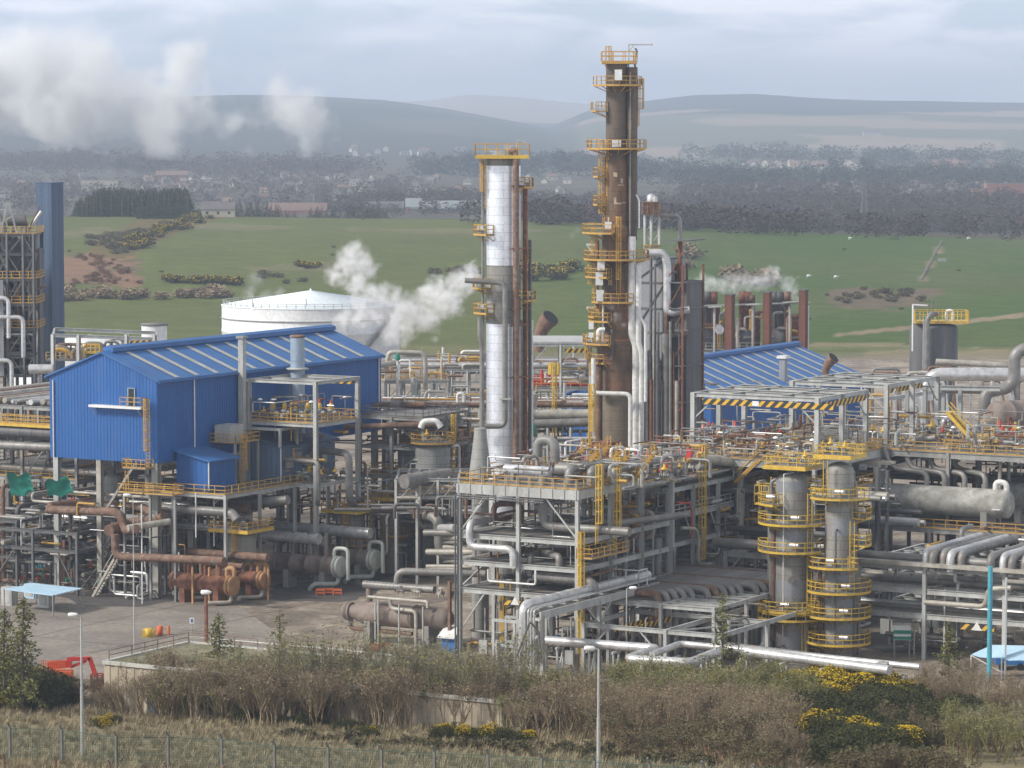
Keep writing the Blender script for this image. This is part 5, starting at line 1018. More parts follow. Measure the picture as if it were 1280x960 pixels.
def crane_frame_left():
 # hoist frame and valve deck in front of the blue wall
 z1 = onC(540, 575 - 40, -46).z
 C0, C1 = -50.5, -41; A0, A1 = 44, 60
 zt = 26.6; zd = 21.2
 pts = {'tall': (312, 422)}
 t = frame('hoist_frame', 'pale steel hoist frame over a row of yellow capped valves before the blue wall', 'steel structure', [42, 52], [-57, -46.7], [13.0, zd - .4, 26.3], {zd - .4: 'yellow'}, post=.5, bw=.3, bh=.45, mat='steel_light', joist=4.7)
 t.part('height_bar', MB().beam(L(51.7, -53, 25.7), L(51.7, -47, 25.7), .12, .4), 'hazard')
 b = MB(); b.beam(L(41, -57.4, 13), L(41, -57.4, 31.8), .75); b.beam(L(41, -57.4, 26.3), L(42, -57, 26.3), .25, .4); t.part('tall_post', b, 'steel_light'); b = MB().beam(L(41, -57.4, 31.8), L(41, -57.4, 32.1), 1.15); t.part('cap_plate', b, 'steel')
 for i in range(6):
  p = L(44.5 + i * .7, -55 + i * 1.35, zd); q = T('relief_valve', 'stout yellow relief valve with grey body, %s along the hoist deck row' % ('first', 'second', 'third', 'fourth', 'fifth', 'sixth')[i], 'valve', p); m = MB(); m.lathe(p, [(.35, 0), (.35, .9), (.5, 1.0), (.5, 1.2), (.3, 1.3)], 12); m.tube(p + UP * .8, p + UP * .8 + C * .9, .3, 10); q.part('body', m, 'grey_pipe'); q.part('bonnet', MB().lathe(p + UP * 1.3, [(.3, 0), (.36, .15), (.3, .6), (.12, .8)], 12), 'yellow_bright')
  if i in (2, 4, 5): q.part('cap', MB().lathe(p + UP * 2.1, [(.15, 0), (.18, .1), (.05, .4)], 8), 'red')
 floods([L(43, -56, zd), L(44, -54.5, zd), L(50, -52, zd), L(51, -48, zd), L(51, -55, zd), L(43, -48, zd)], 'floodlight on a thin pole on the hoist frame deck', 'floodlights on the hoist deck')
 valves(26, 43, 51, -53, -47, 13.4, 'under the hoist frame', 'valves under the hoist frame', ('wheel', 'pale', 'wheel', 'actuator')); valves(14, 43, 51, -56, -47.5, zd, 'on the hoist frame deck', 'valves on the hoist deck', ('wheel', 'pale', 'wheel', 'actuator'))
 # lower deck with railing in front of annexe/cabin
 t = frame('access_deck', 'long low deck with yellow railing before the grey blue cabin', 'steel structure', [26.4, 34, 42, 50], [-58, -50], [12.9], {12.9: 'yellow'}, post=.35, mat='steel_light', z0=0, rails={12.9: 'abd'})
 t = T('control_deck', 'small yellow railed deck with pale cabinets above the cabin roof', 'platform', L(34, -54, 18.8)); deck(t, 34.5, 40, -58, -54, 18.8); t.part('cabinet', MB().box(35, 38, -57.6, -55.2, 18.82, 21), 'steel_light'); t.part('legs', MB().beam(L(34.7, -54.2, 13), L(34.7, -54.2, 18.7), .25).beam(L(39.8, -54.2, 13), L(39.8, -54.2, 18.7), .25), 'steel'); ladder(t, L(35, -53.4), 13.2, 18.8, C * 1.0)
 # frames right of it
 t = frame('steel_rack', 'dense grey braced steel rack under a flat grating roof, right of the hoist frame', 'steel structure', [64, 70, 76], [-54, -49, -44], [7.5, 12, 16, 20], {20: 'steel_dark', 12: 'yellow'}, post=.4, mat='steel', joist=2.2,
   brace=[(L(64, -54, 16.2), L(64, -49, 19.8)), (L(64, -49, 19.8), L(64, -44, 16.2)), (L(64, -49, 12), L(64, -44, 15.8)), (L(64, -44, 12), L(70, -44, 16)), (L(70, -44, 16), L(76, -44, 12)), (L(64, -44, 16), L(70, -44, 20)), (L(70, -44, 20), L(76, -44, 16))])
 pipe([L(62.5, -55.5, 18.6), L(63.5, -42, 19.6)], .4, 'rust_pipe', 'rusty open ended pipe lying above the dense rack', n=12, bands=3); pipe([L(74, -58, 20.6), L(76, -51, 20.9)], .45, 'rust_pipe', 'dark rusty pipe end poking out at the end of the blue wall', n=12)
 pipe([L(50, -54, 17), L(46, -44.2, 17), L(46, -44.2, 11), L(50, -46, 10)], .48, 'grey_pipe', 'thick grey pipe running out under the hoist frame then dropping', n=12, bands=1.5); pipe([L(43, -54, 16.2), L(41.5, -46, 16.2), L(41.5, -46, 11), L(43, -47.5, 10.4)], .3, 'grey_pipe', 'slimmer grey pipe bending down before the hoist frame', n=10, bands=1.5)
 for i in range(22):
  a, c = rp.uniform(60, 76), rp.uniform(-53, -38); r = rp.uniform(.1, .32); z = rp.choice([4, 6, 8.2, 12.6]); v = rp.random()
  if v < .5: pipe([L(a, c, z), L(a + rp.uniform(6, 16), c, z), L(a + 16, c + 2, z)], r, rp.choice(['grey_pipe', 'dark_pipe', 'pale_pipe', 'silver_pipe']), 'pipe threading the steelwork below the hoist frame', 'pipes below the hoist frame', 8, 2, low=True)
  elif v < .8: pipe([L(a, c, z), L(a, c + rp.uniform(5, 10), z)], r, rp.choice(['grey_pipe', 'dark_pipe', 'pale_pipe', 'rust_pipe']), 'pipe threading the steelwork below the hoist frame', 'pipes below the hoist frame', 8, 2, low=True)
  else: pipe([L(a, c, 0), L(a, c, z + 4)], r, rp.choice(['grey_pipe', 'pale_pipe', 'silver_pipe']), 'pipe threading the steelwork below the hoist frame', 'pipes below the hoist frame', 8, 2, low=True)
crane_frame_left()
def under_blue():
 # long lower racks under / left of the blue building
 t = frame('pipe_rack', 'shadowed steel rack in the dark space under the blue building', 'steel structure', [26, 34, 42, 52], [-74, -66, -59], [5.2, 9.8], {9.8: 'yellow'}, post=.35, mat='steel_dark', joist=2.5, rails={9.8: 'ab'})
 for i in range(34):
  a, c = rp.uniform(24, 50), rp.uniform(-74, -60); r = rp.uniform(.12, .4); z = rp.choice([2, 4, 5.7, 7.5, 10.4, 12.5]); m = rp.choice(['dark_pipe', 'grey_pipe', 'rust_pipe', 'pale_pipe'])
  p = [L(24, c, z), L(50, c, z)] if i % 3 == 0 else ([L(a, -75, z), L(a, -59, z)] if i % 3 == 1 else [L(a, c, 0), L(a, c, z + 4)]); pipe(p, r, m, 'pipe in the shadow beneath the blue building', 'pipes beneath the blue building', 8, 2.5, low=True)
 valves(34, 24, 34, -75, -59, 10.0, 'beneath the blue building', 'valves beneath the blue building'); valves(30, 22, 34, -75, -58, 0, 'on the ground beneath the blue building', 'ground valves beneath the blue building', ('wheel', 'pale', 'red', 'green'))
 for i, (a, c, r, h) in enumerate(((30, -70, 1.2, 14), (33, -62.5, 1.3, 8), (40, -71, 1.1, 13))): q, cc = vvessel('vessel', 'dim upright vessel beneath the blue building, %s' % ('left', 'right', 'rear')[i], L(a, c, 0), r, .8, h, 'grey_vessel')
 # stair under the building
 for (a, c, z0, z1, lab) in ((24.5, -68, 5, 10, 'yellowish stair rising under the blue gable'), (20, -66, 0, 5, 'grey stair at ground level under the blue gable')):
  s = MB(); q = C * 3.4;
  for o in (0, .9): s.beam(L(a, c, z0) + A * o, L(a, c, z1) + A * o + q, .12, .3); s.beam(L(a, c, z0 + 1) + A * o, L(a, c, z1 + 1) + A * o + q, .08)
  for k in range(14): p = L(a, c, z0) + (q + UP * (z1 - z0)) * (k + .5) / 14; s.beam(p, p + A * .9, .25, .05)
  one('stair', s, 'pale_pipe', lab, 'stair')
 # deck at front corner around column foot 'yellow'
 t = T('walkway', 'yellow railed walkway around the concrete column below the blue gable', 'walkway', L(21.5, -62, 10.3)); deck(t, 20.8, 23.2, -62.5, -58.6, 13.4); deck(t, 20.8, 23.2, -58.5, -54, 13.4)
 for c in (-62, -58, -54.2): t.part('post', MB().ibeam(L(21.5, c, 0), L(21.5, c, 13.3), .3, .3, up=A), 'steel')
 # left racks beside building
 t = frame('pipe_rack', 'wide multi level pipe rack running behind the left edge of the blue building', 'steel structure', [34, 42, 50, 58, 70, 84], [-104, -96, -88, -79], [7.5, 12.5, 17, 22], {12.5: 'yellow', 7.5: 'yellow'}, post=.4, mat='steel', bh=.5, joist=3,
   brace=[(L(34, -96, 17), L(34, -92, 22)), (L(34, -88, 17), L(34, -92, 22)), (L(34, -88, 12.5), L(34, -84, 17)), (L(34, -96, 8), L(34, -88, 12)), (L(34, -88, 0), L(34, -79, 7))])
 bank('a', 36, 120, -103.5, 22.3, [rp.choice([.22, .3, .4, .26]) for _ in range(24)], 'pipe lying on top of the left pipe rack', 'pipes on the left rack', ('pale_pipe', 'grey_pipe', 'rust_pipe', 'pale_pipe', 'silver_pipe'))
 for z in (8, 13, 17.4): bank('c', -104, -78, 35 + z * .1, z, [.5, .3, .35], 'pipe crossing the left rack on its %s floor' % {8: 'lower', 13: 'middle', 17.4: 'upper'}[z], 'cross pipes on the left rack, %s' % {8: 'lower', 13: 'middle', 17.4: 'upper'}[z], ('grey_pipe', 'dark_pipe'))
 t = T('walkway', 'yellow railed walkway along the top of the left pipe rack', 'walkway', L(33, -90, 19.5)); deck(t, 31.8, 33.4, -104, -79.5, 20.0, edge='yellow_bright'); t.part('legs', MB().beam(L(33.5, -100, 17), L(33.5, -100, 20), .2).beam(L(33.5, -90, 17), L(33.5, -90, 20), .2).beam(L(33.5, -81, 17), L(33.5, -81, 20), .2), 'steel')
 pipe([L(31, -106, 17.0), L(31, -79, 17.3)], .55, 'grey_pipe', 'thick pale grey pipe under the yellow walkway of the left rack', n=14, bands=2); pipe([L(32.5, -106, 18.9), L(32.5, -79, 18.9)], .7, 'dark_pipe', 'thick dark pipe directly below the yellow left walkway', n=14, bands=2)
 for i in range(26):
  a, c = rp.uniform(18, 34), rp.uniform(-96, -78); r = rp.uniform(.12, .4); z = rp.choice([1, 3, 6, 9]); m = rp.choice(['dark_pipe', 'grey_pipe', 'rust_pipe', 'pale_pipe', 'silver_pipe'])
  p = [L(a, -98, z), L(a, -78, z)] if i % 3 == 0 else ([L(a, c, 0), L(a, c, z + 4), L(a + 4, c, z + 4)] if i % 3 == 1 else [L(a, c, 0), L(a, c, z + 4)]); pipe(p, r, m, 'pipe among the low steelwork at the far left', 'pipes at the far left', 8, 2.5, low=True)
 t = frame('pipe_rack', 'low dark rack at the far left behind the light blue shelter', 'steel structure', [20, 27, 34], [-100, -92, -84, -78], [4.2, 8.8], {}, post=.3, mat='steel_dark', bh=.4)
 valves(30, 18, 33, -98, -78, 0, 'on the ground at the far left', 'ground valves at the far left', ('wheel', 'pale', 'red', 'green'))
 for nm, q in (('left', [(8, 593), (36, 593), (42, 617), (14, 622)]), ('right', [(56, 602), (84, 597), (92, 618), (60, 622)])):
  P = [onA(x, y, 19 + i * .8) for i, (x, y) in enumerate(q)]; m = MB(); n = 6; vs = []
  for i in range(n + 1):
   for j in range(n + 1):
    u, v = i / n, j / n; p = (P[0] * (1 - u) + P[1] * u) * (1 - v) + (P[3] * (1 - u) + P[2] * u) * v; vs.append(p + V((0, .7 * rp.random(), .25 * math.sin(u * 9) + .1 * rp.random())))
  m.add(vs, [(i * (n + 1) + j, (i + 1) * (n + 1) + j, (i + 1) * (n + 1) + j + 1, i * (n + 1) + j + 1) for i in range(n) for j in range(n)], True); o = one('tarpaulin', m, 'green_tarp', 'crumpled bright green tarpaulin, %s of the two beside the blue gable column' % nm, 'tarpaulin')
under_blue()
def left_tower():
 # grey lattice tower cut by the frame, with blue square chimney behind it
 Y = 520; k = Y / Fp; X = lambda px: D(px, 400, Y).x; Z = lambda py: D(30, py, Y).z
 t = T('process_tower', 'grey lattice process tower cut off by the left picture edge', 'steel structure', V((X(20), Y, 0))); xs = [X(-60), X(-25), X(-6), X(10), X(30), X(43)]
 for x in xs:
  for y in (Y, Y + 9): t.part('post', MB().ibeam((x, y, 0), (x, y, Z(292)), .38, .38), 'steel_dark')
 for py in (294, 318, 350, 381, 412, 442, 470):
  m = MB()
  for y in (Y, Y + 9): m.ibeam((xs[0], y, Z(py)), (xs[-1] + .4, y, Z(py)), .3, .4)
  for x in xs: m.ibeam((x, Y, Z(py)), (x, Y + 9, Z(py)), .25, .35)
  m.hull([(xs[0], Y + .3), (X(43), Y + .3), (X(43), Y + 8.7), (xs[0], Y + 8.7)], Z(py) + .2, Z(py) + .26); t.part('floor_frame', m, 'steel_dark')
 b = MB()
 for i, (a, c) in enumerate(((294, 318), (318, 350), (350, 381), (381, 412), (412, 442), (442, 470))):
  for j in range(2, 5): x0, x1 = xs[j], xs[j + 1 if j < 5 else j]; b.beam((x0, Y, Z(c)), (x1, Y, Z(a)), .2) if (i + j) % 2 else b.beam((x0, Y, Z(a)), (x1, Y, Z(c)), .2)
 t.part('brace', b, 'steel_dark')
 for i in range(7): x = X(-2 + i * 6); t.part('casing', MB().hull([(x, Y + 3), (x + 1.6, Y + 3), (x + 1.6, Y + 7), (x, Y + 7)], Z(470), Z((318, 350, 300, 381, 330, 360, 312)[i])), ('grey_block', 'steel_dark', 'dark_pipe')[i % 3])
 for py in (292, 348, 379, 410): t.part('railing', MB().rail([(xs[0], Y - .1, Z(py)), (X(47), Y - .1, Z(py)), (X(47), Y + 8, Z(py))], 1.1, sp=1.3, toe=True), 'yellow')
 m = MB(); m.beam((X(2), Y, Z(292)), (X(12), Y, Z(248)), .25); m.beam((X(22), Y, Z(292)), (X(12), Y, Z(248)), .25); m.beam((X(0), Y, Z(262)), (X(20), Y, Z(262)), .2); m.beam((X(-6), Y, Z(285)), (X(22), Y, Z(266)), .2); t.part('hoist', m, 'steel')
 t.part('drum', MB().tube((X(8), Y + 3, Z(276)), (X(30), Y + 3, Z(276)), .9, 14), 'dark_pipe')
 for i in range(84):
  x, y = rp.uniform(X(-10), X(42)), Y + rp.uniform(.6, 8); z0_ = rp.uniform(Z(470), Z(330)); m = MB(); r = rp.uniform(.12, .5)
  if i % 2: m.pipe([(x, y, z0_), (x, y, z0_ + rp.uniform(3, 9)), (x + rp.uniform(-3, 3), y, z0_ + 9)], r, 8)
  else: m.pipe([(X(-10), y, z0_), (X(42), y, z0_), (X(42), y, z0_ - 5)], r * .7, 8)
  t.part('pipe_run', m, rp.choice(['grey_pipe', 'dark_pipe', 'pale_pipe', 'silver_pipe', 'rust_pipe']))
 for px, py, lx in ((0, 372, 12), (4, 396, 26), (-5, 450, 20)): m = MB(); m.pipe([(X(px - 20), Y - 1, Z(py)), (X(px + lx), Y - 1, Z(py)), (X(px + lx), Y - 1, Z(py + 50))], .35, 12, bands=1.5); t.part('pipe_run', m, 'silver_pipe')
 t.part('wall_panel', MB().hull([(X(-60), Y - .6), (X(5), Y - .6), (X(5), Y - .3), (X(-60), Y - .3)], Z(470), Z(350)), 'panel_grey')
 q = V((X(48), Y + 14, 0)); a, c = ac(q); zt = D(48, 229, Y + 14).z; w = 1.55
 s = T('blue_chimney', 'plain square blue grey chimney standing behind the lattice tower at the left', 'chimney', q); b = MB(); ribwall(b, L(a - w, c - w), L(a - w, c + w), 0, lambda f: zt, 1.1, .05, -A); s.part('front_wall', b, 'blue_grey'); b = MB(); ribwall(b, L(a - w, c + w), L(a + w, c + w), 0, lambda f: zt, 1.1, .05, C); ribwall(b, L(a + w, c - w), L(a + w, c + w), 0, lambda f: zt, 1.1, .05, A); ribwall(b, L(a - w, c - w), L(a + w, c - w), 0, lambda f: zt, 1.1, .05, -C); s.part('side_wall', b, 'blue_grey'); s.part('rim', MB().box(a - w - .1, a + w + .1, c - w - .1, c + w + .1, zt, zt + .15), 'blue_grey')
 # gantry between tower and blue roof
 t = T('gantry', 'white steel gantry with a hazard striped beam behind the blue roof', 'steel structure', D(55, 470, 495).xy.to_3d()); Y = 495; X = lambda px: D(px, 400, Y).x; Z = lambda py: D(120, py, Y).z; m = MB()
 for px in (66, 98, 158, 193): m.ibeam((X(px), Y, 0), (X(px), Y, Z(418)), .5, .5)
 m.ibeam((X(64), Y, Z(419)), (X(195), Y, Z(424)), .4, .5); m.ibeam((X(60), Y + 7, Z(415)), (X(190), Y + 7, Z(420)), .4, .5); m.beam((X(66), Y, Z(419)), (X(60), Y + 7, Z(415)), .3); m.beam((X(193), Y, Z(424)), (X(190), Y + 7, Z(420)), .3); t.part('frame', m, 'steel_light'); t.part('height_bar', MB().beam((X(162), Y - .4, Z(428)), (X(192), Y - .4, Z(427)), .1, .5), 'hazard')
 m = MB(); m.hull([(X(56), Y + 1), (X(192), Y + 1), (X(192), Y + 8), (X(56), Y + 8)], Z(452), Z(450)); dk = t.part('deck', m, 'grating'); t.part('railing', MB().rail([(X(56), Y + 1, Z(450)), (X(192), Y + 1, Z(450))], 1.1), 'yellow', dk)
 for i in range(22):
  x = rp.uniform(X(60), X(150)); y = Y + rp.uniform(2, 7); h = rp.uniform(1, 3); t.part('pipe_run', MB().pipe([(x, y, Z(450)), (x, y, Z(450) + h), (x + rp.uniform(1, 3), y, Z(450) + h), (x + 3, y, Z(450))], rp.uniform(.12, .4), 8), rp.choice(['pale_pipe', 'rust_pipe', 'grey_pipe', 'silver_pipe', 'yellow']))
 ty = T('yellow_platform', 'bright yellow railed platform glimpsed under the white gantry', 'platform', V((X(112), Y + 1, Z(440)))); m = MB(); m.hull([(X(102), Y + .2), (X(124), Y + .2), (X(124), Y + 2), (X(102), Y + 2)], Z(442), Z(440)); ty.part('deck', m, 'yellow_bright'); ty.part('railing', MB().rail([(X(102), Y + .2, Z(440)), (X(124), Y + .2, Z(440))], 1.2, sp=.7, toe=True, r=.06), 'yellow_bright')
 m = MB(); m.pipe([(X(38), Y - 2, Z(460)), (X(68), Y - 2, Z(460))], .7, 14, bands=2); one('pipe', m, 'silver_pipe', 'short thick silver pipe left of the blue roof', 'pipe')
left_tower()
def left_yard():
 # three stubby vessels with yellow tops
 for (px, hw, yt, yb, lab, dy) in ((303, 18, 662, 744, 'squat beige vessel with a yellow railed top, behind the rusty exchangers', 0), (440, 16, 638, 722, 'grey vessel with a yellow railed top, left of the pair', 0), (489, 14.5, 622, 716, 'grey vessel with a yellow railed top, right of the pair', 6)):
  p = W(px, yb, 0); k = p.y / Fp; r = hw * k; zt = D(px, yt, p.y).z; t, c = vvessel('vessel', lab, p, r, 1.2 if px != 489 else 5.0, zt - .9, 'grey_vessel' if px != 303 else 'fireproof')
  if px == 489: t.part('plinth', MB().lathe(p, [(r * 1.05, 0), (r * 1.05, 4.9)], 24), 'concrete')
  a_, c_ = ac(p); deck(t, a_ - r - 1.3, a_ + r + 1, c_ - r - 1.2, c_ + r + 1.2, zt + .2, 'yellow', 'abcd', sp=1.1, edge='yellow_bright'); ladder(t, L(a_ - r - .4, c_ + .6), .5, zt, -A)
  nz = MB().pipe([p + UP * (zt - .5), p + UP * (zt + 1.5), p + UP * (zt + 1.5) + C * 1.4], .4, 12, bands=1); t.part('nozzle', nz, 'grey_pipe'); ringdeck(t, p, r, r + 1.1, zt * .52, -110, 20)
  valves(4, a_ - r, a_ + r, c_ - r, c_ + r, zt + .25, 'on a yellow vessel top', 'valves on vessel tops', ('pale', 'wheel'), (.6, .9));
  hm = MB(); q = L(a_ - r - .6, c_ - r - .8, zt - 2); hm.beam(q, q + UP * 6, .14); hm.beam(q + UP * 6, q + UP * 6 + C * 2.1, .14); hm.beam(q + UP * 5.3, q + UP * 6 + C * .8, .08); t.part('davit', hm, 'white')
 # exchanger pairs (front end px, row, radius px, rear end px,row)
 def exch(name, lab, e0, e1, Yf, r, body, end, legs, zc):
  # axis lies along C: rear (left) to front (right)
  t = T(name, lab, 'heat exchanger', V((e1.x, e1.y, 0))); hdrum(t, e0, e1, r, body, end); hd = MB().lathe(e0 - C * .2, [(r * 1.1, 0), (r * 1.1, .5)], 24, C); t.part('flange', hd, body)
  d = (e1 - e0)
  for f in (.2, .8): saddle(t, e0 + d * f, r, C, legs)
  for f in (.25, .55, .8): t.part('nozzle', MB().tube(e0 + d * f, e0 + d * f + UP * (r + 1.1), .28, 10), body); t.part('nozzle', MB().tube(e0 + d * f, e0 + d * f - UP * (r + .4), .2, 10), body)
  return t
 p1 = W(289, 757, 0); z = 2.5; e1 = L(*ac(p1), z) ; e0 = e1 - C * 8.5
 exch('exchanger', 'rust red exchanger with orange domed end, front one of the rusty pair', e0, e1, 0, 1.15, 'rust', 'rust_end', 'rust', z); pb = e1 + A * 6.0 + C * .6
 exch('exchanger', 'rust red exchanger with orange domed end, rear one of the rusty pair', pb - C * 8, pb, 0, 1.05, 'rust', 'rust_end', 'rust', z)
 for q, lb in ((e1, 'front'), (pb, 'rear')): pipe([q + UP * .9 - C * .6, q + UP * 2.2 - C * .6, q + UP * 2.2 + C * .5, q + UP * .8 + C * .5], .28, 'rust_end', 'orange brown hairpin pipe on the %s rusty exchanger end' % lb, n=10); pipe([q - UP * 1, q - UP * 2.1, q - UP * 2.1 - A * 2 - C * 2.2, q - UP * 2.8 - A * 2 - C * 2.2], .25, 'pale_pipe', 'cream drain pipe bending to the ground before the %s rusty exchanger' % lb, n=10)
 for i, (da, zz, r, l0, l1, lb) in enumerate(((.3, 5.2, .5, -13, -1, 'front'), (5.2, 5.5, .52, -10, 2, 'rear'), (2.6, 4.6, .35, -9, 0, 'middle'))): pipe([e1 + A * da + C * l0 + UP * (zz - z), e1 + A * da + C * l1 + UP * (zz - z)], r, 'rust_pipe', 'rusty header pipe above the rusty exchangers, %s' % lb, n=14, bands=1.6)
 for f in (-7, -4.5, -2):
  for da in (0, 5.6): pipe([e1 + A * da + C * f + UP * .9, e1 + A * da + C * f + UP * 2.8], .25, 'rust_pipe', 'short rusty riser joining a header to the rusty exchangers', 'rusty risers', 8, 1)
 t = T('pipe_support', 'rust brown steel portal over the rusty exchangers', 'pipe support', V((e1.x, e1.y, 0)))
 for da, dc in ((-.4, -8), (-.4, -3), (6, -8), (6, 1.5), (-1.4, -4.8)): t.part('post', MB().ibeam(L(*(lambda q: (q[0] + da, q[1] + dc))(ac(e1)), 0), L(*(lambda q: (q[0] + da, q[1] + dc))(ac(e1)), 4.6), .25, .25, up=A), 'rust_end')
 p2 = W(412, 741, 0); z = 3.1; g1 = L(*ac(p2), z) + A * 2; g0 = g1 - C * 9.2
 exch('exchanger', 'grey brown exchanger with pale green round end, front one of the grey pair', g0, g1, 0, 1.25, 'drum_brown', 'pale_green', 'concrete', z); pb = g1 + A * 8.6 - C * .2
 pb = g1 + A * 8.0 + C * .2
 exch('exchanger', 'grey brown exchanger with pale green round end, rear one of the grey pair', pb - C * 9, pb, 0, 1.25, 'drum_brown', 'pale_green', 'concrete', z)
 for q, lb in ((g1, 'front'), (pb, 'rear')): pipe([q + UP * 1 - C * .5 - A * .1, q + UP * 2.4 - C * .5 - A * .1, q + UP * 2.4 + C * 1.5, q - UP * 1.6 + C * 1.5], .25, 'pale_green', 'pale green hoop pipe over the %s grey exchanger end' % lb, n=10); pipe([q - UP * 1, q - UP * 2.2, q - UP * 2.2 - C * 2.6 - A * 1.8, q - UP * 3 - C * 3.2 - A * 1.8], .3, 'pale_green', 'pale green drain pipe bending down before the %s grey exchanger' % lb, n=10)
 for da, zz, r, l0, l1, mt, lb in ((.5, 6.4, .72, -16, -3.2, 'silver_pipe', 'bright silver header pipe in front of the grey exchangers'), (7, 6.7, .72, -15, 0.5, 'silver_pipe', 'second silver header pipe behind the first'), (3.5, 5.6, .5, -13, -5, 'grey_pipe', 'grey header pipe tucked below the silver ones')): pipe([g1 + A * da + C * l0 + UP * (zz - z), g1 + A * da + C * l1 + UP * (zz - z)], r, mt, lb, n=16, bands=2.4)
 for f in (-7, -4.5, -2):
  for da in (.3, 8): pipe([g1 + A * da + C * f + UP * 1, g1 + A * da + C * f + UP * 4.2], .26, 'grey_pipe', 'short grey riser joining a header to the grey exchangers', 'grey risers', 8, 1)
 pipe([L(*ac(g1), 7.4) + A * 14 + C * 4, L(*ac(g1), 7.4) + A * 10 + C * 12, L(*ac(g1), 6.4) + A * 8 + C * 12], .8, 'grey_pipe', 'thick dark grey elbow pipe before the right vessel', n=14, bands=1.5)
 pipe([L(52, -38, 9), L(50, -33, 9), L(50, -33, 4), L(50, -28, 4), L(56, -22, 4)], .7, 'grey_pipe', 'thick grey pipe looping down right of the vessels', n=14, bands=1.6)
 # long brown/grey pipes from far left to the vessels
 P = lambda px, py, a: onA(px, py, a)
 pipe([P(60, 637, 21), P(150, 640, 21), P(156, 664, 21), P(170, 661, 17)], .55, 'rust_pipe', 'thick rust brown pipe coming from the left and bending towards the viewer', n=14, bands=2, bend=1.6)
 pipe([P(62, 633, 21), P(100, 629, 26), P(182, 634, 26), P(196, 650, 24)], .55, 'rust_pipe', 'second thick brown pipe arching behind the first', n=14, bands=2, bend=1.6); pipe([P(136, 663, 19), P(160, 655, 24), P(205, 646, 24)], .72, 'rust_pipe', 'short thick brown pipe with a capped end at left', n=14)
 pipe([P(144, 668, 18), P(144, 696, 18), P(190, 697, 18), P(280, 701, 18)], .5, 'rust_pipe', 'rusty pipe dropping then running right to the exchangers', n=12, bands=2, bend=1.2); pipe([P(160, 660, 17), P(212, 652, 22)], .42, 'pale_pipe', 'cream yellow short pipe pointing at the viewer', n=12)
 pipe([P(150, 627, 30), P(230, 632, 30), P(262, 640, 30)], .5, 'silver_pipe', 'silver grey pipe behind the brown ones with a bright collar', n=12, bands=2); pipe([P(175, 633, 27), P(290, 641, 27), P(296, 650, 27)], .6, 'grey_pipe', 'long silver grey pipe ending over the squat vessel', n=14, bands=2)
 pipe([P(240, 640, 34), P(310, 636, 34)], .6, 'rust_pipe', 'brown pipe end with round cover near the squat vessel', n=12); pipe([P(262, 632, 36), P(360, 625, 36)], .6, 'grey_pipe', 'grey pipe running right above the silver headers', n=12, bands=2)
 pipe([P(265, 636, 33), P(350, 628, 40)], .5, 'dark_pipe', 'dark pipe slanting back to the steelwork', n=12, bands=2)
 t = frame('pipe_rack', 'grey rack carrying the thick brown pipes at the left', 'steel structure', [19.5, 27, 35], [-82, -75, -68], [5.6, 7.9], {}, post=.32, mat='steel_dark', bh=.45, brace=[(L(19.5, -82, .3), L(19.5, -78, 5.4)), (L(19.5, -68, .3), L(19.5, -71, 5.4)), (L(19.5, -68, .3), L(27, -68, 5.4))])
 bank('c', -82, -50, 28, 8.2, [.2, .35, .2, .3], 'pipe running across the left rack under the small annexe', 'pipes across the left rack'); bank('a', 20, 50, -81, 5.9, [.25, .2, .3], 'pipe running back along the left rack', 'pipes back along the left rack', ('silver_pipe', 'grey_pipe', 'pale_pipe'))
 for i in range(24):
  a, c = rp.uniform(58, 78), rp.uniform(-46, -30); r = rp.uniform(.15, .4); z = rp.choice([3, 5, 7, 9.5]); m = rp.choice(['dark_pipe', 'grey_pipe', 'silver_pipe', 'pale_pipe'])
  pipe([L(a, c - 6, z), L(a, c + 7, z)] if i % 2 else [L(a, c, 0), L(a, c, z + 2), L(a + 5, c, z + 2)], r, m, 'pipe in the jumble behind the stubby vessels', 'pipes behind the vessels', 8, 2, low=True)
 for px, y0, y1 in ((178, 630, 755), (245, 616, 672), (224, 690, 750)): pp = W(px, y1, 0) if y1 > 700 else onA(px, y1, 24); zt = D(px, y0, pp.y).z; one('pole', MB().tube(pp, V((pp.x, pp.y, zt)), .09, 8), 'white', 'thin white pole, %s' % {178: 'tallest, left of the rusty exchangers', 245: 'before the annexe deck', 224: 'at the rusty exchanger corner'}[px], 'pole')
 # kettle vessel near centre bottom
 k0 = W(488, 809, 0); a_, c_ = ac(k0); z = 3.4; t = T('kettle_vessel', 'stained brown grey kettle vessel with a tapering left end before the central structure', 'heat exchanger', L(a_, c_, 0)); P0 = L(a_ + 2, c_ - 7.3, z)
 t.part('shell', MB().lathe(P0, [(.3, -.3), (.8, -.2), (.95, 0), (.95, .25), (.82, .27), (.82, 1.1), (1.35, 2.6), (1.38, 4.9), (1.42, 4.92), (1.42, 5.1), (1.38, 5.12), (1.38, 9.4), (1.42, 9.42), (1.42, 9.6), (1.38, 9.6), (1.36, 13.5), (.8, 14.2), (.1, 14.4)], 32, C), 'drum_brown'); t.part('flange', MB().lathe(P0, [(1.05, .3), (1.05, .5), (.9, .52), (1.05, .6), (1.05, .8)], 28, C), 'drum_brown')
 for f in (3.6, 11.5): saddle(t, P0 + C * f, 1.4, C, 'concrete')
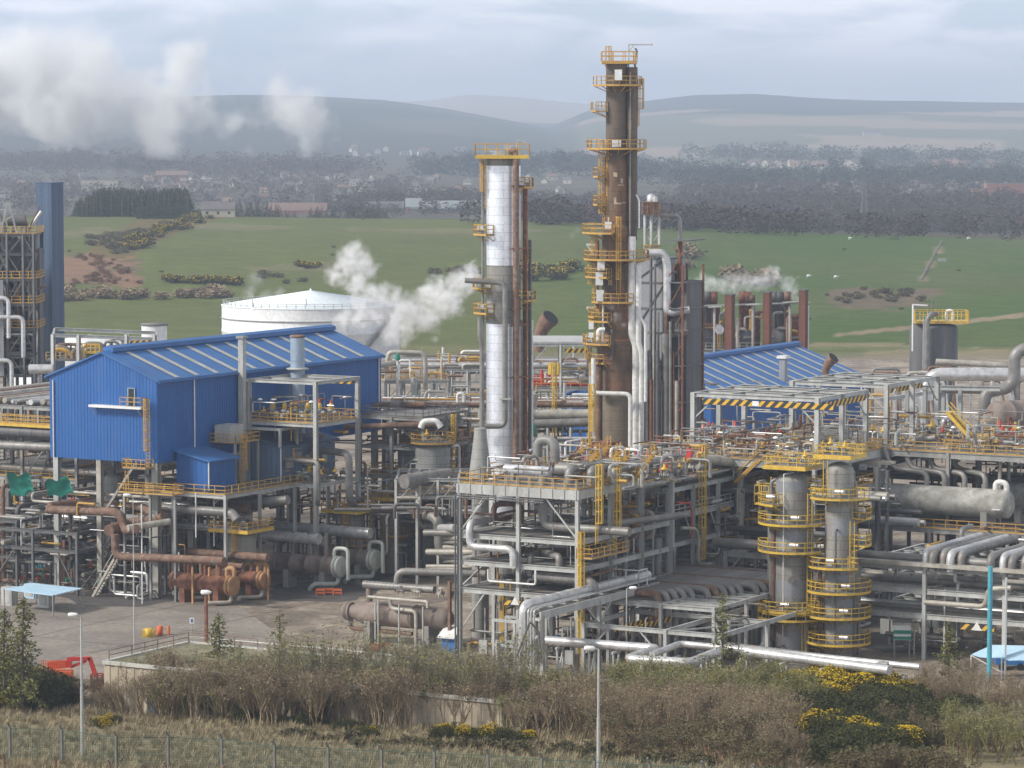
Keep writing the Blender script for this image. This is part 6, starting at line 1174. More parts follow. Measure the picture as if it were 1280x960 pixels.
 for lb, pts, r, m in (('spiral banded grey pipe above the kettle vessel, left length', [P0 + C * 2.6 - A * .2 + UP * 3.3, P0 + C * 12 + UP * 3.3], .45, 'grey_pipe'), ('spiral banded grey pipe running right high above the kettle vessel', [P0 + C * 7 + UP * 3, P0 + C * 7.0 + UP * 5.1 , P0 + C * 17 + A * 3 + UP * 5.1], .42, 'grey_pipe'), ('cream pipe clamped along the kettle vessel', [P0 + C * 4 - A * 1.5 + UP * 2.1, P0 + C * 12 - A * 1.5 + UP * 2.1, P0 + C * 12 - A * 1.5 + UP * 1.4], .2, 'pale_pipe'), ('rusty pipe below the kettle vessel', [P0 + C * .6 - UP * .8, P0 + C * .6 - UP * 2, P0 + C * 9 - UP * 2], .25, 'rust_pipe'), ('thin cream pipe stepping round the kettle vessel', [P0 + C * 7 - A * 1.6 + UP * 2, P0 + C * 7.2 - A * 1.6 + UP * 1, P0 + C * 10.5 - A * 1.6 + UP * .9, P0 + C * 10.5 - A * 1.6 - UP * 3], .22, 'pale_pipe')): pipe(pts, r, m, lb, n=12, bands=.55 if 'spiral' in lb else 0)
 for i, f in enumerate((5.4, 5.8, 8.6, 11.8)): one('pole', MB().tube(P0 + C * f - A * 2.2 - UP * 3.4, P0 + C * f - A * 2.2 + UP * (1.6 if i != 1 else 2), .1, 8), 'steel_light', 'slim grey support pole before the kettle vessel', 'pole', 'support poles at the kettle')
 t.part('nozzle', MB().tube(P0 + C * 3.2 + UP * 1, P0 + C * 3.2 + UP * 3, .4, 10), 'drum_brown'); t.part('side_pipe', MB().tube(P0 + C * .6 - UP * .3, P0 + C * .6 - UP * 1.6, .35, 10), 'grey_pipe')
 valves(16, a_ - 1, a_ + 5, c_ + 3, c_ + 8, 0, 'beside the kettle vessel', 'valves beside the kettle vessel', ('wheel', 'pale', 'wheel')); valves(8, a_, a_ + 3, c_ - 2, c_ + 8, 6, 'above the kettle vessel', 'valves above the kettle vessel', ('wheel', 'pale'))
 one('post', MB().ibeam(L(a_ + 1, c_ + 7.3, 0), L(a_ + 1, c_ + 7.3, 8), .35, .35, up=A), 'rust_pipe', 'rust streaked white post behind the right end of the kettle vessel', 'post')
 # small things in yard
 def blk(name, px, py, w, h, m, lab, cat): p = W(px, py, 0); q = w * p.y / Fp / 2; a, c = ac(p); b = MB(); b.lathe(p, [(q * 1.0, 0), (q * 1.15, h * .05), (q * 1.15, h * .9), (q * .9, h)], 8); return one(name, b, m, lab, cat, loc=p)
 p = W(186, 796, 0); b = MB(); b.lathe(p, [(.62, 0), (.72, .1), (.72, .8), (.5, 1.0)], 5); b.hull([(p.x - .7, p.y - .5), (p.x + .7, p.y - .5), (p.x + .7, p.y + .6), (p.x - .7, p.y + .6)], .02, .85); one('grit_bin', b, 'yellow_bright', 'pale yellow grit bin on the yard behind the flat roof', 'grit bin', loc=p)
 for (px, py, w, h, lab) in ((200, 794, 7, 1.1, 'orange red upright drum beside the yellow grit bin'), (211, 794, 3, 1.1, 'slim orange marker post right of the drum'), (23, 722, 5, 1, 'red fire drum, left of two at the far left rack'), (33, 722, 7, 1.1, 'red fire drum, right of two at the far left rack'), (77, 716, 4, 1, 'small red post beside the blue gable column'), (88, 716, 4, 1, 'red post beside the red stanchion under the blue building'), (114, 712, 4, 1.3, 'orange post in the dark under the blue building')): blk('drum' if w > 4 else 'marker_post', px, py, w, h, 'orange', lab, 'drum' if w > 4 else 'post')
 for px, py, n in ((410, 745, 3), (478, 815, 2), (530, 715, 3)):
  b = MB(); p = W(px, py, 0)
  for i in range(n):
   q = p + V((i * 1.1 - 1, (i % 2) * .5, 0)); b.beam(q + V((-.5, 0, .8)), q + V((.5, 0, .8)), .06, .3); b.beam(q + V((-.5, 0, .4)), q + V((.5, 0, .4)), .06, .18)
   for s in (-.5, .5): b.beam(q + V((s, -.2, 0)), q + V((s, 0, .95)), .06); b.beam(q + V((s, .2, 0)), q + V((s, 0, .95)), .06)
  one('barrier', b, 'orange', 'folding orange safety barrier %s' % {410: 'in the open yard by the grey exchangers', 478: 'behind the bare shrubs left of the structure', 530: 'before the yellow ringed vessel'}[px], 'barrier', loc=p)
 # light blue open shelter
 P4 = [W(5, 736, 2.6), W(45, 729, 2.6), W(104, 735, 2.6), W(66, 744, 2.6)]; t = T('shelter', 'open sided shelter with a light blue slatted roof at the far left', 'shelter', V((P4[1].x, P4[1].y, 0))); m = MB()
 for i in range(9): u0, u1 = i / 9, (i + .82) / 9; q = [P4[0].lerp(P4[3], 0).lerp(P4[1], u0), P4[0].lerp(P4[1], u1), P4[3].lerp(P4[2], u1), P4[3].lerp(P4[2], u0)]; m.add(q + [v - UP * .1 for v in q], [(0, 1, 2, 3), (7, 6, 5, 4), (0, 4, 5, 1), (1, 5, 6, 2), (2, 6, 7, 3), (3, 7, 4, 0)])
 t.part('roof', m, 'canvas_blue')
 for q in P4: t.part('post', MB().beam(V((q.x, q.y, 0)), q, .12), 'steel')
 t.part('brace', MB().beam(V((P4[2].x, P4[2].y, 0)), P4[2].lerp(P4[3], .3), .08), 'steel');
 for px, py, h, m_, lab in ((8, 757, 2.3, 'steel_light', 'grey cabinet with a sign under the light blue shelter, left'), (54, 760, 2.0, 'silver_pipe', 'shiny metal cabinet under the light blue shelter, right'), (36, 748, 1.8, 'canvas_blue', 'light blue box hanging at the front of the shelter')): p = W(px, py, 0); a, c = ac(p); q = T('cabinet', lab, 'cabinet', p); q.part('body', MB().box(a, a + 1.3, c - .8, c + .8, 0, h), m_); q.part('door_panel', MB().box(a - .05, a - .005, c - .6, c + .6, .3, h - .3), 'steel_light')
 # rack of bottles by far left, red post
 p = W(45, 722, 0); a, c = ac(p); t = T('tube_rack', 'pale framed rack of green tubes beside the blue gable column', 'rack', p); t.part('frame', MB().rail([L(a, c - 1, 0), L(a + 2, c + 1.2, 0)], 2.4, sp=.9, r=.07), 'blue_pale'); q = MB(); [q.tube(L(a + .2, c - .8 + i * .4, .3), L(a + .2, c - .8 + i * .4, 2), .14, 8) for i in range(5)]; t.part('tubes', q, 'cyan')
 one('post', MB().ibeam(W(81, 738, 0), W(81, 738, 0) + UP * 6.5, .35, .35, up=A), 'rust', 'dark red steel stanchion under the blue building', 'post')
left_yard()
LV = {4.7: 'lowest', 8.2: 'second', 11.5: 'third', 14.8: 'fourth', 17.9: 'top', 6: 'lowest', 9.5: 'second', 12.8: 'third', 8: 'lower', 13: 'middle', 17.4: 'upper'}
def rack_R():
 c1, c0 = 13.5, 3; A_ = [24, 30.5, 37, 43.5, 50, 58, 66, 76, 88]
 t = frame('pipe_rack', 'long grey five level pipe rack running back from the central structure', 'pipe rack', A_, [c0, 8.2, c1], [4.2, 7.7, 11.0, 14.2, 17.4], {14.2: 'steel_light'}, post=.4, bw=.28, bh=.5, mat='steel_light', joist=3.2, rails={14.2: 'b'},
   brace=[(L(A_[i], c1, 7.9), L(A_[i] + 2.2, c1, 10.8)) for i in range(5)] + [(L(A_[i + 1], c1, 11), L(A_[i + 1] - 2, c1, 14)) for i in range(5)])
 e = MB(); e.beam(L(22, c1 + .3, 19.9), L(46, c1 + .3, 19.9), .08, .7); e.beam(L(22, c1 + .3, 18.6), L(46, c1 + .3, 18.6), .08, .25)
 for i in range(24): e.beam(L(22 + i, c1 + .3, 18.6), L(22 + i, c1 + .3, 21), .05)
 for i in range(13): e.box(23 + i * 1.8, 23.5 + i * 1.8, c0, c1, 20.2, 20.35)
 t.part('cable_tray', e, 'steel_light'); deck(t, 22, 46, c0, c1, 19.6, 'yellow', 'b', name='top_walkway')
 for z, rs in ((4.7, [.3, .45, .3, .2]), (8.2, [.4, .25, .5, .3, .2, .4]), (11.5, [.5, .3, .3, .45, .2]), (14.8, [.45, .3, .45, .3]), (17.9, [.3, .2, .45, .25])): bank('a', 23, 90, c0 + .5, z, rs, 'pipe laid along the %s floor of the central pipe rack' % LV[z], 'pipes on the %s floor of the central rack' % LV[z], bands=2)
 pipe([L(14, 12.5, 18.4), L(44, 12.5, 18.4)], .5, 'pale_pipe', 'large flanged pipe along the top of the central rack face', n=14, bands=3); b = MB()
 pipe([L(46, 14.6, 19.0), L(84, 14.6, 19.0)], .62, 'grey_pipe', 'thick pale flanged pipe leading to the striped hoist frame deck', n=16, bands=2.2)
 for z in (6, 9.5, 12.8): bank('c', 5, 14, 25 + z, z, [.25, .3, .2], 'short pipe crossing the %s floor of the central rack' % LV[z], 'cross pipes on the %s floor of the central rack' % LV[z])
 for i, (px, y0, y1, r, m, lab) in enumerate(((768, 668, 738, .28, 'steel', 'slim'), (781, 652, 735, .35, 'grey_pipe', 'twin grey'), (822, 672, 730, .5, 'grey_pipe', 'thick dark grey'), (834, 668, 722, .2, 'steel_light', 'pale slim'), (816, 655, 728, .15, 'steel', 'thin'), (924, 585, 682, .55, 'pale_pipe', 'tall thick pale'), (798, 600, 735, .22, 'steel', 'long slim'), (841, 590, 720, .2, 'steel_light', 'long pale slim'))):
  p = onC(px, y1, c1 + .6); q = onC(px, y0, c1 + .6); pts = [p, q] if px != 924 else [p, onC(924, 590, c1 + .6), onC(917, 578, c1 + .6), onC(862, 572, c1 + .6)]; pipe(pts, r, m, lab + ' upright pipe on the face of the central rack', n=12, bands=2 if r > .3 else 0)
 for i, px in enumerate((791, 799, 808, 816)): # hanging U loops
  p = onC(px, 640, c1 + .9); q = onC(px, 672, c1 + .9); pipe([p - C * 3, p, q, q - C * 1.5], .3, 'rust_pipe' if i % 2 == 0 else 'pale_pipe', 'rusty hanging loop pipe on the rack face beside the caged ladder, one of a row', 'hanging loop pipes', 10, 1.5)
 pipe([L(24, 8, 16.2), L(24, 13, 16.2)], .25, 'rust', 'rust red pipe crossing near the top of the rack');
 for (pts, m, lab) in (([(846, 628), (862, 629), (865, 640), (865, 672)], 'red', 'bright red thin pipe stepping down the rack face'), ([(852, 660), (870, 661), (873, 672), (873, 705), (889, 705), (893, 720)], 'pale_pipe', 'pale pipe hooking down beside the long yellow ladder')): pipe([onC(x, y, c1 + 1.2) for x, y in pts], .1 if m == 'red' else .22, m, lab, n=8)
 for (px, y0, y1, w, lab) in ((875, 566, 722, .7, 'tall yellow caged ladder on the central rack face'), (693, 462, 545, .5, 'yellow caged ladder standing between the two tall columns'), (567, 527, 592, .5, 'yellow caged ladder beside the grey vessels'), (746, 592, 680, .5, 'tall yellow caged ladder right of the central deck'), (741, 490, 560, .5, 'yellow caged ladder left of the brown column foot')):
  p = onC(px, y1, c1 + 1.2) if px in (875,) else (onC(px, y1, 16.5) if px == 746 else D(px, y1, {693: 470, 567: 452, 741: 430}[px])); zt = D(px, y0, p.y).z; t2 = T('caged_ladder', lab, 'ladder', p); t2.part('ladder', MB().ladder(p, p.z, zt, C if px in (875, 746) else -V((0, 1, 0)), w=w), 'yellow_bright'); t2.part('cage', MB().cage(p, p.z, zt, C if px in (875, 746) else -V((0, 1, 0)), w), 'yellow_bright')
 valves(60, 24, 60, c0 + .5, c1 - .5, 14.6, 'on the upper walkway of the central rack', 'valves in the central rack', ('wheel', 'pale', 'wheel', 'actuator'), (.7, 1.2)); valves(24, 24, 60, c0, c1, 4.6, 'low in the central rack', 'low valves in the central rack')
 valves(44, 23, 46, c0, c1, 20.2, 'on top of the central rack', 'valves on top of the central rack', ('wheel', 'pale', 'red', 'wheel'), (.6, 1.1))
 t = T('red_box', 'red post box shaped unit at the top of the yellow ladder', 'box', L(46, 13, 20)); P = onC(862, 570, 14); a, c = ac(P); t.part('body', MB().box(a - .4, a + .4, c - .4, c + .4, P.z - .5, P.z + .8), 'red'); t.part('stand', MB().box(a - .1, a + .1, c - .1, c + .1, 19.6, P.z - .5), 'red')
rack_R()
def low_pipes():
 # pipes crossing right at low level with elbows down
 t = frame('pipe_sleeper_frame', 'low steel frame under the mass of parallel grey pipes right of the central structure', 'steel structure', [6, 14, 22, 32], [15.5, 22, 28.5], [7.0], {}, post=.35, mat='steel_light', bh=.45, joist=2)
 for i in range(20):
  a = 8.4 + i * 1.15; r = .42; ce = 20.5 + (i // 5) * 3.2 + (i % 5) * .45; m = 'grey_pipe' if i % 6 else 'rust_pipe'
  pipe([L(a, 12, 7.9), L(a, ce, 7.9), L(a, ce, 0.0)], r, m, ('grey' if i % 6 else 'rusty') + ' pipe of the parallel set that turns down in elbows right of the central structure', 'parallel elbowed pipes', 14, 1.3, 1.0)
 t = frame('hoist_frame', 'low pale steel portal frame with black and yellow bars in front of the elbowed pipes', 'steel structure', [-1.5, 10, 20], [16.5, 26.5, 33], [5.5], {}, post=.38, mat='steel_light', bw=.25, bh=.5, brace=[(L(-1.5, 16.5, 2.2), L(-1.5, 19.6, 5.3)), (L(-1.5, 26.5, 2.2), L(-1.5, 23.4, 5.3)), (L(-1.5, 26.5, 5.5), L(10, 33, 5.5)), (L(-1.5, 33, 5.5), L(10, 26.5, 5.5))], skip=((20, 16.5),))
 for k in (0, 1): t.part('height_bar', MB().beam(L(-1 + k * .5, 20 + k * 1.4, 5.1), L(10, 19.8 + k * 1.6, 5.1), .12, .5), 'hazard')
 z = 4.2; P = lambda px, py: W(px, py, z)
 br = [L(7, 16.2, 9.1), L(-13, 15.6, 9.0)]; pipe([L(14, 16.2, 9.1), br[0], br[1], V((br[1].x, br[1].y, 4.2)), P(660, 799), P(822, 811), P(784, 824), P(862, 829), P(908, 811), P(1112, 838)], .52, 'silver_pipe', 'long bright silver pipe with an expansion loop running across the front of the plant', n=18, bands=2.2, bend=1.0)
 pipe([P(815, 822) + UP * .3, P(850, 808) + UP * .3, P(1000, 820) + UP * .1, P(1150, 834)], .35, 'silver_pipe', 'thinner silver pipe behind the long bright one', n=14, bands=2.5); pipe([P(905, 808) + A * 1.2, P(1105, 833) + A * 1.2], .3, 'grey_pipe', 'slim grey pipe just behind the long silver pipe', n=12, bands=2.5)
 # bridge
 t = T('pipe_bridge', 'pale steel pipe bridge slanting forward from the foot of the central structure', 'steel structure', L(-13, 15, 0)); m = MB(); m.beam(L(-13, 17.6, 8), L(14, 17.6, 8), .2, .8); m.beam(L(-13, 14.8, 8), L(14, 14.8, 8), .2, .8)
 for i in range(10): m.beam(L(-12.5 + i * 2.7, 14.8, 8.2), L(-12.5 + i * 2.7, 17.6, 8.2), .2, .3)
 t.part('girders', m, 'steel_light'); m = MB()
 for a in (-12.5, 0, 13):
  for c in (14.8, 17.6): m.ibeam(L(a, c, 0), L(a, c, 8), .38, .38, up=A)
 m.beam(L(-12.5, 17.6, .5), L(-12.5, 14.8, 3.6), .14); m.beam(L(-12.5, 14.8, .5), L(-12.5, 17.6, 3.6), .14); m.beam(L(0, 17.6, 5.5), L(3, 17.6, 7.8), .14); m.beam(L(0, 17.6, 5.5), L(-3, 17.6, 7.8), .14); t.part('legs', m, 'steel_light')
 for i, (c, r) in enumerate(((16.0, .14), (16.4, .12), (16.75, .14), (17.1, .1))): pipe([L(14, c, 8.75), L(-12.2, c, 8.75), L(-13.4, c, 8.6), L(-13.4, c, 3.5)], r, 'silver_pipe' if i % 2 else 'steel_light', 'thin pipe lying beside others on the pipe bridge', 'thin pipes on the pipe bridge', 8)
 pipe([L(-14.2, 15.4, 3.6), L(-14.4, 17.2, 7.6), L(-13.8, 17.9, 6.4), L(-13.8, 18.2, 3.2)], .12, 'steel_dark', 'dark cable loop draped at the end of the pipe bridge', n=8)
 t = T('railing', 'short pale handrail at the far end of the pipe bridge', 'railing', L(8, 18, 8.6)); t.part('rail', MB().rail([L(8, 15, 8.6), L(8, 18.2, 8.6), L(10, 18.2, 8.6)], 1.8, sp=1.5, r=.06), 'white')
 # supports for the front pipe
 g = 'front pipe supports'
 for px in (625, 667, 700, 740, 770, 800, 845, 880, 930, 980, 1030, 1080):
  p = W(px, {625: 797}.get(px, 797 + (px - 640) * .083), 4.2) if px < 900 else W(px, 812 + (px - 905) * .128, 4.2); a, c = ac(p); m = MB()
  for o in (-.6, .6): m.beam(L(a + o, c, tz(p.x, p.y)), L(a + o, c, 3.7), .2)
  m.beam(L(a - .9, c, 3.55), L(a + .9, c, 3.55), .22, .24)
  if px < 860: m.beam(L(a - .6, c, .4), L(a + .6, c, 3.2), .1)
  one('pipe_support', m, 'steel_light', 'small pale trestle carrying the long silver pipe', 'pipe support', g, loc=L(a, c, 0))
 m = MB(); a, c = ac(W(640, 800, 4.0))
 for z_ in (3.4, 6.1): m.beam(L(a - .5, c - 2, z_), L(a - .5, c + 3, z_), .22, .3); m.beam(L(a + 2.2, c - 2, z_), L(a + 2.2, c + 3, z_), .22, .3)
 for cc in (-2, 0.6, 3): m.beam(L(a - .5, c + cc, 0), L(a - .5, c + cc, 6.2), .26); m.beam(L(a + 2.2, c + cc, 0), L(a + 2.2, c + cc, 6.2), .26)
 m.beam(L(a - .5, c - 2, .4), L(a - .5, c + .6, 3.2), .14); m.beam(L(a - .5, c + .6, .4), L(a - .5, c - 2, 3.2), .14); m.beam(L(a - .5, c + .6, 3.4), L(a - .5, c + 3, 6), .1); one('pipe_stand', m, 'steel_light', 'pale steel stand under the front end of the pipe bridge', 'steel structure', loc=L(a, c, 0))
 m = MB(); m.pipe([L(-2, -4, 2.2), L(-2, 17, 2.2)], .05, 4) if False else None
 t = T('railing', 'grey handrail along the yard edge before the central structure', 'railing', L(-9, 0, 0)); t.part('rail', MB().rail([L(-9, -3, 0), L(-9, 22, 0)], 1.5, sp=2.2, r=.05), 'steel')
 p = W(560, 815, 0); a, c = ac(p); t = T('kiosk', 'blue cabinet with a white sloping top at the left foot of the central structure', 'cabinet', p); t.part('body', MB().box(a, a + 1.2, c - .9, c + .9, 0, 1.7), 'blue_paint'); t.part('hood', MB().add([L(a - .5, c - 1.1, 1.75), L(a - .5, c + 1.1, 1.75), L(a + 1.4, c + 1.1, 2.9), L(a + 1.4, c - 1.1, 2.9), L(a - .5, c - 1.1, 1.6), L(a - .5, c + 1.1, 1.6), L(a + 1.4, c + 1.1, 2.7), L(a + 1.4, c - 1.1, 2.7)], [(0, 1, 2, 3), (7, 6, 5, 4), (0, 4, 5, 1), (1, 5, 6, 2), (2, 6, 7, 3), (3, 7, 4, 0)]), 'white')
 for i, (a, c) in enumerate(((.6, 2.6), (1.2, 3.8), (-1, 14.4), (2, 22))): t = T('junction_box', 'pale grey electrical box on a post, %s' % ('left inside the central structure', 'right inside the central structure', 'at the right leg of the central structure', 'under the low portal frame')[i], 'cabinet', L(a, c, 0)); t.part('box', MB().box(a, a + .4, c - .5, c + .5, .9, 2.4), 'steel_light'); t.part('post', MB().beam(L(a + .5, c, 0), L(a + .5, c, 6), .14), 'steel')
 # mid walkway with thick pipe (dark band) above low pipes right
 t = frame('pipe_rack', 'short steel rack carrying one very thick grey pipe between the ladder and the ringed columns', 'steel structure', [30, 38], [18, 30], [9.8], {}, post=.4, mat='steel', bh=.6, brace=[(L(30, 30, 7.2), L(30, 27.4, 9.6)), (L(30, 18, 7.2), L(30, 20, 9.6))])
 pipe([L(31, 16, 10.9), L(31, 33, 10.9)], .62, 'grey_pipe', 'very thick grey pipe with white bands between the ladder and the ringed columns', n=18, bands=3)
 for c in (26.5, 29.5): one('pipe_band', MB().tube(L(31, c, 10.9), L(31, c + .9, 10.9), .65, 18), 'white', 'white marker band round the very thick grey pipe', 'band', 'white bands on the thick pipe')
 for i in range(12): z = rp.choice([2, 4, 8.6, 11.7, 13]); a = rp.uniform(38, 56); pipe([L(a, 14, z), L(a, rp.uniform(26, 36), z)], rp.uniform(.2, .5), rp.choice(['grey_pipe', 'pale_pipe', 'silver_pipe', 'dark_pipe']), 'pipe crossing behind the ringed columns', 'pipes crossing behind the ringed columns', 10, 2)
 t = frame('pipe_rack', 'open grey rack glimpsed behind the ringed columns', 'steel structure', [44, 54], [14, 20, 26], [4, 8, 12, 16], {12: 'yellow', 16: 'yellow'}, post=.38, mat='steel', bh=.45, joist=3, brace=[(L(44, 20, 8), L(44, 26, 12)), (L(44, 14, 4), L(44, 20, 8))])
low_pipes()
def ringed():
 specs = [('distillation_column', 'stout grey column ringed by round yellow platforms, left of the front pair', (990, 822), 21.5, 585, [(585, 'sq'), (652, 165, 380), (686, 160, 380), (608 + 20, 165, 230), (786 - 16, 175, 320), (608, 320, 375), (760 - 0, 175, 322), (752, 325, 380), (787, 325, 380), (815, 330, 385)], [(1003, 762, 822), (1009, 625, 760)]),
   ('distillation_column', 'slimmer grey column ringed by round yellow platforms, right of the front pair', (1048, 826), 18, 572, [(570, 'sq'), (620, 200, 330), (645, 320, 385), (679, 320, 385), (706, 180, 300), (737, 185, 385), (768, 180, 380), (801, 180, 380)], [(1062, 660, 735), (1028, 585, 622)])]
 for nm, lab, (bx, by), hw, yt, decks_, lads in specs:
  base = W(bx, by, 0); Y = base.y; k = Y / Fp; r = hw * k; z = lambda py: D(bx, py, Y).z; X = lambda px: base.x + (px - bx) * k
  t = T(nm, lab, 'column', base); lo = MB(); t.part('shell', lo.lathe(base, [(r, 0), (r, z(yt + 20)), (r * .97, z(yt + 14)), (r * .8, z(yt + 9)), (r * .4, z(yt + 6)), (.1, z(yt + 5))], 40), 'grey_col')
  if bx == 990: bands = [(594 + 6, 613), (657, 683), (724, 745), (787, 822)]
  else: bands = [(646, 668), (702, 725), (744, 758), (772, 797)]
  for a_, b_ in bands: t.part('painted_band', MB().lathe(base, [(r * 1.012, z(b_)), (r * 1.012, z(a_))], 40), 'panel_grey', label='smooth pale grey band')
  for d in decks_:
   if d[1] == 'sq': zz = z(yt); a, c = ac(base); pl = deck(t, a - r - .5, a + r + .5, c - r - .7, c + r + .7, zz + .3, 'yellow_bright', 'abcd', sp=1, edge='yellow_bright', name='top_platform')
   else: ringdeck(t, base, r, r + 2.0, z(d[0]), d[1], d[2], mat='yellow_bright'); g = math.radians((d[1] + d[2]) / 2); q = base + V((math.cos(g) * (r + .7), math.sin(g) * (r + .7), z(d[0]) + .7)); t.part('manway', MB().tube(q - C * .5, q + C * .5, .32, 10), 'silver_pipe')
  for px, y0, y1 in lads: ladder(t, V((X(px), base.y - r - .35, 0)), z(y1), z(y0), (0.2, -1, 0), 'yellow_bright', cage=False)
  for px, dy, y0, y1, rr, m in (((968 - 2, 0, 655, 800, .26, 'rust_pipe'), (963, .3, 600, 812, .22, 'grey_pipe'), (976, -2.4, 590, 790, .06, 'white'), (1013, 0, 625, 820, .3, 'grey_pipe')) if bx == 990 else ((1024, 0, 700, 820, .2, 'rust_pipe'), (1068, .2, 600, 815, .22, 'grey_pipe'), (1041, -2.2, 660, 826, .12, 'steel_dark'), (1074, 0.6, 760, 820, .2, 'grey_pipe'))):
   t.part('riser', MB().pipe([V((X(px), base.y + dy, z(y1))), V((X(px), base.y + dy, z(y0))), V((base.x, base.y + dy * .2, z(y0)))] , rr, 10, bands=1.5), m)
  valves(5, ac(base)[0] - r, ac(base)[0] + r, ac(base)[1] - r, ac(base)[1] + r, z(yt) + .35, 'on a square yellow platform atop a ringed column', 'valves atop the ringed columns', ('pale', 'wheel', 'actuator'), (.7, 1.1))
  t.part('manhole', MB().tube(base + V((-.3, -r - .05, z(by - 100))), base + V((-.3, -r - .35, z(by - 100))), .35, 14), 'grey_pipe')
 base = W(990, 822, 0); pipe([base + V((-3, .5, 4)), base + V((-3.2, 0, 1)), base + V((-7, -1.5, .8)), base + V((-14, -1, .8))], .35, 'silver_pipe', 'silver elbow pipe at the foot of the left ringed column', n=14, bands=1.5)
 t = T('side_platform', 'small square yellow railed platform hanging left of the ringed columns', 'platform', onC(962, 628, 27)); P = onC(962, 628, 27); a, c = ac(P); t.part('deck', MB().box(a - 1.2, a + 1.2, c - 1.3, c + 1.3, P.z - .2, P.z), 'yellow_bright'); t.part('railing', MB().rail([L(a - 1.2, c - 1.3, P.z), L(a - 1.2, c + 1.3, P.z), L(a + 1.2, c + 1.3, P.z), L(a + 1.2, c - 1.3, P.z)], 2.0, True, 1, .05), 'yellow_bright'); t.part('post', MB().beam(L(a, c, 0), L(a, c, P.z - .2), .3), 'steel')
ringed()
def deck_right():
 z = 20.5; P1, P2 = W(879, 491, 27), W(1010, 502, 27); a1, c1 = ac(P1); a2, c2 = ac(P2); am = (a1 + a2) / 2; a3 = ac(W(1065, 493, 27))[0]
 A0, A1, C0, C1 = am, am + 14, c1, c2; global DR; DR = (A0, A1, C0, C1)
 t = frame('valve_deck', 'broad railed steel deck crowded with valves below the striped hoist frames', 'steel structure', [A0 - 4, A0 + 6, A0 + 16], [C0 - 5, C0 + 4, C1 + 1.5], [z - 1.0], {z - 1.0: 'yellow'}, post=.4, mat='steel_light', bh=.9, bw=.35, joist=3); frame('valve_deck', 'deeper part of the valve deck reaching to the right behind the pale drum', 'steel structure', [A0 + 16, A0 + 26, A0 + 38], [C0 - 2, C1 - 2, C1 + 10, C1 + 22], [z - 1.0], {z - 1.0: 'yellow'}, post=.4, mat='steel', bh=.7, bw=.3, joist=3); zd = z - .5
 for (B0, B1, E0, E1, zt, lab) in ((A0, A1, C0, C1, 27, 'pale steel hoist frame with striped bars over the valve deck, front one'), (*[ac(W(990, 480, 27))[0], ac(W(990, 480, 27))[0] + 16], ac(W(990, 480, 27))[1], ac(W(1109, 485, 27))[1], 27.2, 'pale steel hoist frame over the valve deck, rear right one')):
  t = frame('hoist_frame', lab, 'steel structure', [B0, (B0 + B1) / 2, B1], [E0, E1], [zt], {}, post=.55, bw=.35, bh=.5, mat='steel_light', z0=zd, brace=[(L(B0, E0, zt - 3), L(B0, E0 + 3, zt - .3)), (L(B0, E1, zt - 3), L(B0, E1 - 3, zt - .3)), (L(B0, E1, zt - 3), L(B0 + 3, E1, zt - .3)), (L(B1, E1, zt - 3), L(B1 - 3, E1, zt - .3))])
  m = MB();
  for f in (.3, .7): m.ibeam(L(B0, E0 + (E1 - E0) * f, zt + .1), L(B1, E0 + (E1 - E0) * f, zt + .1), .3, .4)
  for f in (.25, .75): m.ibeam(L(B0 + (B1 - B0) * f, E0, zt + .12), L(B0 + (B1 - B0) * f, E1, zt + .12), .3, .4)
  t.part('hoist_rails', m, 'steel_light')
  if 'front one' in lab: t.part('height_bar', MB().beam(L(B0 - .3, E0 + 1.4, zt - .75), L(B0 - .3, E0 + 8, zt - .75), .12, .7), 'hazard'); t.part('height_bar', MB().beam(L(B0 - .3, E0 + 9, zt - .75), L(B0 - .3, E1 + 2.2, zt - .75), .12, .7), 'hazard'); t.part('height_bar', MB().beam(L(B0 + 1, E1 + .4, zt - .75), L(B1 - 1, E1 + .4, zt - .6), .12, .7), 'hazard'); t.part('plate', MB().beam(L(B0 - .32, E0 + 8.05, zt - .75), L(B0 - .32, E0 + 8.95, zt - .75), .12, .6), 'white')
  else: t.part('height_bar', MB().beam(L(B0 + 1, E1 - .8, zt - .75), L(B1 - 3, E1 - .8, zt - .75), .12, .6), 'hazard')
 G_ = 'deck valves, ' ; kk = ('wheel', 'pale', 'actuator', 'wheel', 'pale')
 valves(120, A0 - 3, A0 + 16, C0 - 4, C1 + 1, zd, 'packed on the deck under the front hoist frame', 'valves under the front hoist frame', kk, (.6, 1.1)); valves(90, A0 + 17, A0 + 37, C1 - 6, C1 + 21, zd, 'packed on the deck under the rear hoist frame', 'valves under the rear hoist frame', kk, (.7, 1.3))
 valves(9, A0 + 8, A0 + 12, C0 - 3, C0 + 8, zd + .8, 'in the red capped row before the second blue shed', 'red caps before the second shed', ('red',), (1.0, 1.3)); valves(3, A0 + 20, A0 + 30, C1 + 6, C1 + 16, zd + .8, 'on the right part of the valve deck', 'red caps on the right deck', ('red',), (.9, 1.2))
 for i in range(44):
  a, c = (rp.uniform(A0 - 3, A0 + 15), rp.uniform(C0 - 4, C1)) if i % 5 < 3 else (rp.uniform(A0 + 17, A0 + 36), rp.uniform(C1 - 4, C1 + 20)); h = rp.uniform(.8, 1.7); ln = rp.uniform(1, 3.5); m = rp.choice(['pale_pipe', 'pale_pipe', 'white_pipe', 'grey_pipe', 'yellow', 'steel_light', 'rust_pipe'])
  dd = C if i % 2 else A; pipe([L(a, c, zd), L(a, c, zd + h), L(a, c, zd + h) + dd * ln, L(a, c, zd) + dd * ln], rp.uniform(.07, .16), m, 'thin hoop shaped pipe standing on the valve deck', 'hoop pipes on the valve deck', 6)
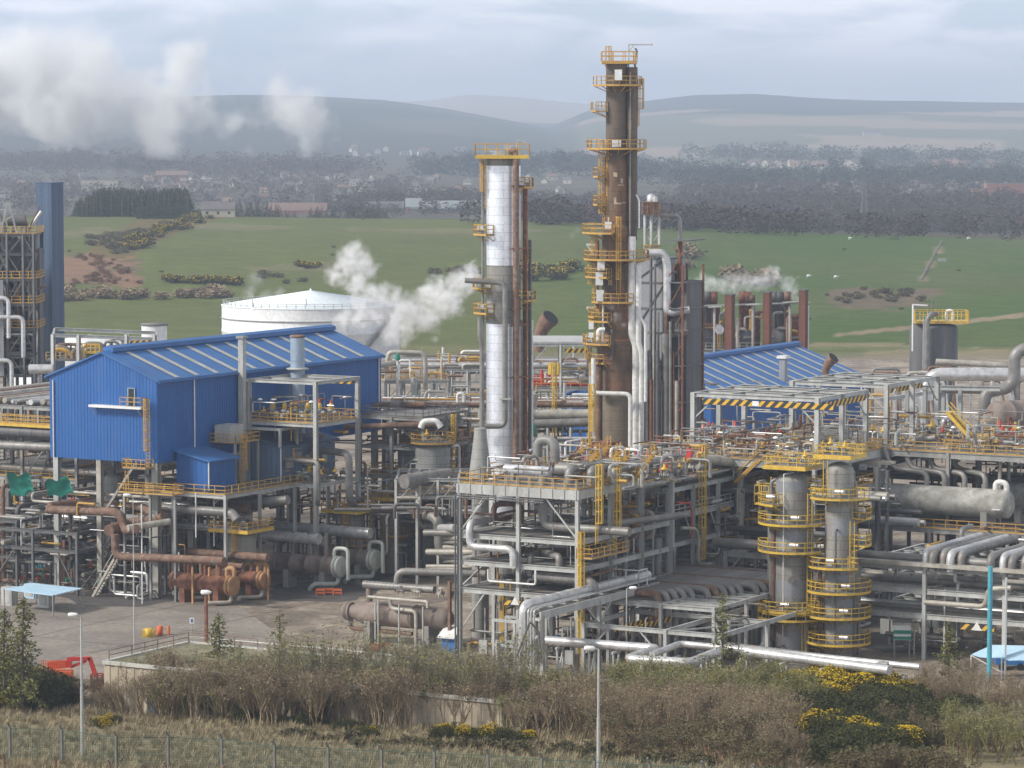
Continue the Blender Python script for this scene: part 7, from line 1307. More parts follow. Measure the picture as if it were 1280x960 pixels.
 for i in range(8): a = A0 + rp.uniform(-1, 13); c = C0 + rp.uniform(-3, 6); pipe([L(a, c, zd + .5), L(a, c + rp.uniform(4, 9), zd + .5)], rp.uniform(.18, .35), rp.choice(['pale_pipe', 'silver_pipe', 'grey_pipe', 'rust']), 'straight low pipe on the valve deck', 'low pipes on the valve deck', 8, 1.5)
 for i in range(8): a, c = (A0 + rp.uniform(0, 10), C0 + rp.uniform(-2, 7)) if i % 2 else (A0 + rp.uniform(18, 32), C1 + rp.uniform(0, 16)); tt = T('railing', 'yellow handrail crossing the valve deck among the valves', 'railing', L(a, c, zd), 'handrails across the valve deck'); tt.part('rail', MB().rail([L(a, c, zd), L(a, c + 5, zd), L(a + 3, c + 5, zd)], 1.1, sp=1), 'yellow')
 floods([L(A0 + 2, C0 + 6, zd), L(A0 + 6, C1 - 3, zd), L(A0 + 18, C1 + 3, zd), L(A0 + 20, C1 + 9, zd), L(A0 - 3, C1 - 4, zd), L(A0 + 24, C1 + 16, zd), L(A0 - 3.5, C1 + 1, zd)], 'floodlight with white head on the valve deck', 'floodlights on the valve deck')
 s = T('stair', 'yellow stair descending at the front edge of the valve deck', 'stair', L(A0 - 4, C0 + 10, 17)); m = MB(); q = C * 3
 for o in (0, .9): m.beam(L(A0 - 5 + o, C0 + 8, 17.2), L(A0 - 5 + o, C0 + 8, zd) + q, .12, .25); m.beam(L(A0 - 5 + o, C0 + 8, 18.3), L(A0 - 5 + o, C0 + 8, zd + 1.1) + q, .08)
 s.part('stringers', m, 'yellow')
 s = T('stair', 'broad yellow stair on the right of the valve deck', 'stair', L(A0 + 16, C1 + 12, zd)); m = MB(); P, Q = onA(1183, 515, A0 + 16), onA(1210, 545, A0 + 16)
 for o in (0, 1.2): m.beam(P + A * o, Q + A * o, .14, .4); m.beam(P + A * o + UP * 1.1, Q + A * o + UP * 1.1, .1)
 for k in range(10): w = P.lerp(Q, (k + .5) / 10); m.beam(w, w + A * 1.2, .35, .06)
 s.part('stringers', m, 'yellow_bright')
 for i in range(14): a = A0 + rp.uniform(-2, 28); c = rp.uniform(C0, C1 + 20); pipe([L(a, c, 6), L(a, c, 19)], rp.uniform(.15, .4), rp.choice(['grey_pipe', 'dark_pipe', 'pale_pipe']), 'upright pipe below the valve deck', 'upright pipes below the valve deck', 8, 2, low=True)
 bank('c', C0 - 4, C1 + 8, A0 - 2, 15.5, [.4, .3, .5, .35, .3], 'pipe running right just below the valve deck', 'pipes below the valve deck'); bank('c', C0, C1 + 10, A0 + 4, 12.0, [.3, .5, .35, .3], 'lower pipe running right below the valve deck', 'lower pipes below the valve deck')
deck_right()
def right_drums():
 # pale stained horizontal drum
 Y = 402; p0, p1 = D(1108, 627, Y + 6), D(1254, 636, Y - 4); ax = (p1 - p0); p0.z = p1.z = 14.1; p1 = p0 + C * 15.6; r = 1.75
 t = T('drum', 'big pale stained horizontal drum with four curved pipes on top, right', 'vessel', V((p0.x, p0.y, 11))); hdrum(t, p0, p1, r, 'stain_drum', seam=99)
 for f in (.15, .85): saddle(t, p0 + C * 15.6 * f, r, C, 'steel', 11.2)
 for f in (.1, .93): t.part('clip', MB().beam(p0 + C * 15.6 * f - A * 1.9 - UP * .5, p0 + C * (15.6 * f + 1) - A * 1.9 - UP * .5, .2, .1), 'white')
 q0 = p0 + A * 9 + C * 14 + UP * .0; t = T('drum', 'second pale horizontal drum half hidden at the right picture edge', 'vessel', q0 * 1.0); hdrum(t, q0 - C * 4, q0 + C * 10, 1.75, 'stain_drum', seam=99); saddle(t, q0, 1.7, C, 'steel', 11)
 t = frame('drum_deck', 'steel deck with yellow railings carrying the pale drum', 'steel structure', [ac(p0)[0] - 3, ac(p0)[0] + 4, ac(p0)[0] + 14], [ac(p0)[1] - 3, ac(p0)[1] + 7, ac(p0)[1] + 17, ac(p0)[1] + 27], [10.7], {10.7: 'yellow'}, post=.4, mat='steel', bh=.5)
 for f, da in ((.22, 0), (.36, 2.5), (.52, 5), (.7, 8)):
  q = p0 + C * (15.6 * min(f + .12, .8)) + UP * 1.5 + A * da * .12; pipe([q, q + UP * 1.8, q + UP * 2.1 - C * 4.8 + A * da * .3, q + UP * 4.6 - C * 5.6 + A * da * .3], .34, 'grey_pipe', 'dark grey S bent pipe rising from the top of the pale drum, one of four', 'bent pipes on the pale drum', 12, 1.2, 1.1)
 pipe([onA(1110, 578, ac(p0)[0] + 4), onA(1150, 567, ac(p0)[0] + 4.3), onA(1190, 561, ac(p0)[0] + 4.6)], .5, 'grey_pipe', 'thick grey header pipe slanting above the pale drum', n=14, bands=1.6); pipe([onA(1096, 560, ac(p0)[0] + 6), onA(1145, 562, ac(p0)[0] + 6), onA(1158, 573, ac(p0)[0] + 6)], .45, 'silver_pipe', 'pale silver pipe joining the header above the drum', n=14, bands=1.6); pipe([onA(1100, 558, ac(p0)[0] + 9), onA(1170, 547, ac(p0)[0] + 9)], .4, 'grey_pipe', 'slimmer grey pipe behind the header', n=12, bands=1.6)
 pipe([p0 + C * 14.2 + UP * 1.6, p0 + C * 14.2 + UP * 2.6, p0 + C * 15.6 + UP * 2.6, p0 + C * 15.6 + UP * 1.4], .35, 'white_pipe', 'small white hoop pipe at the right end of the pale drum', n=12)
 one('post', MB().ibeam(L(ac(p0)[0] - 3.4, ac(p0)[1] + 0, 10), L(ac(p0)[0] - 3.4, ac(p0)[1] + 0, 18.5), .4, .4, up=A), 'pale_pipe', 'cream post before the left end of the pale drum', 'post'); t = T('beam_platform', 'cream beams meeting at the post before the drum', 'steel structure', L(*ac(p0), 18)); t.part('beam', MB().beam(L(ac(p0)[0] - 3.4, ac(p0)[1] - 5, 18.6), L(ac(p0)[0] - 3.4, ac(p0)[1] + 2, 18.6), .4, .35).beam(L(ac(p0)[0] - 2, ac(p0)[1] - 5, 18.6), L(ac(p0)[0] - 2, ac(p0)[1] + 2, 18.6), .4, .35), 'pale_pipe')
 # walkway behind drum
 a_, c_ = ac(p0); w = frame('walkway', 'grey railed walkway with braced posts behind the pale drum', 'steel structure', [a_ + 20, a_ + 27], [c_ + 4, c_ + 14, c_ + 24, c_ + 34], [8, 14.3, 18.2], {18.2: 'yellow'}, post=.45, mat='steel', bh=.5, rails={18.2: 'ab'}, brace=[(L(a_ + 20, c_ + 14, 18), L(a_ + 20, c_ + 19, 13)), (L(a_ + 20, c_ + 24, 13), L(a_ + 20, c_ + 24, 13.1)), (L(a_ + 20, c_ + 4, 14.5), L(a_ + 20, c_ + 9, 18)), (L(a_ + 20, c_ + 34, 18), L(a_ + 20, c_ + 29, 13))])
 bank('c', c_ - 10, c_ + 36, a_ + 15, 14.6, [.3, .4, .3, .5], 'pipe crossing behind the pale drum', 'pipes behind the pale drum')
 for i in range(18): a, c = rp.uniform(a_ + 12, a_ + 34), rp.uniform(c_ - 8, c_ + 34); zz = rp.choice([6, 9, 12, 15]); pipe([L(a, c - 5, zz), L(a, c + 6, zz)] if i % 2 else [L(a, c, 2), L(a, c, zz + 5)], rp.uniform(.15, .4), rp.choice(['grey_pipe', 'dark_pipe', 'pale_pipe', 'rust_pipe']), 'pipe in the dark steelwork behind the pale drum', 'dark pipes behind the drum', 8, 2, low=True)
 valves(40, a_ + 16, a_ + 34, c_ - 2, c_ + 34, 18.8, 'on the walkway behind the pale drum', 'valves behind the pale drum', ('wheel', 'pale', 'actuator', 'red'), (.8, 1.5))
 # brown drum at the right edge
 q = D(1246, 521, 468); t = T('drum', 'brown jacketed drum with a smaller grey end cap at the right picture edge', 'vessel', V((q.x, q.y, 18))); e = (A * .55 + V((1, 0, 0)) * .6).normalized(); hdrum(t, q + e * 9, q, 2.2, 'drum_brown'); t.part('end_cap', MB().lathe(q - e * 1.9 - UP * 1.2 - V((.3, 0, 0)), [(.3, -.3), (.9, -.2), (1.0, 0), (1.0, 2.6)], 24, e), 'grey_pipe'); saddle(t, q + e * 3, 2.1, e, 'steel', 18)
 pipe([D(1230, 512, 470), D(1232, 490, 470), D(1268, 484, 470), D(1268, 445, 470), D(1278, 436, 470), D(1310, 436, 470)], .85, 'grey_pipe', 'very thick grey S shaped duct at the right picture edge', n=18, bands=1.5, bend=1.8)
 pipe([D(1158, 500, 520), D(1158, 482, 520), D(1168, 468, 520), D(1300, 468, 520)], 1.05, 'silver_pipe', 'very thick silver duct running right from an elbow behind the hoist frames', n=20, bands=2.4, bend=2.6); pipe([D(1170, 452, 560), D(1255, 457, 560)], .5, 'pale_pipe', 'pale pipe above the very thick silver duct', n=12, bands=3); pipe([D(1160, 486, 500), D(1245, 488, 500)], .6, 'grey_pipe', 'thick grey pipe under the very thick silver duct', n=14, bands=3)
 for px in (1134, 1156, 1179, 1200): p = D(px, 540, 452); one('post', MB().ibeam(V((p.x, p.y, 18)), V((p.x, p.y, D(px, 482 + (px - 1134) * .06, 452).z)), .5, .5), 'steel_light', 'pale steel post in the row right of the hoist frames', 'post', 'posts right of the hoist frames')
 t = T('beam', 'long pale steel beam on the post row right of the hoist frames', 'steel structure', D(1200, 484, 452)); t.part('beam', MB().ibeam(D(1120, 484, 453), D(1250, 486, 449), .4, .6).ibeam(D(1100, 500, 458), D(1180, 488, 470), .4, .5), 'steel_light')
 # dark block
 Y = 610; k = Y / Fp; X = lambda px: D(px, 430, Y).x; Z = lambda py: D(1167, py, Y).z; a, c = ac(V((X(1167), Y, 0)))
 t = T('boiler_block', 'big dark grey weathered square block with a yellow railed top, beyond the hoist frames', 'vessel', V((X(1167), Y, 0))); t.part('body', MB().lathe(V((X(1167), Y, 0)), [(4.4, 0), (4.4, Z(410)), (4.0, Z(406)), (2, Z(403))], 10), 'grey_block'); pl = t.part('platform', MB().hull([(X(1141), Y - 4), (X(1207), Y - 4), (X(1207), Y + 1), (X(1141), Y + 1)], Z(403), Z(400)), 'yellow_bright'); t.part('railing', MB().rail([(X(1141), Y - 4, Z(400)), (X(1207), Y - 4, Z(400)), (X(1207), Y + 1, Z(400)), (X(1141), Y + 1, Z(400))], 1.8, True, 1.4, .06), 'yellow_bright', pl)
 t.part('riser', MB().pipe([(X(1154), Y - 5, Z(466)), (X(1154), Y - 5, Z(400)), (X(1158), Y - 5, Z(391)), (X(1170), Y - 3, Z(391))], .5, 14, bands=1.6), 'grey_pipe'); t.part('riser', MB().tube((X(1150), Y - 5, Z(466)), (X(1150), Y - 5, Z(396)), .12, 8), 'steel_light'); t.part('davit', MB().beam((X(1137), Y - 4.5, Z(437)), (X(1137), Y - 4.5, Z(379)), .25).beam((X(1137), Y - 4.5, Z(379)), (X(1155), Y - 4.5, Z(380)), .25), 'white')
 m = MB(); m.tube((X(1161), Y, Z(400)), (X(1161), Y, Z(374)), .07, 6); m.tube((X(1166), Y, Z(400)), (X(1166), Y, Z(376)), .07, 6); t.part('antenna', m, 'steel_dark'); t.part('vent', MB().pipe([(X(1180), Y - 3, Z(400)), (X(1180), Y - 3, Z(387)), (X(1188), Y - 3, Z(387)), (X(1188), Y - 3, Z(400))], .3, 10), 'white_pipe')
 for i in range(16): px = rp.uniform(1080, 1280); p = D(px, rp.uniform(458, 478), rp.uniform(540, 600)); h = rp.uniform(1, 4); pipe([V((p.x, p.y, 6)), p, p + V((rp.uniform(2, 6), 0, 0)), V((p.x + 5, p.y, 6))], rp.uniform(.15, .4), rp.choice(['rust_pipe', 'pale_pipe', 'grey_pipe', 'silver_pipe']), 'distant pipe hoop beyond the right hoist frames', 'distant hoops on the right', 8)
right_drums()
def right_rack():
 a0 = 26.3; t = frame('pipe_rack', 'low wide grey pipe rack crossing the lower right', 'pipe rack', [a0, a0 + 9, a0 + 18], [36.5, 44.5, 54, 64], [4.9, 7.7, 10.3], {}, post=.42, mat='steel_light', bw=.3, bh=.6, joist=3)
 bank('c', 36, 66, a0 + .4, 10.75, [.5, .3], 'long grey pipe along the front of the lower right rack', 'long pipes on the lower right rack'); t2 = T('cable_tray', 'long covered pale tray along the top of the lower right rack', 'cable tray', L(a0 - .6, 36, 10.8)); m = MB(); m.box(a0 - 1.2, a0 + .1, 36, 66, 10.6, 11.0); t2.part('tray', m, 'pale_pipe')
 bank('c', 36, 66, a0 + 3, 8.1, [.35, .25, .45, .3], 'pipe on the middle level of the lower right rack', 'middle pipes on the lower right rack'); bank('c', 36, 66, a0 + 2, 5.2, [.3, .4, .25], 'pipe on the bottom level of the lower right rack', 'bottom pipes on the lower right rack')
 for i in range(11):
  c = 44.6 + i * 1.05 if i < 5 else 52.5 + (i - 5) * 1.25; m = 'grey_pipe' if i % 3 else 'silver_pipe'; pipe([L(a0 + 16, c, 12.2), L(a0 + .1 - (i % 2) * .6, c, 12.2), L(a0 + .1 - (i % 2) * .6, c, 10.2)], .46, m, ('grey' if i % 3 else 'silver') + ' pipe bending down over the front of the lower right rack', 'bent pipes on the lower right rack', 14, 1.4, .95)
 pipe([L(a0 - .6, 44.8, 6.6), L(a0 - .6, 52, 6.6), L(a0 - .6, 52.3, 8.6), L(a0 - .6, 55, 8.9)], .3, 'pale_pipe', 'pale pipe stepping up on the front of the lower right rack', n=12, bands=1.8)
 t2 = T('warning_bar', 'black and yellow height bar with a white triangle under the lower right rack', 'warning bar', L(a0 + 8, 50, 4)); t2.part('bar', MB().beam(L(a0 - .5, 49.0, 4.2), L(a0 - .5, 53, 4.2), .12, .6), 'hazard'); p = L(a0 - .6, 51, 3.9); m = MB(); m.add([p - C * .6, p + C * .6, p + UP * 1], [(0, 1, 2)]); t2.part('sign', m, 'white')
 for (px, py, lab) in ((1110, 798, 'pale grey electrical cabinets on a post at the lower right, left one'), (1162, 790, 'pale grey electrical cabinet fixed to the big post at the lower right'), (1183, 790, 'pale grey electrical cabinets on a post at the lower right, right one')): p = W(px, py + 10, 0); a, c = ac(p); q = T('cabinet', lab, 'cabinet', p); q.part('box', MB().box(a, a + .4, c - 1, c + .1, 1.4, 3.1).box(a, a + .4, c + .3, c + 1.1, 1.5, 3.1), 'steel_light'); q.part('post', MB().beam(L(a + .5, c, 0), L(a + .5, c, 8), .35), 'steel_dark')
 p = W(1128, 822, 0); a, c = ac(p); q = T('fuel_unit', 'boxy white, cream and green unit raised on a stand at the lower right', 'equipment cabinet', p); q.part('body', MB().hull([(p.x - 1.0, p.y), (p.x + .9, p.y - .2), (p.x + 1.1, p.y + 1.6), (p.x - .8, p.y + 1.8)], 2.0, 3.7), 'white'); q.part('stripe', MB().hull([(p.x - 1.05, p.y - .06), (p.x + .95, p.y - .26), (p.x + .95, p.y - .2), (p.x - 1.05, p.y)], 2.7, 3.1).hull([(p.x - 1.05, p.y - .06), (p.x + .95, p.y - .26), (p.x + .95, p.y - .2), (p.x - 1.05, p.y)], 2.05, 2.4), 'green_valve'); q.part('lid', MB().hull([(p.x - 1.15, p.y - .15), (p.x + 1.05, p.y - .35), (p.x + 1.25, p.y + 1.7), (p.x - .95, p.y + 1.9)], 3.7, 3.95), 'stain_drum')
 m = MB(); [m.beam((p.x + x, p.y + y, 0), (p.x + x, p.y + y, 2), .12) for x, y in ((-.9, .1), (.8, 0), (.9, 1.5), (-.7, 1.6))]; q.part('legs', m, 'steel'); q.part('hose_arm', MB().pipe([(p.x + 1.3, p.y, 0), (p.x + 1.3, p.y, 3.6), (p.x + .6, p.y, 3.6)], .09, 8), 'pale_pipe')
 for (px, y0, y1, lab) in ((1237, 708, 820, 'bright cyan pole rising before the lower right rack'), (1075, 674, 712, 'short cyan pipe length right of the ringed columns')): p = V((D(1237, 800, 357).x, 357, 0)) if px == 1237 else D(px, 712, 376); one('pole', MB().tube(p, V((p.x, p.y, D(px, y0, p.y).z)), .27 if px == 1237 else .3, 14), 'cyan', lab, 'pole')
 one('pole', MB().tube(V((D(1257, 800, 358).x, 358, 0)), V((D(1257, 800, 358).x, 358, 11)), .12, 8), 'white', 'thin white pole right of the cyan pole', 'pole'); one('pole', MB().tube(W(1180, 826, 0), W(1180, 826, 0) + UP * 8, .08, 6), 'white', 'slim white pole beside the big rack post', 'pole')
 for i in range(26): a, c = rp.uniform(a0 + 3, a0 + 40), rp.uniform(37, 66); zz = rp.choice([2, 5, 8, 10]); pipe([L(a, c - 4, zz), L(a, c + 5, zz)] if i % 2 else [L(a, c, 0), L(a, c, zz + 3), L(a + 3, c, zz + 3)], rp.uniform(.12, .4), rp.choice(['grey_pipe', 'dark_pipe', 'pale_pipe', 'rust_pipe']), 'pipe in the shade of the lower right rack', 'pipes in the lower right rack', 8, 2, low=True)
 valves(40, a0 + 4, a0 + 30, 37, 64, 0, 'on the ground behind the lower right rack', 'ground valves at the lower right', ('wheel', 'pale', 'actuator')); valves(26, a0 + 2, a0 + 16, 37, 64, 8.2, 'on the middle level of the lower right rack', 'rack valves at the lower right', ('wheel', 'pale'), (.6, 1))
 t = frame('pipe_rack', 'second grey rack deeper in the lower right shade', 'steel structure', [a0 + 26, a0 + 38], [36, 46, 56, 66], [4, 8.2], {8.2: 'yellow'}, post=.4, mat='steel', bh=.5)
 # light blue canopy
 P = [W(1214, 818, 2.4), W(1240, 806, 3.4), W(1330, 808, 3.4), W(1310, 828, 2.4)]; t = T('canopy', 'pale blue fabric canopy on struts at the lower right corner', 'canopy', V((P[0].x, P[0].y, 0))); m = MB(); n = 8; vs = [P[0].lerp(P[3], i / n).lerp(P[1].lerp(P[2], i / n), j / 4) - UP * (.25 * math.sin(i / n * 9) ** 2 * (1 - j / 4)) for i in range(n + 1) for j in range(5)]; m.add(vs, [(i * 5 + j, i * 5 + 5 + j, i * 5 + 6 + j, i * 5 + j + 1) for i in range(n) for j in range(4)], True); m.add([v - UP * .05 for v in vs], [(i * 5 + j, i * 5 + j + 1, i * 5 + 6 + j, i * 5 + 5 + j) for i in range(n) for j in range(4)]); t.part('cloth', m, 'canvas_blue')
 m = MB();
 for q in P + [P[0].lerp(P[3], .4)]: m.beam(V((q.x, q.y, 0)), q - UP * .1, .12)
 m.beam(P[0] + UP * -.1, P[0].lerp(P[3], .4) - UP * 1.6, .08); t.part('struts', m, 'white'); p = W(1262, 838, 0); t = T('vehicle_trailer', 'blue and white boxy trailer under the pale blue canopy', 'trailer', p); t.part('body', MB().hull([(p.x - 1.5, p.y), (p.x + 2, p.y - .3), (p.x + 2, p.y + 1.6), (p.x - 1.5, p.y + 1.9)], .6, 2.0), 'blue_paint'); m = MB(); [m.tube((p.x + x, p.y - .25, .42), (p.x + x, p.y + .0, .42), .42, 14) for x in (-.8, 1.2)]; t.part('wheel', m, 'black'); t.part('roof', MB().hull([(p.x - 1.6, p.y - .1), (p.x + 2.1, p.y - .4), (p.x + 2.1, p.y + 1.7), (p.x - 1.6, p.y + 2)], 2.0, 2.15), 'white')
right_rack()
def back_area():
 # second blue shed and the rusty stacks
 p = W(850, 458, 18.5); n0 = ac(D(836, 452, 560)); t = blue_hall('blue_building', 'second blue shed with a striped roof, right of the tall columns', n0[0] - 12, n0[0] + 50, n0[1] - 14, n0[1] + 14, 4, 14.3, 19.6, [n0[0] - 10 + i * 4.4 for i in range(14)])
 c1 = n0[1] + 14; q = MB(); q.box(n0[0] - 12.1, n0[0] - 12.05, c1 - 6, c1 - 4, 8, 10.5); t.part('door', q, 'hole')
 r = V(L(n0[0] + 20, n0[1] + 6, 15)); v = onC(979, 478, n0[1] + 11); s = T('roof_vent', 'pale square chimney with a flat cap before the second blue roof', 'chimney', v); s.part('shaft', MB().beam(v - UP * 6, V((v.x, v.y, D(979, 448, v.y).z)), 1.1), 'panel_grey'); s.part('cap', MB().beam(V((v.x, v.y, D(979, 448, v.y).z)), V((v.x, v.y, D(979, 446, v.y).z + .2)), 1.7), 'white')
 for (px, py, Y, sc_, lab) in ((1032, 465, 545, 1.0, 'rusty tilted exhaust horn above the second blue roof'), (674, 425, 560, 1.6, 'rusty exhaust horn with a round black mouth between the tall columns')):
  v = D(px, py, Y); m = MB(); k = sc_; m.sweep([v - UP * 2, v + UP * .2 * k, v + V((.25, -.1, 1.0)) * k, v + V((.7, -.4, 1.8)) * k, v + V((1.2, -.8, 2.4)) * k], [.55 * k, .6 * k, .7 * k, .85 * k, 1.0 * k], 16); s = T('exhaust_horn', lab, 'exhaust', v); s.part('horn', m, 'rust_pipe'); e = v + V((1.2, -.8, 2.4)) * k; d = V((.5, -.4, .6)).normalized(); s.part('mouth', MB().lathe(e + d * .02, [(.9 * k, 0), (.9 * k, .03)], 16, d), 'hole')
 Y0 = 650;
 t = T('boiler_house', 'dark cluttered boiler platform with rusty ducts behind the second blue shed', 'industrial plant', D(930, 440, Y0).xy.to_3d()); k = Y0 / Fp; X = lambda px: D(px, 430, Y0).x; Z = lambda py: D(930, py, Y0).z
 t.part('deck', MB().hull([(X(852), Y0), (X(1012), Y0), (X(1012), Y0 + 12), (X(852), Y0 + 12)], Z(440), Z(437)), 'steel_dark'); t.part('railing', MB().rail([(X(852), Y0, Z(437)), (X(890), Y0, Z(437)), (X(960), Y0, Z(437))], 1.3, sp=1.3, toe=True), 'pale_pipe'); m = MB()
 for px in (852, 870, 893, 941, 987, 1010): m.beam((X(px), Y0, 0), (X(px), Y0, Z(382)), .4)
 m.beam((X(850), Y0, Z(383)), (X(1012), Y0, Z(378)), .3); t.part('frame', m, 'steel')
 for i in range(9): x = X(856 + i * 17); t.part('casing', MB().hull([(x, Y0 + 6), (x + 1.9, Y0 + 6), (x + 1.9, Y0 + 9), (x, Y0 + 9)], Z(437), Z((392, 402, 386, 398, 409)[i % 5])), ('steel_dark', 'grey_block', 'rust')[i % 3])
 for i, px in enumerate((893, 941, 987)): t.part('roof_plate', MB().beam((X(px - 8), Y0 - .3, Z(384 - i * 3)), (X(px + 8), Y0 - .3, Z(383 - i * 3)), 1.2, .2), 'steel_light')
 for px in (876, 886, 894, 930, 936, 941, 970, 976, 986): t.part('flue', MB().lathe((X(px), Y0 + 5, Z(437)), [(.7, 0), (.7, Z(378) - Z(437)), (.8, Z(378) - Z(437)), (.8, Z(370 if px % 2 else 366) - Z(437)), (.6, Z(370 if px % 2 else 366) - Z(437))], 14), ['rust', 'dark_pipe', 'rust_pipe'][px % 3])
 for px in (868, 880, 923, 930, 968, 975): t.part('fan_casing', MB().lathe((X(px), Y0 + 1, Z(424)), [(.3, 0), (2.1, .2), (2.1, 1.6), (.3, 1.8)], 18, (0, 1, 0)), 'dark_pipe')
 t.part('duct', MB().tube((X(899), Y0 - .5, Z(412)), (X(899), Y0 + 3, Z(412)), .9, 16), 'silver_pipe')
 for i in range(40): x = rp.uniform(X(852), X(1008)); h = rp.uniform(2, 8); t.part('pipe_run', MB().pipe([(x, Y0 + rp.uniform(0, 4), Z(437)), (x, Y0 + 1, Z(437) + h), (x + rp.uniform(-3, 3), Y0 + 1, Z(437) + h)], rp.uniform(.1, .4), 8), rp.choice(['rust_pipe', 'dark_pipe', 'pale_pipe', 'grey_pipe', 'yellow', 'rust']))
 for px, y0, hw, lab in ((912, 369, 6.6, 'leftmost of the three tall rust red square stacks'), (959, 366, 6, 'middle one of the three tall rust red stacks'), (1004, 363, 6, 'rightmost of the three tall rust red stacks')): v = D(px, 440, 632); a, c = ac(v); s = T('rusty_stack', lab, 'chimney', V((v.x, v.y, 0))); w = hw * 632 / Fp * .72; zt = D(px, y0, 632).z; s.part('shaft', MB().box(a - w, a + w, c - w, c + w, 0, zt), 'rust_stack'); s.part('rim', MB().box(a - w - .12, a + w + .12, c - w - .12, c + w + .12, zt, zt + .25), 'dark_pipe'); m = MB(); [m.box(a - w - .06, a + w + .06, c - w - .06, c + w + .06, z_, z_ + .12) for z_ in range(6, int(zt), 3)]; s.part('stiffeners', m, 'rust_stack')
 # middle distance between blue shed and silver column
 def pad(name, label, Y, x0, x1, rows, dep=10, rail=None, mats=('steel',), n=4, zlow=0):
  t = T(name, label, 'steel structure', V((D(x0, 450, Y).x, Y, 0))); X = lambda px: D(px, 450, Y).x; Z = lambda py: D(640, py, Y).z; zt = Z(rows[0])
  for i in range(n + 1):
   for y in (Y, Y + dep): x = X(x0) + (X(x1) - X(x0)) * i / n; t.part('post', MB().ibeam((x, y, zlow), (x, y, zt), .35, .35), 'steel_light')
  for r_ in rows:
   m = MB();
   for y in (Y, Y + dep): m.ibeam((X(x0) - .2, y, Z(r_)), (X(x1) + .2, y, Z(r_)), .3, .45)
   for i in range(n * 2 + 1): x = X(x0) + (X(x1) - X(x0)) * i / n / 2; m.ibeam((x, Y, Z(r_)), (x, Y + dep, Z(r_)), .25, .35)
   t.part('floor_frame', m, 'steel_light')
  m = MB(); [m.beam((X(x0) + (X(x1) - X(x0)) * i / n, Y, Z(rows[0]) - 3), (X(x0) + (X(x1) - X(x0)) * i / n + 2.4, Y, Z(rows[0]) - .2), .14) for i in range(n)]; t.part('brace', m, 'steel_light')
  if rail: t.part('deck', MB().hull([(X(x0), Y), (X(x1), Y), (X(x1), Y + dep), (X(x0), Y + dep)], Z(rail) + .2, Z(rail) + .28), 'grating'); t.part('railing', MB().rail([(X(x0), Y + .05, Z(rail) + .28), (X(x1), Y + .05, Z(rail) + .28)], 1.1, sp=1.4), 'yellow')
  return t, X, Z
 def clutter(t, X, Z, x0, x1, row, Y, dep, n, hmax=3.5, mats=('pale_pipe', 'grey_pipe', 'rust_pipe', 'white_pipe', 'yellow', 'steel_light')):
  for i in range(n):
   x, y = rp.uniform(X(x0), X(x1)), rp.uniform(Y + .5, Y + dep); h = rp.uniform(.6, hmax * .6); l = rp.uniform(-5, 5); k = rp.random(); z0 = Z(row); pipe([(x, y, z0), (x, y, z0 + h), (x + l, y, z0 + h), (x + l, y, z0)] if k < .3 else [(x, y, z0 + h * .5), (x + l * 2, y, z0 + h * .5)] if k < .6 else [(x, y, z0), (x, y, z0 + h * 1.4)] if k < .85 else [(x, y, z0 + h), (x, y + 4, z0 + h), (x + l, y + 4, z0 + h)], rp.uniform(.07, .26), rp.choice(mats), 'small hooped pipe in the crowded middle distance %s' % t, 'hooped pipes ' + t, 8)
 t, X, Z = pad('equipment_deck', 'pale steel deck crowded with cream pipework at the end of the blue shed', 520, 482, 560, [478, 522], 12, 478); clutter('behind the blue shed end', X, Z, 484, 556, 478, 520, 10, 26, 6)
 pipe([D(484, 452, 517), D(486, 440, 517), D(530, 441, 517), D(532, 455, 517), D(532, 488, 517), D(536, 493, 517), D(600, 496, 517)], .36, 'pale_pipe', 'cream pipe making a tall hoop right of the blue shed', n=12, bands=3, bend=1.4); pipe([D(517, 472, 515), D(517, 508, 515)], .45, 'steel_light', 'pale upright pipe right of the blue shed', n=12); pipe([D(497, 450, 515), D(497, 520, 515)], .22, 'white_pipe', 'thin white mast right of the blue shed', n=8); one('valve', MB().lathe(D(497, 450, 515), [(.4, 0), (.45, .4), (.3, 1.0)], 10), 'green_valve', 'green valve head on the thin white mast', 'valve')
 t, X, Z = pad('pipe_rack', 'long low pale pipe rack crossing behind the silver column', 560, 545, 742, [463, 478, 500], 22, None, n=10);
 for i in range(12): y = 561 + i * 1.8; pipe([V((X(480), y, Z(463) + .5)), V((X(745), y, Z(463) + .5))], rp.uniform(.2, .42), rp.choice(['pale_pipe', 'grey_pipe', 'silver_pipe', 'rust_pipe']), 'long pipe lying across the far rack behind the silver column', 'long pipes on the far rack', 8, 4)
 for i in range(10): y = 470 + i * 1.6; zz = D(640, 506 + i * .4, 470).z; pipe([D(478, 506, y).xy.to_3d() + UP * zz, D(745, 506, y).xy.to_3d() + UP * zz], rp.uniform(.2, .4), ['rust_pipe', 'pale_pipe', 'grey_pipe', 'rust_pipe', 'white_pipe'][i % 5], 'pipe of the rusty bundle crossing behind the silver column', 'rusty pipe bundle', 8, 4)
 t, X, Z = pad('pipe_rack', 'low pale rack carrying the rusty pipe bundle behind the silver column', 470, 485, 742, [508, 530, 552], 16, 530, n=9)
 clutter('below the rusty bundle', X, Z, 485, 740, 552, 466, 16, 50, 4.5, ('grey_pipe', 'dark_pipe', 'pale_pipe', 'silver_pipe', 'rust_pipe')); clutter('above the far rack', D and (lambda px: D(px, 450, 560).x), (lambda py: D(640, py, 560).z), 545, 742, 463, 560, 18, 44, 4); clutter('over the rusty bundle', X, Z, 490, 740, 508, 470, 14, 36, 3.2)
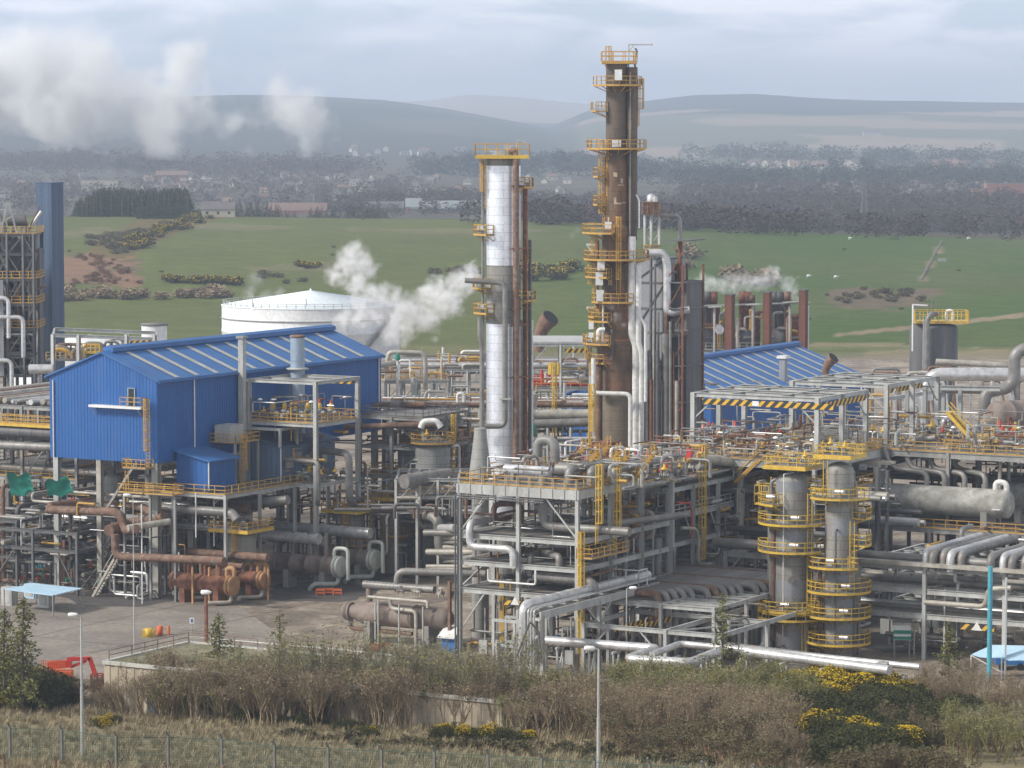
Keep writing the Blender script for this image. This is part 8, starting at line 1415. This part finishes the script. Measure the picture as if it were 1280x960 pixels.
 # hoist frame between columns
 t, X, Z = pad('hoist_frame', 'pale steel hoist frame with a striped beam seen between the two tall columns', 500, 664, 738, [431, 486], 14, 486, n=2); t.part('height_bar', MB().beam((X(706), 499.5, Z(438)), (X(738), 499.5, Z(438)), .12, .6), 'hazard'); t.part('roof_plate', MB().hull([(X(662), 500), (X(742), 500), (X(742), 514), (X(662), 514)], Z(429), Z(427)), 'steel_light'); clutter('under the hoist frame between the columns', X, Z, 664, 738, 486, 500, 12, 34, 3.5, ('pale_pipe', 'white_pipe', 'grey_pipe', 'yellow_bright', 'rust', 'red'))
 for px in (688, 697): one('post', MB().beam(D(px, 468, 498), D(px, 454, 498), .55), 'yellow_bright', 'thick yellow post on the hoist deck between the columns', 'post', 'yellow posts between the columns')
 pipe([D(667, 492, 460), D(664, 512, 460), D(672, 518, 460), D(736, 518, 460)], .7, 'pale_pipe', 'thick pale pipe curving low between the two tall columns', n=16, bands=2.4, bend=2); pipe([D(668, 530, 458), D(735, 528, 458)], .6, 'grey_pipe', 'thick grey pipe low between the two tall columns', n=14, bands=2.4)
 one('pump', MB().lathe(D(665, 546, 440), [(.5, 0), (.6, .4), (.5, 1.6), (.2, 2)], 14), 'green_valve', 'bright green motor right of the silver column foot', 'motor')
 # grey vessels left of silver column
 for px, hw, yt, Y, lab in ((541, 22, 553, 447, 'broad dark grey vessel with white arched pipe on top, left of the silver column'), (510, 13, 552, 458, 'narrower grey vessel left of the broad dark one'), (588, 18, 549, 462, 'grey vessel half hidden behind the slim pipe of the silver column')):
  v = D(px, 600, Y); v.z = 0; k = Y / Fp; z_ = D(px, yt, Y).z; s, c = vvessel('vessel', lab, v, hw * k, .5, z_ - 1, 'grey_vessel'); ringdeck(s, v, .3, hw * k + .6, z_ + .1, 0, 360, mat='yellow'); valves(4, ac(v)[0] - 1, ac(v)[0] + 1, ac(v)[1] - 1, ac(v)[1] + 1, z_ + .1, 'on top of the grey vessels by the silver column', 'valves on the grey vessels', ('pale', 'actuator', 'wheel'))
  if px == 541: s.part('manhole', MB().tube(v + V((-.6, -hw * k - .1, z_ * .45)), v + V((-.6, -hw * k + .2, z_ * .45)), .4, 14), 'black'); pb = MB().pipe([D(526, 535, Y - 2), D(529, 527, Y - 2), D(546, 526, Y - 2), D(551, 534, Y - 2)], .42, 12, bands=.5); s.part('arched_pipe', pb, 'white_pipe')
 pipe([D(505, 602, 430), D(560, 594, 436)], .95, 'grey_pipe', 'very thick grey pipe with clamps left of the conical stack', n=18, bands=1.4)
 t, X, Z = pad('pipe_rack', 'grey rack in front of the grey vessels left of the silver column', 432, 495, 600, [600, 622, 640], 12, 622, n=4); clutter('left of the conical stack', X, Z, 495, 600, 640, 424, 14, 40, 4.5, ('grey_pipe', 'dark_pipe', 'pale_pipe', 'silver_pipe', 'rust_pipe'))
 # ringed small vessel by the structure (left edge)
 v = W(566, 720, 0); v = v + V((1, 0, 0)); k = v.y / Fp; s, c = vvessel('vessel', 'slim grey vessel with two yellow ring decks just left of the central structure', v, 11 * k, .5, D(566, 640, v.y).z, 'grey_vessel'); ringdeck(s, v, 11 * k, 11 * k + 2, D(566, 683, v.y).z, -230, 20, mat='yellow_bright'); a, c = ac(v); zt = D(566, 634, v.y).z; deck(s, a - 2.4, a + 2, c - 2.4, c + 2, zt, 'yellow', 'abcd', sp=1, edge='yellow_bright'); s.part('davit', MB().beam(L(a - 2, c - 1.5, zt), L(a - 2, c - 1.5, zt + 3), .14).beam(L(a - 2, c - 1.5, zt + 3), L(a - 2, c + .8, zt + 3), .14), 'white')
 for i in range(10): pipe([D(rp.uniform(520, 560), 660 + i * 6, 425), D(rp.uniform(565, 600), 660 + i * 6, 422)], rp.uniform(.2, .5), rp.choice(['grey_pipe', 'silver_pipe', 'pale_pipe']), 'pipe crossing behind the slim ringed vessel', 'pipes behind the slim ringed vessel', 10, 2)
back_area()
# ================= foreground: flat roofed building, lamps, fence, scrub
def fg_building():
 z = 5.0; P = [W(130, 826, z), W(240, 802, z)]; a0, c0 = ac(P[0]); a1 = ac(P[1])[0]; c1 = ac(W(740, 842, z))[1]
 t = T('flat_roof_building', 'long beige flat roofed building with a mossy roof half hidden by shrubs', 'building', L(a0, c0, 0)); w = MB(); zb = -.5
 ribwall(w, L(a0, c0), L(a0, c1), zb, lambda f: z - .4, 1.0, .08, -A); t.part('front_wall', w, 'render_beige'); [t.part('end_wall', (lambda w: (ribwall(w, L(a0, cc), L(a1, cc), zb, lambda f: z - .4, 4, .03, nn), w)[1])(MB()), 'render_beige') for cc, nn in ((c1, C), (c0, -C))]; w = MB(); ribwall(w, L(a1, c0), L(a1, c1), zb, lambda f: z - .4, 4, .03, A); t.part('rear_wall', w, 'render_beige')
 t.part('roof', MB().box(a0, a1, c0, c1, z - .4, z - .12), 'roof_moss'); k = MB()
 for p, q in ((L(a0, c0), L(a0, c1)), (L(a0, c1), L(a1, c1)), (L(a1, c1), L(a1, c0)), (L(a1, c0), L(a0, c0))): k.beam(p + UP * (z - .15), q + UP * (z - .15), .45, .35)
 t.part('parapet', k, 'kerb'); r = MB(); r.rail([L(a0 + .6, c0 + .2, z), L(a0 + 4.5, c0 + .2, z), L(a0 + 9, c0 + .2, z), L(a1 - .3, c0 + .2, z), L(a1 - .3, c0 + 9, z)], 1.0, sp=2.8, r=.035); t.part('railing', r, 'rust_pipe')
 for px, py, w_, h in ((197, 857, 1.3, 1.2), (195, 882, 1.1, 1.1)): v = onA(px, py, a0 - .1); a, c = ac(v); t.part('window', MB().box(a0 - .16, a0 - .1, c - w_, c + w_, v.z - h / 2 - .2, v.z + h / 2 + .2), 'screen')
 v = onA(685, 878, a0 - 1); p = V((v.x, v.y, tz(v.x, v.y)));
fg_building()
def fg_things():
 def lamp(px, ptop, pb, lab, p=None, head=-1, r=.11, pale=True):
  p = p or G(px, pb); h = D(px, ptop, p.y).z - p.z; t = T('street_lamp', lab, 'street lamp', p); t.part('pole', MB().tube(p, p + UP * h * .5, r * 1.4, 10, r * 1.25).tube(p + UP * h * .5, p + UP * h, r, 10, r * .7), 'steel_light' if pale else 'steel'); t.part('bracket', MB().tube(p + UP * h, p + UP * (h + .1) + V((head * .5, 0, 0)), .06, 6), 'steel'); t.part('lamp_head', MB().lathe(p + UP * (h + .0) + V((head * .25, 0, .1)), [(.05, 0), (.18, .15), (.2, .7), (.12, .85)], 10, (head, 0, 0)), 'lamp_head')
 lamp(103, 770, 948, 'tall slim street lamp at the left before the scrub', head=-1); lamp(748, 812, 985, 'tall street lamp rising from the lower picture edge near the middle'); lamp(168, 620, 812, 'tall thin white mast before the rusty exchangers', W(168, 812, 0), r=.07)
 lamp(783, 736, 840, 'slim lamp standing before the elbowed pipes', W(783, 845, 0), 1, .08);
 p = W(258, 800, 5); p = W(258, 815, 0); t = T('camera_post', 'rust brown post with a white camera head behind the flat roof', 'post', p); t.part('post', MB().beam(p, p + UP * 6.5, .3), 'rust'); t.part('camera_head', MB().lathe(p + UP * 6.8 - V((.6, 0, 0)), [(.1, 0), (.28, .1), (.28, .8), (.1, 1.2)], 10, (1, 0, 0)), 'lamp_head')
 p = W(240, 790, 0); t = T('sign', 'small blue and white sign on a post by the flat roof', 'sign', p); t.part('post', MB().beam(p, p + UP * 1.4, .08), 'steel'); t.part('plate', MB().hull([(p.x - .28, p.y - .08), (p.x + .28, p.y - .08), (p.x + .28, p.y - .04), (p.x - .28, p.y - .04)], 1.0, 1.7), 'white'); t.part('symbol', MB().hull([(p.x - .12, p.y - .1), (p.x + .12, p.y - .1), (p.x + .12, p.y - .085), (p.x - .12, p.y - .085)], 1.15, 1.55), 'blue_paint')
 p = W(685, 880, 2); q = T('bollard_light', 'grey post with a small amber beacon among the shrubs', 'beacon', V((p.x, p.y, tz(p.x, p.y)))); q.part('post', MB().beam(V((p.x, p.y, tz(p.x, p.y))), p + UP * 2, .25), 'steel'); q.part('beacon', MB().lathe(p + UP * 1.2 - V((.9, 0, 0)), [(.15, 0), (.2, .1), (.1, .35)], 10), 'orange')
 # red access lift
 z = .3; P = lambda px, py: D(px, py, 352); t = T('boom_lift', 'red folding boom lift parked left of the flat roofed building', 'access platform', P(90, 840)); m = MB()
 m.beam(P(60, 832), P(90, 829), .55, .8); m.beam(P(84, 824), P(113, 823), .35, .4); m.beam(P(112, 822), P(120, 846), .35, .45); m.beam(P(88, 834), P(108, 826), .2, .3); t.part('boom', m, 'red'); b = MB(); b.rail([P(117, 850) + V((-.3, 0, -1)), P(127, 850) + V((0, 0, -1)), P(127, 850) + V((0, 1.2, -1)), P(117, 850) + V((-.3, 1.2, -1))], 1.5, True, .7, .05); b.hull([(P(117, 850).x, 352), (P(127, 850).x, 352), (P(127, 850).x, 353.2), (P(117, 850).x, 353.2)], P(117, 850).z - 1, P(117, 850).z - .5); t.part('basket', b, 'red'); b = MB(); b.hull([(P(58, 836).x, 351.3), (P(90, 836).x, 351.3), (P(90, 836).x, 353.2), (P(58, 836).x, 353.2)], .7, 1.9); t.part('chassis', b, 'orange'); b = MB(); [b.tube((P(x, 840).x, 351.1, .45), (P(x, 840).x, 351.6, .45), .45, 14) for x in (63, 85)]; t.part('wheel', b, 'black')
 t = T('netting', 'orange plastic safety netting beside the boom lift', 'netting', P(70, 830)); b = MB();
 for i in range(12): b.beam(P(54 + i * 2.6, 823) + V((0, -1.5, 0)), P(54 + i * 2.6, 838) + V((0, -1.5, 0)), .05)
 for j in range(6): b.beam(P(54, 823 + j * 3) + V((0, -1.5, 0)), P(84, 823 + j * 3) + V((0, -1.5, 0)), .05)
 t.part('mesh', b, 'orange')
 # security fence: posts along a line descending to the right
 tops = [(-54, 893), (12, 900), (77, 903), (145, 911), (210, 911), (277, 914), (343, 922), (410, 925), (477, 928), (543, 930), (610, 933), (677, 938), (743, 941), (812, 945), (880, 949), (945, 953), (1012, 957), (1080, 962)]; H = 3.3; pts = []
 for px, py in tops:       # find the distance at which a 2.9 m post has its top here
  d = ray(px, py + 3); d = d / d.y; y = 200
  while y < 330 and (CAM + d * y).z - tz(d.x * y, y) > H: y += .5
  pts.append(V((d.x * y, y, tz(d.x * y, y))))
 ln = 'mesh_green'
 for i, p in enumerate(pts):
  b = MB(); b.beam(p, p + UP * 2.9, .19); b.beam(p + UP * 2.9, p + UP * 3.35 + V((-.18, -.2, 0)), .15); one('fence_post', b, 'post_grey', 'grey concrete security fence post with a cranked top in the foreground line', 'fence post', 'security fence posts', p)
 for i, (p, q) in enumerate(zip(pts, pts[1:])):
  b = MB(); n = 11;
  for k in range(30): u = p.lerp(q, k / 30); b.beam(u + UP * .05, u + UP * 2.8, .017)
  for k in range(14): b.beam(p + UP * (.05 + k * .21), q + UP * (.05 + k * .21), .017)
  b.beam(p + UP * 2.8, q + UP * 2.8, .04); b.beam(p + UP * 2.95 + V((-.08, -.1, 0)), q + UP * 2.95 + V((-.08, -.1, 0)), .014); b.beam(p + UP * 3.2 + V((-.14, -.18, 0)), q + UP * 3.2 + V((-.14, -.18, 0)), .014); b.beam(p + UP * 1.3, q + UP * 1.3, .02)
  one('fence_mesh', b, ln, 'green wire mesh panel of the security fence between two grey posts', 'fence panel', 'security fence panels', p)
 for px, py in ((5, 943), (69, 946), (137, 950), (207, 953), (281, 958)):
  d = ray(px, py); d = d / d.y; y = 180
  while y < 300 and (CAM + d * y).z - tz(d.x * y, y) > 1.9: y += .5
  p = V((d.x * y, y, tz(d.x * y, y))); b = MB(); b.beam(p, p + UP * 1.6, .16); b.beam(p + UP * 1.6, p + UP * 1.95 + V((-.12, -.1, 0)), .16); one('fence_post', b, 'rust_pipe', 'rust brown stub post of the nearer wire line at the lower left', 'fence post', 'rusty stub posts', p)
fg_things()
def grow(mb, lf, p, d, ln, r, depth, rnd, spread=.55, leafn=0, leafs=.12, upb=.25, seg=2, fl=None):
 for k in range(seg):
  q = p + d * (ln / seg); mb.sweep([p, q], [r, r * .8], 3, False); p = q; r *= .8; d = (d + V((rnd.uniform(-1, 1), rnd.uniform(-1, 1), rnd.uniform(-.5, .8))) * .13).normalized()
 if depth == 0:
  for _ in range(leafn): leaf(lf, p - d * rnd.random() * ln + V((rnd.uniform(-1, 1), rnd.uniform(-1, 1), rnd.uniform(-1, 1))) * .12, leafs * rnd.uniform(.6, 1.3), rnd)
  return
 n = 3 if depth > 1 else 4
 for _ in range(n):
  e = (d + V((rnd.uniform(-1, 1), rnd.uniform(-1, 1), rnd.uniform(-.6, 1) + upb)) * spread).normalized(); grow(mb, lf, p - d * rnd.random() * ln * .35, e, ln * rnd.uniform(.6, .85), r * .72, depth - 1, rnd, spread, leafn, leafs, upb, seg, fl)
def scrub():
 r = random.Random(17); protos = {}
 def bare(nm, h, twig, lf, nst, depth, leafn, leafs, spread=.5, cat='shrub', lfrac=1, tw=.05):
  t = T(nm, 'x', cat, (0, 0, 0)); m = MB(); f = MB()
  for i in range(nst): g = r.random() * 6.28; grow(m, f, V((math.cos(g) * .5, math.sin(g) * .5, -.15)), V((math.cos(g) * r.uniform(.1, .55), math.sin(g) * r.uniform(.1, .55), 1)).normalized(), h * .34, tw, depth, r, spread, leafn, leafs)
  t.part('stems', m, twig); t.part('foliage', f, lf); return t.o
 def gorse(nm, w, h, n, flow):
  t = T(nm, 'x', 'shrub', (0, 0, 0)); m = MB(); f = MB(); g = MB()
  for i in range(16):
   an = r.random() * 6.28; rr = r.random() ** .5; c = V((math.cos(an) * w * .62 * rr, math.sin(an) * w * .62 * rr, h * r.uniform(.35, .78) * (1 - .4 * rr))); m.sweep([V((c.x * .2, c.y * .2, -.1)), c], [.06, .03], 3, False); blob_leaves(f, c, w * .34, h * .28, n // 7, .085, r)
   if r.random() < flow:
    for _ in range(n // 14): d = V((r.gauss(0, 1), r.gauss(0, 1), abs(r.gauss(0, 1)) + .1)).normalized(); leaf(g, c + V((d.x * w * .34, d.y * w * .34, d.z * h * .3)), .075, r)
  t.part('stems', m, 'bark'); t.part('foliage', f, 'gorse_green');
  if g.v: t.part('flowers', g, 'gorse_flower')
  return t.o
 B = [bare('bare_shrub', 3.8, 'twig_brown', 'twig_brown', 6, 4, 1, .06, tw=.068) for _ in range(3)]; RB = [bare('bare_shrub', 2.8, 'twig_red', 'bramble', 7, 4, 1, .1, .7) for _ in range(2)]; OL = [bare('budding_shrub', 4.4, 'twig_olive', 'twig_olive', 5, 4, 2, .08, .42, tw=.06) for _ in range(2)]; GR = [bare('bare_tree', 6.0, 'twig_grey', 'twig_olive', 4, 4, 1, .08, .42, 'tree', tw=.085) for _ in range(2)]; BR = [bare('bramble', 1.6, 'twig_brown', 'bramble', 10, 2, 5, .13, .8) for _ in range(2)]
 GO = [gorse('gorse_bush', 2.2, 2.4, 2600, .55) for _ in range(2)] + [gorse('gorse_bush', 2.2, 2.4, 2600, .12) for _ in range(2)]; DG = [gorse('evergreen_bush', 2.2, 2.6, 2600, 0) for _ in range(2)]
 def larch(h, dens):
  t = T('larch_tree', 'x', 'tree', (0, 0, 0)); m = MB(); f = MB(); m.sweep([V((0, 0, 0)), V((.1, 0, h * .5)), V((0, .1, h))], [.16, .1, .02], 6)
  n = int(46 * dens)
  for i in range(n):
   z = h * (.1 + .88 * i / n); ln = ((1 - i / n) ** .8 * h * .32 + .3) * r.uniform(.45, 1.15); g = i * 2.4 + r.random() * 2; d = V((math.cos(g), math.sin(g), r.uniform(-.1, .45))).normalized(); p = V((0, 0, z)); q = p + d * ln * r.uniform(.7, 1.1) - UP * ln * .08; m.sweep([p, q], [.035, .01], 3, False)
   for _ in range(int(44 * ln / (h * .2) + 4)): s = r.random(); c = p.lerp(q, .15 + .85 * s) + V((r.uniform(-.2, .2), r.uniform(-.2, .2), r.uniform(-.35, .1))) * (1.2); leaf(f, c, .12, r, .9)
  t.part('trunk', m, 'bark'); t.part('crown', f, 'larch_leaf'); return t.o
 LA = larch(9, 1.3), larch(11, 1.0)
 def at(px, py): return G(px, py)
 def row(P, pts, n, s0, s1, label, group, jit=(10, 4), zs=1.0):
  for i in range(n):
   t = (i + r.random()) / n * (len(pts) - 1); k = min(int(t), len(pts) - 2); f = t - k; a, b = pts[k], pts[k + 1]; g = at(a[0] + (b[0] - a[0]) * f + r.uniform(-1, 1) * jit[0], a[1] + (b[1] - a[1]) * f + r.uniform(-1, 1) * jit[1]); s = r.uniform(s0, s1); put(r.choice(P), USED, g - UP * .1, (s, s, s * r.uniform(.8, 1.15) * zs), r.random() * 6.28, label, group)
 # belt in front of the flat roofed building, and over the slope at the right
 row(B, [(170, 893), (400, 905), (640, 912)], 60, 1.2, 1.9, 'bare brown twiggy shrub in the belt before the flat roofed building', 'bare shrubs before the flat roof', (14, 6))
 row(GR, [(185, 888), (250, 892)], 6, 1.0, 1.3, 'bare grey green many stemmed tree before the beige wall', 'bare trees before the beige wall', (20, 3)); row(GR, [(290, 900), (640, 912)], 42, 1.2, 1.8, 'bare pale stemmed tree in the middle of the shrub belt', 'bare trees in the shrub belt', (16, 3))
 row(OL, [(210, 898), (480, 906), (760, 915)], 24, 1.0, 1.6, 'olive budding shrub in the belt before the plant', 'olive shrubs in the belt', (16, 6))
 row(DG, [(300, 905), (400, 912), (470, 916)], 9, .5, .85, 'low dark evergreen bush at the foot of the shrub belt', 'evergreen bushes in the belt', (14, 3)); row(GO[2:], [(440, 920), (480, 924)], 2, .5, .7, 'low yellow flowering gorse just behind the fence', 'gorse behind the fence', (20, 3)); row(GO[2:], [(520, 925), (600, 928), (690, 935)], 5, .7, 1.0, 'green gorse with few flowers behind the fence', 'green gorse behind the fence', (14, 3))
 row(B, [(640, 912), (820, 920), (980, 935)], 60, 1.2, 1.8, 'bare brown twiggy shrub on the slope right of the tall lamp', 'bare shrubs on the right slope', (16, 12)); row(OL, [(700, 903), (850, 900), (1000, 903)], 40, 1.0, 1.5, 'olive budding shrub on the slope right of the tall lamp', 'olive shrubs on the right slope', (16, 10))
 row(RB, [(760, 930), (880, 935), (970, 960)], 44, 1.0, 1.5, 'reddish brown bramble thicket on the right slope', 'reddish thickets on the right slope', (20, 20)); row(RB, [(1120, 930), (1200, 935), (1280, 930)], 30, .9, 1.4, 'reddish brown thicket high on the right slope', 'upper reddish thickets', (20, 16))
 row(GO[:2], [(1000, 890), (1060, 884), (1140, 888)], 30, 1.3, 1.9, 'bright yellow flowering gorse bush on the right slope', 'flowering gorse on the right slope', (14, 8)); row(GO[2:] + DG, [(1000, 925), (1060, 940), (1130, 950), (1040, 965)], 34, 1.2, 1.8, 'yellow speckled gorse lower on the right slope', 'lower gorse on the right slope', (16, 12))
 row(DG, [(1000, 905), (1100, 915), (1200, 920)], 34, 1.2, 1.8, 'dark evergreen bush between the gorse on the right slope', 'evergreen bushes on the right slope', (20, 14)); row(DG, [(930, 880), (1010, 885)], 6, .7, .9, 'dark green bush left of the flowering gorse', 'dark bushes left of the gorse', (12, 6))
 row(B, [(1150, 890), (1300, 895)], 30, .9, 1.4, 'bare brown shrub at the right picture edge', 'bare shrubs at the right edge', (12, 14)); row(GR, [(1215, 950), (1300, 955)], 5, .9, 1.2, 'pale stemmed bare tree at the lower right corner', 'pale trees at the lower right', (10, 6)); row(OL, [(1170, 940), (1300, 950)], 12, .8, 1.1, 'olive shrub at the lower right corner', 'olive shrubs at the lower right', (16, 12))
 row(BR, [(900, 985), (980, 990), (1300, 990)], 20, .8, 1.3, 'low bramble clump at the lower right edge', 'brambles at the lower edge', (20, 10)); row(BR, [(340, 925), (700, 945), (900, 960)], 40, .8, 1.3, 'low bramble clump along the foot of the fence', 'brambles along the fence', (20, 4))
 row(B, [(930, 940), (970, 955)], 10, .8, 1.2, 'bare brown shrub above the end of the fence', 'bare shrubs at the fence end', (20, 16))
 row(RB, [(1050, 978), (1120, 985), (1200, 985)], 12, 1.0, 1.4, 'reddish thicket at the lower edge beneath the gorse', 'thickets beneath the gorse'); row(B, [(190, 898), (330, 905), (500, 912)], 34, 1.3, 1.9, 'tall bare brown shrub close before the beige wall', 'tall bare shrubs before the beige wall')
 # left clump
 row(DG, [(-10, 872), (40, 880), (75, 886)], 16, 1.2, 1.8, 'dark green bush in the clump at the left edge', 'dark bushes at the left edge', (10, 8)); row(B, [(60, 880), (130, 888), (150, 893)], 14, .7, 1.0, 'small bare shrub beside the left dark clump', 'small bare shrubs at left', (10, 5)); row(GO[:2], [(2, 885)], 1, .8, .8, 'yellow gorse at the very left edge', None) if False else put(GO[0], USED, at(2, 888), (.7, .7, .7), 1, 'yellow flowering gorse at the very left edge', None)
 put(GO[1], USED, at(128, 912), (.62, .62, .6), 2, 'round yellow gorse bush alone on the dry grass right of the lamp', None); put(GO[2], USED, at(142, 909), (.55, .55, .6), 3, 'green gorse bush beside the round yellow one', None)
 for P_, px, py, s, lab in ((LA[0], 30, 890, 1.35, 'feathery olive larch at the left edge'), (LA[0], 274, 890, 1.15, 'slender larch standing before the flat roof at left'), (LA[1], 300, 895, .7, 'small larch beside the slender one'), (LA[1], 350, 897, .98, 'thin pointed larch before the open yard'), (LA[1], 902, 885, 1.1, 'pointed larch standing before the silver pipe'), (LA[0], 1186, 880, .95, 'small larch before the lower right rack'), (LA[0], 6, 885, 1.15, 'second feathery larch at the left edge'), (LA[0], 1080, 884, .4, 'tiny larch in the gorse')):
  put(P_, USED, at(px, py), (s, s, s), r.random() * 6, lab, None)
 # tufts of dry grass
 def tuft():
  m = MB();
  for _ in range(26): g = r.random() * 6.28; b = V((math.cos(g) * r.random() * .4, math.sin(g) * r.random() * .4, 0)); tp = b + V((math.cos(g) * .25, math.sin(g) * .25, r.uniform(.3, .65))); s = V((-math.sin(g), math.cos(g), 0)) * .03; m.add([b - s, b + s, tp], [(0, 1, 2)])
  return m
 mb = MB(); tv = [tuft() for _ in range(3)]
 for i in range(5200):
  px, py = r.uniform(-60, 1100), r.uniform(890, 985); g = at(px, py); q = tv[i % 3]; s = r.uniform(.7, 1.6); mb.add([(x * s + g.x, y * s + g.y, z * s + g.z) for x, y, z in q.v], q.f)
 tag(one('grass', mb, 'dry_grass', 'pale dry grass tufts on the foreground slope', 'grass', loc=(0, 0, 0)), kind='stuff')
scrub()
def fill():
 """thin secondary pipes, conduits and drops that thread every rack and deck"""
 r = random.Random(77); ax = (A, C, UP)
 for a0, a1, c0, c1, z0, z1, n in ((1, 22, .5, 15, .3, 19, 170), (23, 60, 3, 14.5, .3, 19.5, 230), (1, 24, 1, 20, 20, 22.5, 70), (22, 46, 3, 14, 20, 22, 40), (5, 32, 15, 32, .3, 6.5, 60), (20, 35, -100, -58, .3, 12, 130), (34, 60, -104, -78, 7, 21, 60), (50, 62, -60, -42, .3, 12.5, 110), (28, 50, -62, -54, 9, 12.6, 30), (62, 78, -54, -40, .3, 20, 150), (42, 56, -57, -47, 13, 24, 36), (36, 56, 12, 30, .3, 18, 100), (38, 58, 4, 24, 20.5, 23, 90), (58, 78, 10, 44, 20.5, 23.5, 80), (66, 84, 24, 60, 8, 19.5, 110), (27, 60, 36, 66, .3, 11.5, 130), (60, 100, -45, -5, .3, 14, 160), (95, 175, -60, -8, 4, 18, 160)):
  for _ in range(n):
   p = L(r.uniform(a0, a1), r.uniform(c0, c1), r.uniform(z0, z1)); pts = [p]; k = r.randrange(3)
   for _ in range(r.randint(1, 4)):
    d = r.uniform(.8, 5) * r.choice((-1, 1)); q = pts[-1] + ax[k] * d; a, c = ac(q)
    q = L(min(a1, max(a0, a)), min(c1, max(c0, c)), min(z1, max(z0, q.z)))
    if (q - pts[-1]).length > .3: pts.append(q)
    k = (k + r.randint(1, 2)) % 3
   if len(pts) > 1: pipe(pts, r.choice((.06, .08, .1, .14, .2)), r.choice(('grey_pipe', 'pale_pipe', 'steel', 'steel_light', 'dark_pipe', 'rust', 'rust_pipe', 'silver_pipe', 'yellow', 'grey_pipe')), 'x', 'fill', 5, low=True)
fill(); flush_pipes(); flush_valves()
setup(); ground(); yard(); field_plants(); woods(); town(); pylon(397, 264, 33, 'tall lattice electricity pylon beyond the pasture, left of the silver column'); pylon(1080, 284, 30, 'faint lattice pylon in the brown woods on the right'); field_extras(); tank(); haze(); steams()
for o in list(bpy.data.objects):
 if o.get('label') == 'x' or (o.parent is None and o.type == 'EMPTY' and o.name not in USED and o.get('label') == 'x'):
  for c in list(o.children): bpy.data.objects.remove(c)
  bpy.data.objects.remove(o)
for o in bpy.data.objects:
 if o.parent is not None:
  for k in ('category', 'group'):
   if k in o: del o[k]
